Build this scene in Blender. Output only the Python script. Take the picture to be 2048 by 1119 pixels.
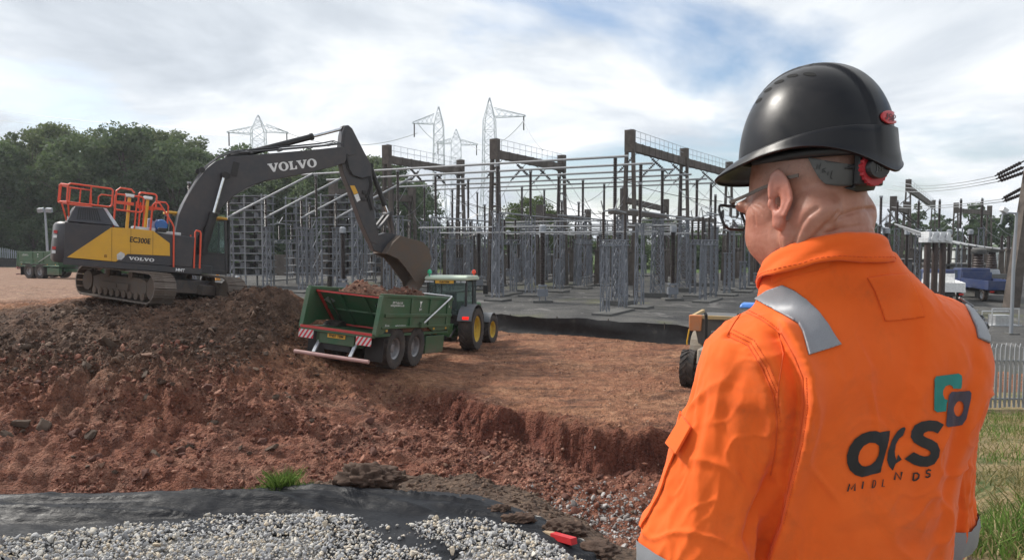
import bpy, bmesh, math, random
import numpy as np
from mathutils import Vector, Matrix, Euler
from mathutils.bvhtree import BVHTree
random.seed(7)
RNG = np.random.default_rng(11)
R = math.radians
for o in list(bpy.data.objects):
    bpy.data.objects.remove(o)
SC = bpy.context.scene
COL = SC.collection
# ---------------------------------------------------------------- camera
FPX, HOR, CZ = 1450.0, 480.0, 4.45          # focal length and horizon row (2048 px wide frame), eye height
PIT = math.atan((559.5 - HOR) / FPX)
CP, SP = math.cos(PIT), math.sin(PIT)
cam_d = bpy.data.cameras.new('camera')
cam = bpy.data.objects.new('camera', cam_d)
COL.objects.link(cam)
cam.location = (0, 0, CZ)
cam.rotation_euler = (math.pi / 2 - PIT, 0, 0)
cam_d.sensor_width = 36
cam_d.lens = FPX / 2048 * 36
cam_d.clip_start = 0.05
cam_d.clip_end = 6000
SC.camera = cam
# ---------------------------------------------------------------- sky, sun, exposure
SUN_AZ, SUN_EL = R(-62), R(42)             # azimuth from straight ahead (negative: left)
W = bpy.data.worlds.new('World')
SC.world = W
W.use_nodes = True
wt = W.node_tree
wt.nodes.clear()
def wn(t, **k):
    n = wt.nodes.new(t)
    for a, b in k.items():
        setattr(n, a, b)
    return n
sky = wn('ShaderNodeTexSky', sky_type='NISHITA')
sky.sun_disc = False
sky.sun_elevation = SUN_EL
sky.sun_rotation = SUN_AZ
sky.air_density = 1.0
sky.dust_density = 1.2
sky.ozone_density = 1.6
bgs = wn('ShaderNodeBackground')
bgs.inputs[1].default_value = 0.105
wt.links.new(sky.outputs[0], bgs.inputs[0])
# cloud deck: noise on the view direction flattened on to a plane overhead
tc = wn('ShaderNodeTexCoord')
sep = wn('ShaderNodeSeparateXYZ')
wt.links.new(tc.outputs['Generated'], sep.inputs[0])
def wm(op, a, b=None, c=None, clamp=False):
    n = wn('ShaderNodeMath', operation=op)
    n.use_clamp = clamp
    for i, v in enumerate((a, b, c)):
        if v is None:
            continue
        if isinstance(v, (int, float)):
            n.inputs[i].default_value = v
        else:
            wt.links.new(v, n.inputs[i])
    return n.outputs[0]
zc = wm('ADD', wm('MAXIMUM', sep.outputs[2], 0.0), 0.16)
cx = wm('DIVIDE', sep.outputs[0], zc)
cy = wm('DIVIDE', sep.outputs[1], zc)
cmb = wn('ShaderNodeCombineXYZ')
wt.links.new(cx, cmb.inputs[0]); wt.links.new(cy, cmb.inputs[1])
def cloud_noise(scale, detail, rough, dist, off):
    mp = wn('ShaderNodeMapping')
    mp.inputs['Location'].default_value = off
    wt.links.new(cmb.outputs[0], mp.inputs[0])
    n = wn('ShaderNodeTexNoise')
    n.inputs['Scale'].default_value = scale
    n.inputs['Detail'].default_value = detail
    n.inputs['Roughness'].default_value = rough
    n.inputs['Distortion'].default_value = dist
    wt.links.new(mp.outputs[0], n.inputs['Vector'])
    return n.outputs[0]
def wramp(v, stops):
    n = wn('ShaderNodeValToRGB')
    el = n.color_ramp.elements
    while len(el) < len(stops):
        el.new(0.5)
    for e, (p, c) in zip(el, stops):
        e.position = p
        e.color = (*c, 1) if len(c) == 3 else c
    wt.links.new(v, n.inputs[0])
    return n.outputs[0]
CLOUD_OFF = (3.1, 1.7, 0.0)
cover = wramp(cloud_noise(0.62, 7, 0.55, 0.35, CLOUD_OFF), [(0.365, (0, 0, 0)), (0.485, (1, 1, 1))])
shade = cloud_noise(0.9, 8, 0.58, 0.5, (7.3, 2.2, 0))
ccol = wramp(shade, [(0.28, (0.42, 0.465, 0.525)), (0.42, (0.57, 0.615, 0.67)), (0.54, (0.76, 0.79, 0.82)), (0.66, (1.0, 1.0, 1.0))])
bgc = wn('ShaderNodeBackground')
bgc.inputs[1].default_value = 0.90
wt.links.new(ccol, bgc.inputs[0])
mixw = wn('ShaderNodeMixShader')
wt.links.new(cover, mixw.inputs[0])
wt.links.new(bgs.outputs[0], mixw.inputs[1])
wt.links.new(bgc.outputs[0], mixw.inputs[2])
wo = wn('ShaderNodeOutputWorld')
wt.links.new(mixw.outputs[0], wo.inputs[0])
sun_d = bpy.data.lights.new('sun', 'SUN')
sun_d.energy = 3.0
sun_d.angle = R(10)
sun_d.color = (1.0, 0.95, 0.87)
sun = bpy.data.objects.new('sun', sun_d)
COL.objects.link(sun)
sdir = Vector((math.sin(SUN_AZ) * math.cos(SUN_EL), math.cos(SUN_AZ) * math.cos(SUN_EL), math.sin(SUN_EL)))
sun.rotation_euler = sdir.to_track_quat('Z', 'Y').to_euler()
vs = SC.view_settings
vs.view_transform = 'Standard'
vs.look = 'None'
vs.exposure = 0.55
vs.gamma = 1.0
vs.use_curve_mapping = False
SC.cycles.use_denoising = True
SC.cycles.max_bounces = 6
SC.cycles.transparent_max_bounces = 8
# ---------------------------------------------------------------- helpers
def at(px, py, Y=None, z=None):
    """World point seen at a photo pixel, at forward distance Y or at height z."""
    u = (px - 1024) / FPX; v = (559.5 - py) / FPX
    d = Vector((u, CP + v * SP, -SP + v * CP))
    t = Y / d.y if Y is not None else (z - CZ) / d.z
    return Vector((0, 0, CZ)) + d * t
def pixray(px, py):
    u = (px - 1024) / FPX; v = (559.5 - py) / FPX
    return Vector((0, 0, CZ)), Vector((u, CP + v * SP, -SP + v * CP)).normalized()
def tag(o, label=None, cat=None, group=None, kind=None):
    if label: o['label'] = label
    if cat: o['category'] = cat
    if group: o['group'] = group
    if kind: o['kind'] = kind
    return o
def empty(name, loc=(0, 0, 0), rz=0.0, label=None, cat=None, group=None, mat=None):
    o = bpy.data.objects.new(name, None)
    COL.objects.link(o)
    o.empty_display_size = 0.3
    if mat is not None:
        o.matrix_world = mat
    else:
        o.location = loc; o.rotation_euler = (0, 0, rz)
    return tag(o, label, cat, group)
def link(name, me, parent=None, m=None):
    o = bpy.data.objects.new(name, me)
    COL.objects.link(o)
    if parent is not None: o.parent = parent
    if m is not None and not me.materials: me.materials.append(m)
    return o
KIDS = {}
def dup(root, loc=None, rz=None, label=None, group=None, mat=None):
    r = root.copy(); COL.objects.link(r)
    if mat is not None: r.matrix_world = mat
    if loc is not None: r.location = loc
    if rz is not None: r.rotation_euler = (0, 0, rz)
    if label: r['label'] = label
    if group: r['group'] = group
    if root.name not in KIDS:
        KIDS[root.name] = [(c, [g for g in bpy.data.objects if g.parent == c]) for c in bpy.data.objects if c.parent == root]
    for ch, gs in KIDS[root.name]:
        c = ch.copy(); COL.objects.link(c); c.parent = r
        for g in gs:
            d = g.copy(); COL.objects.link(d); d.parent = c
    return r
class MB:
    """Collects shapes and links them as one mesh object."""
    def __init__(s): s.v = []; s.f = []; s.mi = []; s.cur = 0
    def add(s, vs, fs):
        b = len(s.v)
        s.v.extend([tuple(p) for p in vs])
        s.f.extend([tuple(b + i for i in f) for f in fs])
        s.mi.extend([s.cur] * len(fs))
        return s
    def box(s, c, size, rot=None):
        x, y, z = (k / 2 for k in size)
        p = [Vector((a * x, b * y, d * z)) for d in (-1, 1) for b in (-1, 1) for a in (-1, 1)]
        if rot is not None: p = [rot @ q for q in p]
        c = Vector(c)
        return s.add([q + c for q in p], [(0, 2, 3, 1), (4, 5, 7, 6), (0, 1, 5, 4), (2, 6, 7, 3), (0, 4, 6, 2), (1, 3, 7, 5)])
    def bb(s, lo, hi):
        return s.box([(a + b) / 2 for a, b in zip(lo, hi)], [abs(b - a) for a, b in zip(lo, hi)])
    def hexa(s, p):
        """Eight corners, bottom ring then top ring, each anticlockwise."""
        return s.add(p, [(3, 2, 1, 0), (4, 5, 6, 7), (0, 1, 5, 4), (1, 2, 6, 5), (2, 3, 7, 6), (3, 0, 4, 7)])
    def prism(s, poly, fn, a, b):
        """2D outline extruded between a and b; fn(x, y, t) -> 3D."""
        n = len(poly)
        vs = [fn(x, y, a) for x, y in poly] + [fn(x, y, b) for x, y in poly]
        fs = [tuple(range(n - 1, -1, -1)), tuple(range(n, 2 * n))] + [(i, (i + 1) % n, n + (i + 1) % n, n + i) for i in range(n)]
        return s.add(vs, fs)
    def bar(s, a, b, w, h=None, up=(0, 0, 1)):
        a = Vector(a); b = Vector(b); d = (b - a)
        if d.length < 1e-6: return s
        d.normalize(); u = Vector(up)
        if abs(d.dot(u)) > 0.98: u = Vector((1, 0, 0))
        x = d.cross(u).normalized() * w / 2; y = x.normalized().cross(d).normalized() * (h or w) / 2
        ring = [-x - y, x - y, x + y, -x + y]
        return s.hexa([a + q for q in ring] + [b + q for q in ring])
    def tube(s, pts, r, n=8, caps=True, closed=False):
        pts = [Vector(p) for p in pts]
        m = len(pts)
        rs = r if isinstance(r, (list, tuple)) else [r] * m
        prev = None; vs = []
        for i, p in enumerate(pts):
            if closed: t = pts[(i + 1) % m] - pts[i - 1]
            else: t = pts[min(i + 1, m - 1)] - pts[max(i - 1, 0)]
            t = t.normalized() if t.length > 1e-9 else Vector((0, 0, 1))
            if prev is None:
                u = Vector((0, 0, 1)) if abs(t.z) < 0.9 else Vector((1, 0, 0))
                x = t.cross(u).normalized()
            else:
                x = prev - t * prev.dot(t)
                x = x.normalized() if x.length > 1e-6 else t.orthogonal().normalized()
            prev = x; y = t.cross(x)
            vs += [p + (x * math.cos(k * 2 * math.pi / n) + y * math.sin(k * 2 * math.pi / n)) * rs[i] for k in range(n)]
        fs = []
        for i in range(m if closed else m - 1):
            j = (i + 1) % m
            fs += [(i * n + k, i * n + (k + 1) % n, j * n + (k + 1) % n, j * n + k) for k in range(n)]
        if caps and not closed: fs += [tuple(range(n - 1, -1, -1)), tuple(range((m - 1) * n, m * n))]
        return s.add(vs, fs)
    def lathe(s, prof, n=20, origin=(0, 0, 0), axis='z', caps=True):
        """prof: list of (radius, height along axis)."""
        o = Vector(origin); vs = []
        for r, h in prof:
            for k in range(n):
                a = 2 * math.pi * k / n
                c, d = r * math.cos(a), r * math.sin(a)
                vs.append(o + Vector({'z': (c, d, h), 'y': (d, h, c), 'x': (h, c, d)}[axis]))
        m = len(prof)
        fs = [(i * n + k, i * n + (k + 1) % n, (i + 1) * n + (k + 1) % n, (i + 1) * n + k) for i in range(m - 1) for k in range(n)]
        if caps: fs += [tuple(range(n - 1, -1, -1)), tuple(range((m - 1) * n, m * n))]
        return s.add(vs, fs)
    def xform(s, M):
        s.v = [tuple(M @ Vector(p)) for p in s.v]; return s
    def mesh(s, name, mats, smooth=35):
        me = bpy.data.meshes.new(name)
        me.from_pydata(s.v, [], s.f)
        for m in (mats if isinstance(mats, (list, tuple)) else [mats]): me.materials.append(m)
        if any(s.mi): me.polygons.foreach_set('material_index', s.mi)
        bm = bmesh.new(); bm.from_mesh(me)
        bmesh.ops.recalc_face_normals(bm, faces=bm.faces)
        bm.to_mesh(me); bm.free()
        if smooth:
            me.shade_smooth()
            me.set_sharp_from_angle(angle=R(smooth))
        return me
    def build(s, name, mats, parent=None, smooth=35, bevel=0, loc=None):
        o = link(name, s.mesh(name, mats, smooth), parent)
        if loc is not None: o.location = loc
        if bevel:
            b = o.modifiers.new('bevel', 'BEVEL'); b.width = bevel; b.segments = 2; b.limit_method = 'ANGLE'; b.angle_limit = R(40)
        return o
def np_mesh(name, V, Fa, mats=None, smooth=False, matidx=None, attrs=None):
    """Fast mesh from numpy arrays: V (n,3), Fa (m,k) with k = 3 or 4."""
    me = bpy.data.meshes.new(name)
    V = np.asarray(V, np.float32); Fa = np.asarray(Fa, np.int32); k = Fa.shape[1]
    me.vertices.add(len(V)); me.vertices.foreach_set('co', V.ravel())
    me.loops.add(Fa.size); me.loops.foreach_set('vertex_index', Fa.ravel())
    me.polygons.add(len(Fa)); me.polygons.foreach_set('loop_start', np.arange(len(Fa), dtype=np.int32) * k)
    if smooth: me.polygons.foreach_set('use_smooth', np.ones(len(Fa), bool))
    if matidx is not None: me.polygons.foreach_set('material_index', np.asarray(matidx, np.int32))
    for nm, arr in (attrs or {}).items():
        a = me.attributes.new(nm, 'FLOAT', 'POINT'); a.data.foreach_set('value', np.asarray(arr, np.float32))
    me.update(calc_edges=True)
    for m in (mats or []): me.materials.append(m)
    return me
# -------- numpy gradient noise
_P = np.random.default_rng(3).permutation(256); _P = np.concatenate([_P, _P, _P])
_G = np.random.default_rng(5).normal(size=(256, 3)); _G /= np.linalg.norm(_G, axis=1)[:, None]
def pnoise(x, y, z=0.0):
    x, y, z = np.broadcast_arrays(np.asarray(x, float), y, z)
    xi = np.floor(x).astype(int); yi = np.floor(y).astype(int); zi = np.floor(z).astype(int)
    xf, yf, zf = x - xi, y - yi, z - zi
    f = lambda t: t * t * t * (t * (t * 6 - 15) + 10)
    u, v, w = f(xf), f(yf), f(zf); xi &= 255; yi &= 255; zi &= 255
    def g(a, b, c):
        h = _P[_P[_P[xi + a] + yi + b] + zi + c]
        q = _G[h]
        return q[..., 0] * (xf - a) + q[..., 1] * (yf - b) + q[..., 2] * (zf - c)
    l = lambda t, a, b: a + t * (b - a)
    return 1.5 * l(w, l(v, l(u, g(0, 0, 0), g(1, 0, 0)), l(u, g(0, 1, 0), g(1, 1, 0))), l(v, l(u, g(0, 0, 1), g(1, 0, 1)), l(u, g(0, 1, 1), g(1, 1, 1))))
def fbm(x, y, z=0.0, o=4, g=0.5):
    s = 0; a = 1.0; f = 1.0
    for i in range(o):
        s = s + a * pnoise(np.asarray(x) * f + 17.3 * i, np.asarray(y) * f - 9.1 * i, np.asarray(z) * f + 4.7 * i)
        a *= g; f *= 2.03
    return s
def sstep(a, b, x):
    t = np.clip((x - a) / (b - a), 0, 1); return t * t * (3 - 2 * t)
# -------- materials
class Mat:
    def __init__(s, name):
        s.m = bpy.data.materials.new(name); s.m.use_nodes = True
        s.t = s.m.node_tree; s.b = s.t.nodes['Principled BSDF']; s._co = None
    def n(s, t, **k):
        n = s.t.nodes.new(t)
        for a, b in k.items(): setattr(n, a, b)
        return n
    def l(s, a, b): s.t.links.new(a, b)
    def co(s, kind='Object'):
        if s._co is None: s._co = s.n('ShaderNodeTexCoord')
        return s._co.outputs[kind]
    def geo(s): return s.n('ShaderNodeNewGeometry').outputs['Position']
    def noise(s, scale, detail=4, rough=0.55, dist=0.0, vec=None, sc3=None):
        n = s.n('ShaderNodeTexNoise')
        for k, v in (('Scale', scale), ('Detail', detail), ('Roughness', rough), ('Distortion', dist)): n.inputs[k].default_value = v
        v = vec if vec is not None else s.co()
        if sc3 is not None:
            mp = s.n('ShaderNodeMapping'); mp.inputs['Scale'].default_value = sc3; s.l(v, mp.inputs[0]); v = mp.outputs[0]
        s.l(v, n.inputs['Vector']); return n.outputs[0]
    def voro(s, scale, feature='F1', vec=None, rnd=1.0):
        n = s.n('ShaderNodeTexVoronoi', feature=feature); n.inputs['Scale'].default_value = scale; n.inputs['Randomness'].default_value = rnd
        s.l(vec if vec is not None else s.co(), n.inputs['Vector']); return n
    def ramp(s, v, stops):
        n = s.n('ShaderNodeValToRGB'); el = n.color_ramp.elements
        while len(el) < len(stops): el.new(0.5)
        for e, (p, c) in zip(el, stops):
            e.position = p
            if isinstance(c, (int, float)): c = (c, c, c)
            e.color = (*c[:3], 1)
        s.l(v, n.inputs[0]); return n.outputs[0]
    def mix(s, f, a, b, mode='MIX'):
        n = s.n('ShaderNodeMix', data_type='RGBA', blend_type=mode)
        for i, v in ((0, f), (6, a), (7, b)):
            if isinstance(v, (int, float)): n.inputs[i].default_value = v
            elif isinstance(v, tuple): n.inputs[i].default_value = (*v[:3], 1)
            else: s.l(v, n.inputs[i])
        return n.outputs[2]
    def math(s, op, a, b=None, clamp=False):
        n = s.n('ShaderNodeMath', operation=op); n.use_clamp = clamp
        for i, v in ((0, a), (1, b)):
            if v is None: continue
            if isinstance(v, (int, float)): n.inputs[i].default_value = v
            else: s.l(v, n.inputs[i])
        return n.outputs[0]
    def attr(s, name):
        n = s.n('ShaderNodeAttribute'); n.attribute_name = name; return n.outputs['Fac']
    def set(s, **k):
        for a, v in k.items():
            i = s.b.inputs[{'color': 'Base Color', 'rough': 'Roughness', 'metal': 'Metallic', 'spec': 'Specular IOR Level', 'coat': 'Coat Weight', 'coatr': 'Coat Roughness',
                            'trans': 'Transmission Weight', 'ior': 'IOR', 'sss': 'Subsurface Weight', 'sheen': 'Sheen Weight', 'emit': 'Emission Color', 'emits': 'Emission Strength', 'alpha': 'Alpha'}[a]]
            if isinstance(v, (int, float)): i.default_value = v
            elif isinstance(v, tuple): i.default_value = (*v[:3], 1)
            else: s.l(v, i)
        return s
    def bump(s, h, strength=0.3, dist=0.01, normal=None):
        n = s.n('ShaderNodeBump'); n.inputs['Strength'].default_value = strength; n.inputs['Distance'].default_value = dist
        s.l(h, n.inputs['Height'])
        if normal is not None: s.l(normal, n.inputs['Normal'])
        s.l(n.outputs[0], s.b.inputs['Normal']); return n.outputs[0]
DUST = (0.24, 0.15, 0.10)
def paint(name, c, rough=0.45, dirt=0.35, dirtc=DUST, scale=3.0, metal=0.0, bump=0.08, spec=0.5, mud=None):
    """Painted or bare metal with dust and streaks."""
    M = Mat(name)
    a = M.noise(scale, 6, 0.65)
    b = M.noise(scale * 5, 5, 0.6)
    f = M.math('MULTIPLY', M.ramp(a, [(0.38, 0.0), (0.72, 1.0)]), dirt)
    f = M.math('ADD', f, M.math('MULTIPLY', M.ramp(b, [(0.5, 0.0), (0.8, 1.0)]), dirt * 0.4), clamp=True)
    if mud:                                   # splashed mud: thick near the ground, patchy higher up
        sx = M.n('ShaderNodeSeparateXYZ'); M.l(M.co(), sx.inputs[0])
        h = M.math('ADD', M.math('MULTIPLY', sx.outputs[2], -1.0 / mud), M.math('MULTIPLY', M.noise(2.4, 7, .72, .6), 1.7))
        f = M.math('MAXIMUM', f, M.math('MULTIPLY', M.ramp(h, [(.10, 0.0), (.55, 1.0)]), .85))
    M.set(color=M.mix(f, c, dirtc), rough=M.math('ADD', M.math('MULTIPLY', f, 0.4), rough, clamp=True), metal=metal, spec=spec)
    if bump: M.bump(b, bump, 0.01)
    return M.m
def flat(name, c, rough=0.6, metal=0.0, **k):
    M = Mat(name); n = M.noise(9, 3)
    M.set(color=M.mix(M.ramp(n, [(0.3, 0.0), (0.7, 1.0)]), tuple(x * 0.82 for x in c), tuple(min(1, x * 1.08) for x in c)), rough=rough, metal=metal, **k)
    return M.m
# ================================================================ TERRAIN
UP = np.array([
 (-4.86,22.83,.50),(-3.8,22.4,.40),(-6.2,23.3,.66),(-3.4,27.5,.08),(-2.6,29.8,-.06),(-1.5,33,-.12),(-5.2,21.0,.35),(-3.2,20.6,.25),
 (0,20,.02),(3,16.5,0),(6,14.5,0),(8,20,0),(8,30,0),(3,25,0),(1,31,0),(0,35,0),(15,30,0),(15,20,-.3),(20,14,-.5),(20,35,0),(3,21,.0),
 (-12.2,25,2.36),(-14.7,25.1,2.36),(-11.1,22.7,2.36),(-9.6,24.85,2.30),(-13.4,27,2.36),(-10.9,27.2,2.3),(-9.0,28.5,1.7),(-12.9,23.9,2.36),(-16,27,2.3),
 (-7.9,24.5,3.05),(-7.3,25.5,2.6),(-8.6,23.3,2.6),(-6.9,24.2,1.5),(-6.5,22.2,.95),(-7.6,22.2,1.6),
 (-14.5,22.4,2.25),(-17.5,25.2,2.0),(-22,27,2.0),(-9.3,21.9,2.1),(-16,23.2,1.95),(-12,21.9,2.25),
 (-11,18.6,1.3),(-8,18.6,1.2),(-14,18.8,1.35),(-18,20,1.4),(-23,20,1.4),(-11,17,.95),(-7,17,.75),(-15,16.6,1.0),(-20,16,1.0),(-5,17,.6),
 (-9,15,.4),(-13,14.5,.5),(-18,13,.5),(-5,15,.15),(-2,16,.0),(0,14,-.05),(-9,12,.25),(-4,12,.05),(0,11,-.05),(3,12,0),(-14,11,.3),(-22,11,.5),(5,11,0),(10,10,0),
 (-20,32,1.9),(-26,40,1.7),(-15,34,1.75),(-30,30,1.9),(-41,64,1.12),(-60,90,1.0),(-30,55,1.3),(-20,46,.9),(-10,34,.7),(-6,38,.1),(-13,45,.35),(-22,60,.5),(-34,80,.8),(-10,60,0),(-40,45,1.5),(-55,60,1.2),(-5,30,.15),(-6.5,27,.55),
], float)
def _tps_fit(P, reg=0.02):
    n = len(P); d = np.linalg.norm(P[:, None, :2] - P[None, :, :2], axis=2)
    K = np.where(d > 0, d * d * np.log(d + 1e-9), 0) + reg * np.eye(n)
    A = np.zeros((n + 3, n + 3)); A[:n, :n] = K; A[:n, n] = 1; A[:n, n + 1:] = P[:, :2]; A[n:, :n] = A[:n, n:].T
    return np.linalg.solve(A, np.concatenate([P[:, 2], np.zeros(3)]))
UPS = UP / [10, 10, 1]
TPS = _tps_fit(UPS)
def _tps(X, Y):
    X = np.asarray(X) / 10; Y = np.asarray(Y) / 10
    z = TPS[-3] + TPS[-2] * X + TPS[-1] * Y
    for (a, b, _), w in zip(UPS, TPS):
        d2 = (X - a) ** 2 + (Y - b) ** 2 + 1e-12
        z = z + w * 0.5 * d2 * np.log(d2)
    return z
CUT = np.array([(-60,18.5),(-20,18.6),(-12,18.9),(-7,19.9),(-5.5,20.5),(-3.5,20.9),(-1.9,20.4),(-.6,19.0),(.25,18.6),(1.2,17.2),(2.6,16.5),(3.9,16.1),(8,14.5),(14,12),(40,6)], float)
def cutdist(X, Y):
    best = np.full(np.shape(X), 1e9); sg = np.zeros(np.shape(X))
    for (x0, y0), (x1, y1) in zip(CUT[:-1], CUT[1:]):
        dx, dy = x1 - x0, y1 - y0; L2 = dx * dx + dy * dy
        t = np.clip(((X - x0) * dx + (Y - y0) * dy) / L2, 0, 1)
        d = np.hypot(X - x0 - t * dx, Y - y0 - t * dy)
        s = -(dx * (Y - y0) - dy * (X - x0))
        m = d < best
        best = np.where(m, d, best); sg = np.where(m, np.sign(s), sg)
    return best * sg                       # positive on the pit side
CREST = np.array([(-40,4.25),(-3,4.25),(-1.9,4.32),(-1.2,4.42),(-.3,4.32),(.2,3.95),(.6,3.2),(1.2,2.7),(2,3.0),(3,3.3),(30,3.3)], float)
def bank(X, Y):
    e = Y - np.interp(X, CREST[:, 0], CREST[:, 1])
    g = sstep(0, 1.4, X - .30 * Y - 1.0)
    lw = .12 + .98 * sstep(-1.75, -1.2, X); steep = np.where(e < 0, 0, np.where(e < lw, .2 * e, .2 * lw + .85 * (e - lw)))
    gentle = np.where(e < 0, 0, .19 * e)
    return 2.86 - steep * (1 - g) - gentle * g
FENCE_LINE = [(30,19.5),(20,23.5),(14,27),(7.53,30.7),(-.96,35.8),(-9,41.5),(-25,63),(-62,94),(-120,140)]
FL = np.array(FENCE_LINE)
def yardside(X, Y):
    return Y - np.interp(X, FL[::-1, 0], FL[::-1, 1])
def masks(X, Y):
    s = cutdist(X, Y) + .35 * fbm(X * .9, Y * .9, 3.3, 3) * sstep(-3, 0, X) + .5 * fbm(X * .35, Y * .35, 7, 3) + (.22 * np.abs(fbm(X * 2.6, Y * 2.6, 31, 2)) + .10 * fbm(X * 6, Y * 6, 8, 2)) * sstep(-3.5, -1, X)
    wd = .20 + 2.6 * sstep(-1.8, -4.2, X)
    return s, sstep(-wd, wd, s)
def height(X, Y, fine=True):
    X = np.asarray(X, float); Y = np.asarray(Y, float)
    inside = sstep(30, 24, np.abs(X + 8)) * sstep(4, 9, Y) * sstep(75, 60, Y)
    U = _tps(np.clip(X, -62, 22), np.clip(Y, 8, 92))
    far = 1.05 * sstep(-14, -34, X - .0) * sstep(140, 95, Y) - .55 * sstep(10, 24, X) * sstep(26, 14, Y)
    ys = yardside(X, Y)
    w_in = sstep(48, 40, np.abs(X + 12)) * sstep(78, 62, Y)
    U = np.clip(U, -.7, 3.2)
    U = far * (1 - w_in) + U * w_in
    U = U * sstep(3.0, -1.5, ys)
    s, m = masks(X, Y)
    D = .8 + .12 * fbm(X * .3, Y * .3, 1.1, 2)
    near = sstep(30, 24, Y)
    z = U - D * m * near * sstep(-34, -24, X) * sstep(19, 12, X)
    moundy = sstep(.35, 1.2, U) * near * sstep(-6.3, -7.6, X + 0 * Y)
    face = np.exp(-(s / .6) ** 2) * near
    heap = np.exp(-(((X + 7.6) / 1.6) ** 2 + ((Y - 24) / 2.0) ** 2))
    pitm = m * near
    work = sstep(1.5, -1, ys) * sstep(60, 45, Y)
    if fine:
        n1 = fbm(X * .55, Y * .55, 0, 4); n2 = fbm(X * 1.7, Y * 1.7, 5, 4); n3 = fbm(X * 4.6, Y * 4.6, 9, 3)
        rid = 1 - np.abs(fbm(X * 2.4, Y * 2.4, 2, 3))
        z = z + work * (.06 * n1 + .042 * n2 + .036 * n3)
        z = z + pitm * (.07 * n1 + .06 * n2 + .05 * n3 + .04 * (rid - .7)) + pitm * .075 * fbm(X * .45, (Y + .15 * X) * 2.1, 3, 3)
        yl = 17.9 + .7 * fbm(X * .35, 0 * Y, 2, 3) + .25 * fbm(X * 1.6, Y * 1.6, 6, 2); y2 = 15.5 + .6 * fbm(X * .3 + 5, 0 * Y, 4, 3) + .2 * fbm(X * 1.8, Y * 1.8, 2, 2)
        shelf = sstep(-3.0, -5.5, X) * pitm
        z = z - shelf * (.32 * sstep(.22, -.22, Y - yl) - .14 * sstep(2.2, .2, np.abs(Y - yl - .9)) + .20 * sstep(.18, -.18, Y - y2))
        slope = pitm * sstep(-4, -7, X) * sstep(16.8, 18.6, Y)
        z = z + slope * (.16 * n1 + .13 * n2 + .08 * n3)
        z = z + moundy * (.07 * n1 + .06 * n2 + .085 * n3 + .07 * (rid - .7)) + heap * (.13 * n2 + .08 * n3)
        z = z + face * (.08 * n2 + .07 * n3)
        # wheel ruts across the work area
        q = (X * .22 + Y * .975); rut = np.sin(q * 2.1 + .8 * n1) * np.sin(q * .63 + 1)
        z = z + work * (1 - pitm) * sstep(6, 10, Y) * .045 * rut
    b = bank(X, Y)
    if fine:
        b = b + sstep(.2, 2.2, Y - np.interp(X, CREST[:, 0], CREST[:, 1])) * (.10 * n2 + .06 * n3) * sstep(4, 2, X) + .02 * n2
    k = .18
    h = np.clip(.5 + .5 * (b - z) / k, 0, 1)
    zz = z * (1 - h) + b * h + k * h * (1 - h)
    nearY = sstep(26, 20, Y)
    return np.where(Y < 22, zz * nearY + np.maximum(z, b) * (1 - nearY), z)
def gz(x, y):
    return float(height(np.array([x]), np.array([y]))[0])
def axis_pts(segs):
    out = []
    for a, b, st in segs: out.append(np.arange(a, b, st))
    return np.unique(np.round(np.concatenate(out), 4))
gx = np.concatenate([-np.geomspace(700, 30, 28), axis_pts([(-29.5, -20, .35), (-20, -14, .12), (-14, 7, .075), (7, 12, .2), (12, 26, .6)]), np.geomspace(27, 700, 27)])
gy = np.concatenate([axis_pts([(-40, -4, 6), (-3, 3, .3), (3, 6.5, .06), (6.5, 12, .14), (12, 22, .062), (22, 30, .1), (30, 46, .3), (46, 100, 1.6)]), np.geomspace(101, 800, 28)])
GX, GY = np.meshgrid(gx, gy)
GZ = height(GX, GY)
# the yard surface is flat gravel with very slight relief, the distance level
nx, ny = len(gx), len(gy)
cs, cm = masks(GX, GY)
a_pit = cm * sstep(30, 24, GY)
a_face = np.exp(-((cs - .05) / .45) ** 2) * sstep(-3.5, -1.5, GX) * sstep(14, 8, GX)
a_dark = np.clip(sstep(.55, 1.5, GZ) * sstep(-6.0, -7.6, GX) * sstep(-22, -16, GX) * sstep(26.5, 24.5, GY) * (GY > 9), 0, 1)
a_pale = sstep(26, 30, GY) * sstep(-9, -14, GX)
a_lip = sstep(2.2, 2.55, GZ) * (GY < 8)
a_damp = sstep(.5, .9, fbm(GX * .25, GY * .25, 12, 3) + .45)
V = np.stack([GX, GY, GZ], -1).reshape(-1, 3)
ii = (np.arange(ny - 1)[:, None] * nx + np.arange(nx - 1)[None]).ravel()
FQ = np.stack([ii, ii + 1, ii + nx + 1, ii + nx], 1)
fcx = V[FQ].mean(1)
ysf = yardside(fcx[:, 0], fcx[:, 1])
crest_e = fcx[:, 1] - np.interp(fcx[:, 0], CREST[:, 0], CREST[:, 1])
reg = np.zeros(len(FQ), int)                           # 0 earth
reg[(ysf > 0.15)] = 1                                  # yard
reg[(fcx[:, 0] - .30 * fcx[:, 1] > 1.35) & (fcx[:, 1] < 22.5) & (ysf < 0)] = 2   # grass bank
reg[(ysf > 0.15) & ((np.abs(fcx[:, 0]) > 130) | (fcx[:, 1] > 98) | ((fcx[:, 0] < -20) & (fcx[:, 1] > 95)))] = 3    # fields
reg[(crest_e < .3) & (fcx[:, 0] < 2.0)] = 4            # gravel track on the bank
reg[(ysf <= .15) & (reg == 0) & ((fcx[:, 0] < -70) | (fcx[:, 0] > 34) | (fcx[:, 1] < -2))] = 3
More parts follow.
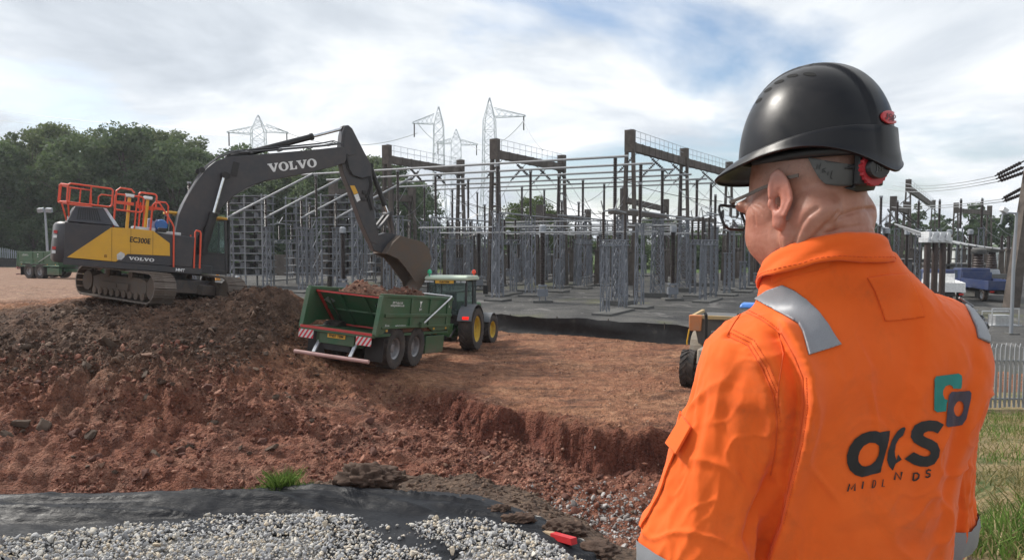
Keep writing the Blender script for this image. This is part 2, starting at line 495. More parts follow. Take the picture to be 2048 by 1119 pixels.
# --- earth
M = Mat('red_earth')
g = M.geo()
big = M.noise(.45, 6, .62, .4, g); mid = M.noise(2.6, 8, .66, .6, g); fin = M.noise(13, 8, .7, .2, g); grit = M.voro(26, vec=g)
base = M.ramp(mid, [(.28, (.105, .042, .026)), (.46, (.235, .098, .054)), (.62, (.37, .175, .098)), (.80, (.50, .29, .18))])
tan = M.ramp(mid, [(.3, (.16, .074, .041)), (.52, (.31, .152, .084)), (.78, (.50, .30, .18))])
ctop = M.mix(M.ramp(big, [(.40, 0.0), (.62, 1.0)]), base, tan)
# dragged tracks: noise stretched along the haul direction
trk = M.noise(1.3, 6, .65, .3, g, sc3=(.30, 1.25, 1))
ctop = M.mix(M.math('MULTIPLY', M.ramp(trk, [(.50, 0.0), (.62, 1.0)]), .8), ctop, (.105, .052, .034))
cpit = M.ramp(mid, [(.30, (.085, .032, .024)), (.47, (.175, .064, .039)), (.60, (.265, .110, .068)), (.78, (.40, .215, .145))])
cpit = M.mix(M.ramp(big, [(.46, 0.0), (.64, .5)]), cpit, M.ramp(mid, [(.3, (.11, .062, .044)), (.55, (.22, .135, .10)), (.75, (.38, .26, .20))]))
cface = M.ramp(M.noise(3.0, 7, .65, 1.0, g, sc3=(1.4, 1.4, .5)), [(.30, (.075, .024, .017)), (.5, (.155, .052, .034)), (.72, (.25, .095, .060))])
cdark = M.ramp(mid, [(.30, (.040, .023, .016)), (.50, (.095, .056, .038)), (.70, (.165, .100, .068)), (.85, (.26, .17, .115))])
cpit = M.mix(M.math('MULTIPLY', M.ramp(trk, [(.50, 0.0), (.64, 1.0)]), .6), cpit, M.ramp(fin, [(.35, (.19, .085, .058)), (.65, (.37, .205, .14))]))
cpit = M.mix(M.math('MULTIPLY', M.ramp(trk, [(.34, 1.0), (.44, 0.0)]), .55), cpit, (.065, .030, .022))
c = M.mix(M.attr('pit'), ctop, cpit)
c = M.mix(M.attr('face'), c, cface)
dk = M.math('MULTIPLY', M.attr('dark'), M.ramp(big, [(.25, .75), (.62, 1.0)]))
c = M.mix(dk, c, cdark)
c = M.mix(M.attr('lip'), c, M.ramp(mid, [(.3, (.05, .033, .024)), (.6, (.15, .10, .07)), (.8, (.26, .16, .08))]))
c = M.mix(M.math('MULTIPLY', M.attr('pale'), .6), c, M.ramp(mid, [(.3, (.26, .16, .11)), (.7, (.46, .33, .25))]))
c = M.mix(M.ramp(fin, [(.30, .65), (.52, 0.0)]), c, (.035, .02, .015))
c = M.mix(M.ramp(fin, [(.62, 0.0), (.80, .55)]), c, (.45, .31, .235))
M.set(color=c, rough=.92, spec=.25)
clod = M.voro(8.5, vec=g); clod2 = M.voro(19, vec=g)
h = M.math('ADD', M.math('ADD', M.math('MULTIPLY', clod.outputs[0], -.55), M.math('MULTIPLY', clod2.outputs[0], -.3)), 1.0)
h = M.math('ADD', h, M.math('MULTIPLY', mid, .7)); h = M.math('ADD', M.math('MULTIPLY', h, .9), M.math('ADD', M.math('MULTIPLY', fin, .45), M.math('MULTIPLY', grit.outputs[0], .35)))
M.bump(h, .9, .12)
EARTH = M.m
# --- yard gravel
M = Mat('yard_chippings'); g = M.geo()
a = M.noise(.35, 6, .6, .4, g); b = M.noise(6, 6, .7, 0, g); v = M.voro(22, vec=g)
c = M.mix(M.ramp(a, [(.36, 0.0), (.64, 1.0)]), M.ramp(b, [(.3, (.040, .040, .041)), (.7, (.105, .103, .10))]), M.ramp(b, [(.3, (.085, .082, .077)), (.7, (.17, .165, .155))]))
c = M.mix(M.ramp(M.noise(.11, 5, .6, .5, g), [(.56, 0.0), (.66, .8)]), c, (.15, .155, .075))
c = M.mix(M.ramp(M.noise(.9, 4, .6, 1.0, g, sc3=(.5, .28, 1)), [(.60, 0.0), (.64, .6)]), c, (.23, .22, .21))
M.set(color=c, rough=.95, spec=.2); M.bump(M.math('ADD', b, v.outputs[0]), .8, .06)
YARD = M.m
# --- grass bank and fields
def grassmat(name, dry):
    M = Mat(name); g = M.geo()
    a = M.noise(.8, 5, .6, .4, g); b = M.noise(30, 5, .7, 0, g); d = M.noise(4, 5, .7, 0, g)
    green = M.ramp(b, [(.3, (.035, .060, .018)), (.7, (.10, .15, .045))]); straw = M.ramp(b, [(.3, (.16, .115, .06)), (.7, (.40, .31, .17))])
    c = M.mix(M.ramp(M.math('ADD', M.math('MULTIPLY', a, .6), M.math('MULTIPLY', d, .4)), [(.5 - dry * .1, 0.0), (.62 - dry * .1, 1.0)]), green, straw)
    M.set(color=c, rough=.9, spec=.2); M.bump(b, .9, .05); return M.m
VERGE = grassmat('dry_grass', 1.1); FIELD = grassmat('field_grass', -.6)
M = Mat('gravel_bed'); g = M.geo()
v = M.voro(24, vec=g); b = M.noise(40, 5, .7, 0, g)
M.set(color=M.mix(M.ramp(v.outputs[0], [(.0, .8), (.5, .1)]), M.ramp(v.outputs[1], [(.2, (.20, .195, .185)), (.6, (.34, .335, .325)), (.9, (.45, .42, .36))]), (.10, .09, .08)), rough=.9)
M.bump(v.outputs[0], 1.0, .05)
BED = M.m
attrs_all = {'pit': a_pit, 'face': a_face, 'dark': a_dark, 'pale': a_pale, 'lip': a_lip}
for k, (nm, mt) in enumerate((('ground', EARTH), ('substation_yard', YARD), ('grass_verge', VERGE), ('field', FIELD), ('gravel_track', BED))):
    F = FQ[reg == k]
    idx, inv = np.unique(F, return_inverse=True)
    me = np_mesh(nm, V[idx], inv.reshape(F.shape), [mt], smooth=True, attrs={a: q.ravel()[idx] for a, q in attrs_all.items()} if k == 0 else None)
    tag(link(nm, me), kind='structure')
# ---------------------------------------------------------------- stones: a few shapes, thousands of copies
def rock_proto(seed, flatness=.7, n=1, j=.32, angular=True, clip=(.42, .78)):
    bm = bmesh.new(); bmesh.ops.create_icosphere(bm, subdivisions=n, radius=1)
    rg = np.random.default_rng(seed)
    ax = rg.uniform(.65, 1.25, 3) * [1, .85, flatness]
    vs = np.array([v.co for v in bm.verts])
    if angular:                                                    # clip by random planes for faceted faces
        for _ in range(11):
            d = rg.normal(size=3); d /= np.linalg.norm(d); lim = rg.uniform(*clip)
            over = np.maximum(vs @ d - lim, 0); vs = vs - over[:, None] * d
    vs = vs * (1 + j * .4 * rg.uniform(-1, 1, (len(vs), 1))) * ax
    Fa = np.array([[v.index for v in f.verts] for f in bm.faces]); bm.free()
    return vs, Fa
def small_protos(k=10, seed=50):
    return [rock_proto(seed + s, [.8, .55, .7, .45, .9][s % 5], 0, .30, True, (.45, .85)) for s in range(k)]
def rand_rot(n, rg, tilt=1.0):
    q = rg.normal(size=(n, 4)); q[:, 1:3] *= tilt; q /= np.linalg.norm(q, axis=1)[:, None]
    w, x, y, z = q.T
    return np.stack([1-2*(y*y+z*z), 2*(x*y-z*w), 2*(x*z+y*w), 2*(x*y+z*w), 1-2*(x*x+z*z), 2*(y*z-x*w), 2*(x*z-y*w), 2*(y*z+x*w), 1-2*(x*x+y*y)], 1).reshape(n, 3, 3)
def scatter(name, pts, sizes, protos, mt, seed=1, tilt=.5, smooth=False, tint=None):
    protos = protos + SMALL; rg = np.random.default_rng(seed); n = len(pts); nb = len(protos) - len(SMALL); which = np.where(sizes > np.quantile(sizes, .95 if name == 'gravel' else .90), rg.integers(0, nb, n), rg.integers(nb, len(protos), n)); Rm = rand_rot(n, rg, tilt)
    VV = []; FF = []; off = 0; TT = []
    tn = rg.uniform(0, 1, n) if tint is None else tint
    for k, (pv, pf) in enumerate(protos):
        s = np.where(which == k)[0]
        if not len(s): continue
        v = np.einsum('nij,mj->nmi', Rm[s], pv) * sizes[s][:, None, None] + pts[s][:, None, :]
        f = pf[None] + (off + np.arange(len(s)) * len(pv))[:, None, None]
        VV.append(v.reshape(-1, 3)); FF.append(f.reshape(-1, 3)); off += v.shape[0] * v.shape[1]
        TT.append(np.repeat(tn[s], len(pv)))
    me = np_mesh(name, np.concatenate(VV), np.concatenate(FF), [mt], smooth=smooth, attrs={'tint': np.concatenate(TT)})
    return tag(link(name, me), kind='stuff')
def stonemat(name, stops, rough=.85, sc=14):
    M = Mat(name); n = M.noise(sc, 5, .65, .3, M.geo())
    t = M.math('ADD', M.math('MULTIPLY', M.attr('tint'), .75), M.math('MULTIPLY', n, .35))
    M.set(color=M.ramp(t, stops), rough=rough, spec=.3); M.bump(n, .5, .03); return M.m
RUB_PIT = stonemat('rubble_red', [(.1, (.060, .024, .017)), (.4, (.135, .050, .032)), (.7, (.22, .090, .058)), (.9, (.31, .155, .105)), (1.1, (.44, .29, .22))])
RUB_DARK = stonemat('rubble_dark', [(.1, (.036, .022, .0155)), (.45, (.078, .048, .034)), (.8, (.130, .082, .057)), (1.1, (.20, .135, .095))])
RUB_TOP = stonemat('rubble_top', [(.1, (.10, .042, .026)), (.5, (.21, .098, .060)), (.8, (.32, .18, .115)), (1.0, (.45, .31, .22))])
PROT = [rock_proto(s, f, 2, .10, True, (.28, .66)) for s, f in zip(range(14), [.8, .6, .45, .7, .9, .5, .35, .75, .6, .85, .4, .7, .55, .65])]
SMALL = small_protos()
def ground_pts(n, xr, yr, seed, keep=None, sink=.38, sz=None):
    rg = np.random.default_rng(seed); x = rg.uniform(*xr, n); y = rg.uniform(*yr, n)
    if keep is not None:
        p = keep(x, y); k = rg.uniform(0, 1, n) < p; x, y = x[k], y[k]
    s = sz(rg, len(x), x, y)
    z = height(x, y) + s * (.35 - sink)
    return np.stack([x, y, z], 1), s
lognorm = lambda m, sg, lo, hi: (lambda rg, n, x, y: np.clip(m * np.exp(sg * rg.normal(size=n)), lo, hi))
in_pit = lambda x, y: masks(x, y)[1] * (1 - .72 * sstep(-3, -5, x) * sstep(15.4, 15.9, y) * sstep(17.9, 17.4, y)) * (height(x, y, False) < 1.6) * sstep(-.15, .25, fbm(x * .6, y * .6, 21, 3) + .15)
p, s = ground_pts(56000, (-14, 6), (11.5, 22.5), 41, in_pit, sz=lognorm(.036, .62, .013, .15))
scatter('rubble_red', p, s, PROT, RUB_PIT, 5)
dk_keep = lambda x, y: (.35 + .65 * sstep(-.2, .3, fbm(x * .8, y * .8, 51, 3))) * sstep(.45, 1.3, height(x, y, False)) * sstep(-6.0, -7.2, x) * sstep(25.5, 23, y) * (1 - .75 * sstep(-13.5, -15.5, x))
p, s = ground_pts(30000, (-19, -5.8), (15.5, 25.2), 43, dk_keep, sz=lognorm(.036, .62, .014, .16))
k = ~((np.abs(p[:, 0] + 12.9) < 2.4) & (p[:, 1] > 23.2) & (p[:, 1] < 25.5))
scatter('rubble_dark', p[k], s[k], PROT, RUB_DARK, 6)
top_keep = lambda x, y: (1 - masks(x, y)[1]) * sstep(-.1, .35, fbm(x * .5, y * .5, 33, 3)) * (yardside(x, y) < -.4) * (height(x, y, False) < .9)
p, s = ground_pts(22000, (-6.5, 9), (15, 34), 47, top_keep, sz=lognorm(.022, .5, .01, .07))
scatter('rubble_top', p, s, PROT, RUB_TOP, 7)
p, s = ground_pts(9000, (-4, 2.2), (4.3, 7.2), 49, lambda x, y: sstep(.1, .4, y - np.interp(x, CREST[:, 0], CREST[:, 1])) * sstep(1.9, 1.0, y - np.interp(x, CREST[:, 0], CREST[:, 1])), sz=lognorm(.014, .5, .006, .04))
scatter('rubble_lip', p, s, PROT, RUB_DARK, 8)
RUB_GREY = stonemat('rubble_grey', [(.1, (.12, .105, .10)), (.5, (.26, .235, .22)), (1.0, (.48, .46, .44))])
rq = np.random.default_rng(88); q = rq.normal(size=(2600, 2)) * [.95, .8] + [1.35, 13.6]; s = np.clip(.028 * np.exp(.5 * rq.normal(size=2600)), .01, .10)
scatter('rubble_grey', np.stack([q[:, 0], q[:, 1], height(q[:, 0], q[:, 1]) + s * .15], 1), s, PROT, RUB_GREY, 9)
# large single rocks
ROCKM = [stonemat('boulder_red', [(.1, (.07, .030, .022)), (.6, (.145, .066, .048)), (1.0, (.23, .125, .09))], sc=6),
         stonemat('boulder_brown', [(.1, (.036, .024, .017)), (.6, (.072, .048, .034)), (1.0, (.12, .083, .06))], sc=6),
         stonemat('boulder_pale', [(.1, (.12, .062, .042)), (.6, (.215, .130, .09)), (1.0, (.33, .235, .175))], sc=6)]
BIG = []
for s in range(9):
    pv, pf = rock_proto(100 + s, [.75, .6, .45, .7, .9, .5, .4, .65, .8][s], 3, .03, True, (.30, .68))
    BIG.append(np_mesh('rock', pv, pf, [ROCKM[s % 3]], attrs={'tint': np.full(len(pv), .2 + .6 * ((s * 37) % 10) / 10)}))
rg = random.Random(5)
KINDS_R = ['rust red rock', 'brown muddy rock', 'pale tan rock']
def add_rock(x, y, s, k, label, group, sink=.22):
    o = link('rock', BIG[k]); o.location = (x, y, gz(x, y) + s * (.45 - sink)); o.scale = (s, s, s)
    o.rotation_euler = (rg.uniform(-.4, .4), rg.uniform(-.4, .4), rg.uniform(0, 6.28))
    return tag(o, label, 'rock', group)
n = 0
while n < 80:                                                      # loose rocks on the slope under the excavator
    x, y = rg.uniform(-16, -5.5), rg.uniform(15.8, 22.2)
    if y > 21.6 and x > -9.5: continue
    k = rg.choice([1, 4, 7, 1, 4, 7, 7, 0]); add_rock(x, y, min(.34, .13 * math.exp(.45 * rg.gauss(0, 1))), k, KINDS_R[k % 3] + ' lying loose on the spoil slope below the excavator', KINDS_R[k % 3] + 's on the spoil slope'); n += 1
n = 0
while n < 110:                                                     # rocks on the floor of the dig
    x, y = rg.uniform(-10, 4.5), rg.uniform(12.2, 19.5)
    if cutdist(np.array([x]), np.array([y]))[0] < .5: continue
    k = rg.choice([0, 3, 6, 0, 3, 2, 5, 1]); add_rock(x, y, min(.22, .085 * math.exp(.45 * rg.gauss(0, 1))), k, KINDS_R[k % 3] + ' lying on the broken floor of the dig', KINDS_R[k % 3] + 's on the floor of the dig'); n += 1
for (px, py, w, k, lb) in [(310, 905, 34, 7, 'largest squarish brown rock sitting in the dig left of centre'), (365, 895, 30, 0, 'rounded red rock just right of the squarish brown rock'), (300, 715, 34, 2, 'pale block sticking out of the spoil slope left of centre'),
                        (215, 690, 44, 4, 'broad dark slab of rock high on the left of the spoil slope'), (425, 795, 30, 1, 'brown rock halfway down the spoil slope below the far track'), (360, 835, 34, 2, 'flat pale slab lying in the middle of the dig'),
                        (975, 915, 40, 3, 'round muddy red boulder under the cut bank'), (85, 855, 44, 7, 'dark rock in the row of stones at the left edge'), (40, 860, 40, 4, 'leftmost big brown rock in the row of stones'),
                        (150, 870, 36, 0, 'red slab leaning in the row of stones at left'), (185, 880, 30, 1, 'low brown rock at the right end of the row of stones'), (1095, 1020, 40, 2, 'pale flat slab among grey rubble in the right of the dig'),
                        (1255, 955, 30, 6, 'red slab fallen at the foot of the cut bank beside the worker'), (525, 885, 30, 0, 'reddish rock lying in the middle distance of the dig'), (890, 900, 26, 3, 'small red block left of the round boulder')]:
    Y = 16
    for _ in range(30):
        q = at(px, py, Y=Y); e = q.z - gz(q.x, q.y); Y += np.clip(e * 2.2, -1.5, 1.5)
    add_rock(q.x, q.y, w / 2 * q.y / FPX * 1.15, k, lb, None)
# ================================================================ TREES
def leafmat(name, a, b, c):
    M = Mat(name)
    t = M.attr('tint')
    M.set(color=M.ramp(t, [(0.05, a), (.5, b), (.95, c)]), rough=.7, spec=.25)
    tr = M.n('ShaderNodeBsdfTranslucent'); M.l(M.mix(.5, M.ramp(t, [(0.05, a), (.5, b), (.95, c)]), (.13, .17, .05)), tr.inputs[0])
    mx = M.n('ShaderNodeMixShader'); mx.inputs[0].default_value = .38; M.l(M.b.outputs[0], mx.inputs[1]); M.l(tr.outputs[0], mx.inputs[2]); M.l(mx.outputs[0], M.t.nodes['Material Output'].inputs[0])
    return M.m
LEAF = [leafmat('leaves_dark', (.050, .082, .046), (.090, .135, .068), (.15, .20, .10)),
        leafmat('leaves_olive', (.060, .088, .044), (.115, .148, .068), (.185, .22, .105)),
        leafmat('leaves_bright', (.03, .05, .012), (.075, .11, .03), (.14, .19, .06))]
BARK = flat('bark', (.085, .07, .055), .9)
def leaf_cloud(seed, H, Wd, base, nclump, per, size, conic=0.0):
    rg = np.random.default_rng(seed)
    t = rg.uniform(0, 1, nclump) ** .8
    z = base + (H - base) * t
    prof = np.sin(np.pi * np.clip(.12 + .80 * t, 0, 1)) ** .75
    prof = prof * (1 - conic) + conic * (1 - t) * 1.05
    ang = rg.uniform(0, 2 * np.pi, nclump); rr = Wd / 2 * prof * np.sqrt(rg.uniform(.15, 1, nclump)) * rg.uniform(.75, 1.22, nclump)
    C = np.stack([rr * np.cos(ang), rr * np.sin(ang), z], 1)
    ct = rg.uniform(0, 1, nclump)
    cr = Wd * rg.uniform(.075, .17, nclump)
    N = nclump * per
    w = np.repeat(np.arange(nclump), per)
    d = rg.normal(size=(N, 3)); d /= np.linalg.norm(d, axis=1)[:, None]; d *= (rg.uniform(.3, 1.05, N) ** .5)[:, None]
    P = C[w] + d * cr[w][:, None] * [1.15, 1.15, .8]
    u = rg.normal(size=(N, 3)); u /= np.linalg.norm(u, axis=1)[:, None]
    v = np.cross(u, rg.normal(size=(N, 3))); v /= np.linalg.norm(v, axis=1)[:, None]
    s = size * rg.uniform(.5, 1.3, N)
    V = np.stack([P - u * s[:, None] * .5, P + v * s[:, None] * .32, P + u * s[:, None] * .6, P - v * s[:, None] * .32], 1).reshape(-1, 3)
    F = np.arange(4 * N).reshape(N, 4)
    tint = np.clip(.55 * ct[w] + .45 * rg.uniform(0, 1, N), 0, 1)
    return V, F, np.repeat(tint, 4), C
TREES = []
def tree_kind(seed, H, Wd, base, nclump, per, size, mat, conic=0.0):
    V, F, t, C = leaf_cloud(seed, H, Wd, base, nclump, per, size, conic)
    crown = np_mesh('crown', V, F, [mat], attrs={'tint': t})
    mb = MB(); rg = random.Random(seed)
    top = H * .82
    pts = [(0, 0, 0)] + [(rg.uniform(-.25, .25), rg.uniform(-.25, .25), top * k / 5) for k in range(1, 6)]
    mb.tube(pts, [H * .018 * (1 - .15 * k) for k in range(6)], 7)
    for i in range(0, nclump, 4):
        c = C[i]; z0 = max(base * .7, c[2] * .55)
        mb.tube([(0, 0, z0), tuple(np.array([c[0] * .5, c[1] * .5, z0 + (c[2] - z0) * .6])), tuple(c)], [.10, .07, .03], 5)
    trunk = mb.mesh('trunk', BARK)
    return crown, trunk
for a in [(1, 18, 10, 2.0, 80, 125, .46, LEAF[0]), (2, 20, 9, 2.5, 85, 125, .44, LEAF[1]), (3, 16, 11, 1.2, 80, 125, .46, LEAF[0]), (4, 19, 8.5, 2, 80, 125, .44, LEAF[1]), (5, 12, 10, 1.0, 75, 130, .38, LEAF[2]), (6, 14, 6.5, 1, 70, 120, .38, LEAF[0], .75)]:
    TREES.append(tree_kind(*a))
def add_tree(px, py_top, Y, k, label, group=None, base=None):
    py_top += (math.sin(px * .37) * 12 if px < 820 else 0); q = at(px, py_top, Y=Y); z0 = gz(q.x, q.y) - .1
    H = [18, 20, 16, 19, 12, 14][k]; s = (q.z - z0) / H
    e = empty('conifer_tree' if k == 5 else 'broadleaf_tree', (q.x, q.y, z0), (px * 13.7 + Y) % 6.28, label, 'tree', group)
    w = min(1.25, max(s, .8 * s + .2)) if k != 5 else s
    e.scale = (w, w, s)
    for nm, me in zip(('crown', 'trunk'), TREES[k]): link(nm, me, e)
    return e
ORD = 'first second third fourth fifth sixth seventh eighth ninth tenth eleventh twelfth thirteenth fourteenth fifteenth sixteenth seventeenth eighteenth nineteenth twentieth'.split()
G = 'trees of the belt behind the excavator'
for i, (px, py, Y, k) in enumerate([(-190, 280, 106, 1), (-120, 265, 112, 0), (-50, 285, 104, 2), (8, 292, 108, 0), (62, 272, 112, 1), (112, 262, 116, 3), (160, 276, 108, 2), (205, 262, 115, 1), (250, 268, 110, 0), (300, 276, 117, 3),
                                    (345, 280, 111, 2), (392, 300, 116, 0), (430, 325, 112, 2), (478, 345, 116, 0), (525, 352, 122, 2), (575, 350, 124, 1), (625, 345, 120, 0), (680, 340, 122, 2), (730, 335, 119, 3), (778, 342, 123, 0), (815, 365, 120, 2)]):
    lb = {0: 'dark leafy tree in the dense belt behind the excavator', 1: 'tall olive green tree in the belt behind the excavator', 2: 'broad dark tree in the belt behind the excavator', 3: 'narrow olive tree in the belt behind the excavator'}[k]
    if px > 440: lb = lb.replace('behind the excavator', 'behind the excavator boom')
    lb = lb + ', ' + (ORD[i - 3] + ' from the left' if i > 2 else 'beyond the left edge')
    add_tree(px, py, Y, k, lb, G)
for i in range(26):                                               # second rank and low undergrowth of the belt
    px = -220 + i * 42; add_tree(px, 300 + 22 * math.sin(i * 2.1) + max(0, px - 380) * .12, 127 + (i * 7) % 9, (0, 2, 1, 3)[i % 4], 'shaded tree in the back rank of the belt', 'back rank trees of the belt')
for i in range(15):
    px = -60 + i * 40 + (i * 17) % 23; add_tree(px, 432 + (i * 29) % 34, 101 + (i * 5) % 6, 2, 'low dark bush at the foot of the tree belt', 'bushes at the foot of the tree belt')
for px, py, Y, k, lb in [(1062, 398, 118, 4, 'bright green rounded tree seen through the middle gantry'), (1026, 432, 122, 4, 'smaller pale green tree left of the rounded tree in the middle gantry'), (1100, 425, 124, 2, 'dark tree just right of the rounded tree in the middle gantry'),
                         (885, 452, 128, 2, 'low tree behind the left gantry'), (940, 462, 130, 4, 'low bright bush behind the left gantry'), (1165, 462, 130, 2, 'low dark tree between the middle and right gantry'),
                         (1310, 432, 128, 2, 'dark tree under the beam of the right gantry'), (1345, 440, 126, 0, 'tree under the second bay of the right gantry'), (1420, 452, 132, 2, 'low tree behind the rear mast of the right gantry'), (1225, 468, 128, 4, 'pale bush left of the right gantry mast'),
                         (1480, 455, 132, 2, "dark tree beside the worker's glasses")]:
    add_tree(px, py, Y, k, lb)
# far wood on the right: one mass nobody could count
VV, FF, TT, off = [], [], [], 0
rg2 = np.random.default_rng(77)
for i in range(210):
    X = -75 + (i * 7 % 210) * 1.35 + rg2.uniform(-1, 1); Y = (118 if X < 60 else 150) + rg2.uniform(-7, 16)
    tall = 9.6 if X > 78 else 4.6 + 3.0 * sstep(55, 80, X)
    V, F, t, C = leaf_cloud(500 + i, tall * rg2.uniform(.85, 1.25), 5.5, .2, 26, 38, .68, .45 if i % 3 else .1)
    VV.append(V + [X, Y, -.2]); FF.append(F + off); TT.append(t * .55); off += len(V)
tag(link('far_wood', np_mesh('far_wood', np.concatenate(VV), np.concatenate(FF), [LEAF[0]], attrs={'tint': np.concatenate(TT)})), 'dark mixed wood along the skyline beyond the substation', 'wood', kind='stuff')
# ================================================================ FENCES
GALV = paint('galvanised', (.30, .32, .35), .45, .25, (.30, .29, .27), 2.0, .55)
GALV_FAR = flat('galvanised_far', (.33, .35, .38), .55, .3)
def palisade(pts, H, step, mat, label, name='palisade_fence', w=.07):
    root = empty(name, (pts[0][0], pts[0][1], gz(*pts[0])), 0, label, 'fence'); o = Vector(root.location)
    pale = MB(); pale.prism([(-w / 2, 0), (w / 2, 0), (w / 2, H - .12), (0, H), (-w / 2, H - .12)], lambda x, y, t: Vector((x, t, y)), -.012, .012)
    pm = pale.mesh('pale', mat); n = 0; rest = MB()
    for (x0, y0), (x1, y1) in zip(pts[:-1], pts[1:]):
        L = math.hypot(x1 - x0, y1 - y0); ang = math.atan2(y1 - y0, x1 - x0)
        for k in range(int(L / step)):
            t = (k + .5) * step / L; x, y = x0 + (x1 - x0) * t, y0 + (y1 - y0) * t
            if n < 300:
                p = link('pale', pm, root); p.location = Vector((x, y, gz(x, y) + .05)) - o; p.rotation_euler = (0, 0, ang)
            else: rest.prism([(-w / 2, 0), (w / 2, 0), (w / 2, H), (-w / 2, H)], lambda a, b, c: Vector((x + a * math.cos(ang) - o.x, y + a * math.sin(ang) - o.y + c, gz(x, y) + b - o.z)), -.012, .012)
            n += 1
        rails = MB(); m = max(2, int(L / 2.75))
        for k in range(m):
            a, b = k / m, (k + 1) / m
            A = Vector((x0 + (x1 - x0) * a, y0 + (y1 - y0) * a, 0)); B = Vector((x0 + (x1 - x0) * b, y0 + (y1 - y0) * b, 0))
            off = Vector((-math.sin(ang), math.cos(ang), 0)) * .04
            for h in (.3, H - .4):
                rails.bar(A + Vector((0, 0, gz(A.x, A.y) + h)) + off - o, B + Vector((0, 0, gz(B.x, B.y) + h)) + off - o, .04, .05)
            ps = MB(); ps.bar(A + Vector((0, 0, gz(A.x, A.y) - .3)) + off * 2.2 - o, A + Vector((0, 0, gz(A.x, A.y) + H - .1)) + off * 2.2 - o, .09, .06); ps.build('post', mat, root)
        rails.build('rail', mat, root)
    if rest.v: tag(rest.build('palings', mat, root), kind='stuff')
    return root
palisade([(11.2, 19.2), (26, 21.5)], 1.75, .145, GALV, 'grey steel palisade fence below the grass bank beside the worker')
palisade([(-112, 96), (-60, 99.5), (-44, 100)], 2.4, .28, GALV_FAR, 'far grey palisade fence in front of the tree belt', w=.14)
BLACKP = Mat('black_membrane'); nz = BLACKP.noise(2.5, 5, .6, .4); BLACKP.set(color=BLACKP.ramp(nz, [(.3, (.010, .010, .011)), (.62, (.022, .022, .023)), (.8, (.07, .06, .05))]), rough=.6, spec=.25); BLACKP.bump(BLACKP.noise(3, 4, .6, 1.0, sc3=(1, 1, .25)), .35, .08)
def silt(pts, H, label):
    mb = MB(); vs = []; P = []
    for (x0, y0), (x1, y1) in zip(pts[:-1], pts[1:]):
        n = max(2, int(math.hypot(x1 - x0, y1 - y0) / .5)); P += [(x0 + (x1 - x0) * k / n, y0 + (y1 - y0) * k / n) for k in range(n)]
    P.append(pts[-1]); N = 6
    root = empty('silt_fence', (P[0][0], P[0][1], gz(*P[0])), 0, label, 'fence'); o = root.location
    for side in (0, .03):
        for i, (x, y) in enumerate(P):
            for k in range(N):
                h = H * k / (N - 1); sag = 1 + .03 * math.sin(i * .9) + .02 * math.sin(i * 2.3)
                off = .03 * math.sin(i * 1.1 + k * .7) * (k / N) + .04 * math.sin(i * .37 - k)
                vs.append(Vector((x + off * .5, y + off + side - .1 * (k == 0), gz(x, y) - .05 + h * sag)) - o)
    n = len(P)
    fs = [(i * N + k, (i + 1) * N + k, (i + 1) * N + k + 1, i * N + k + 1) for i in range(n - 1) for k in range(N - 1)]
    fs += [tuple(q + n * N for q in reversed(f)) for f in fs] + [(i * N + N - 1, (i + 1) * N + N - 1, (i + 1) * N + N - 1 + n * N, i * N + N - 1 + n * N) for i in range(n - 1)]
    mb.add(vs, fs); mb.build('membrane', BLACKP.m, root, smooth=60)
    for i in range(0, n, 5):
        s = MB(); x, y = P[i]; b = Vector((x, y + .08, gz(x, y) - .2)) - o; s.bar(b, b + Vector((0, 0, H + .22)), .05); s.build('stake', BARK, root)
silt([(13.5, 27.2), (7.53, 30.7), (3, 33.4), (-.96, 35.8), (-5, 38.6)], .85, 'low black plastic silt fence across the edge of the yard')
silt([(-30, 69.5), (-50, 86), (-62, 93), (-100, 95)], 1.15, 'far black silt fence at the left edge of the plateau')
# ================================================================ TRANSMISSION TOWERS
STEEL_FAR = flat('tower_steel', (.62, .65, .68), .6, .1)
def lattice(mb, base, top, wb, wt, n, leg, br, dirx=(1, 0, 0), diry=(0, 1, 0), cross=True):
    base = Vector(base); top = Vector(top); X = Vector(dirx); Y = Vector(diry)
    cor = [(-1, -1), (1, -1), (1, 1), (-1, 1)]
    def pt(t, c): w = (wb + (wt - wb) * t) / 2; return base.lerp(top, t) + X * c[0] * w + Y * c[1] * w
    for c in cor: mb.bar(pt(0, c), pt(1, c), leg)
    for k in range(n):
        a, b = k / n, (k + 1) / n
        for i in range(4):
            c, d = cor[i], cor[(i + 1) % 4]
            if cross: mb.bar(pt(a, c), pt(b, d), br); mb.bar(pt(a, d), pt(b, c), br)
            elif k % 2: mb.bar(pt(a, c), pt(b, d), br)
            else: mb.bar(pt(a, d), pt(b, c), br)
            if k: mb.bar(pt(a, c), pt(a, d), br)
    return mb
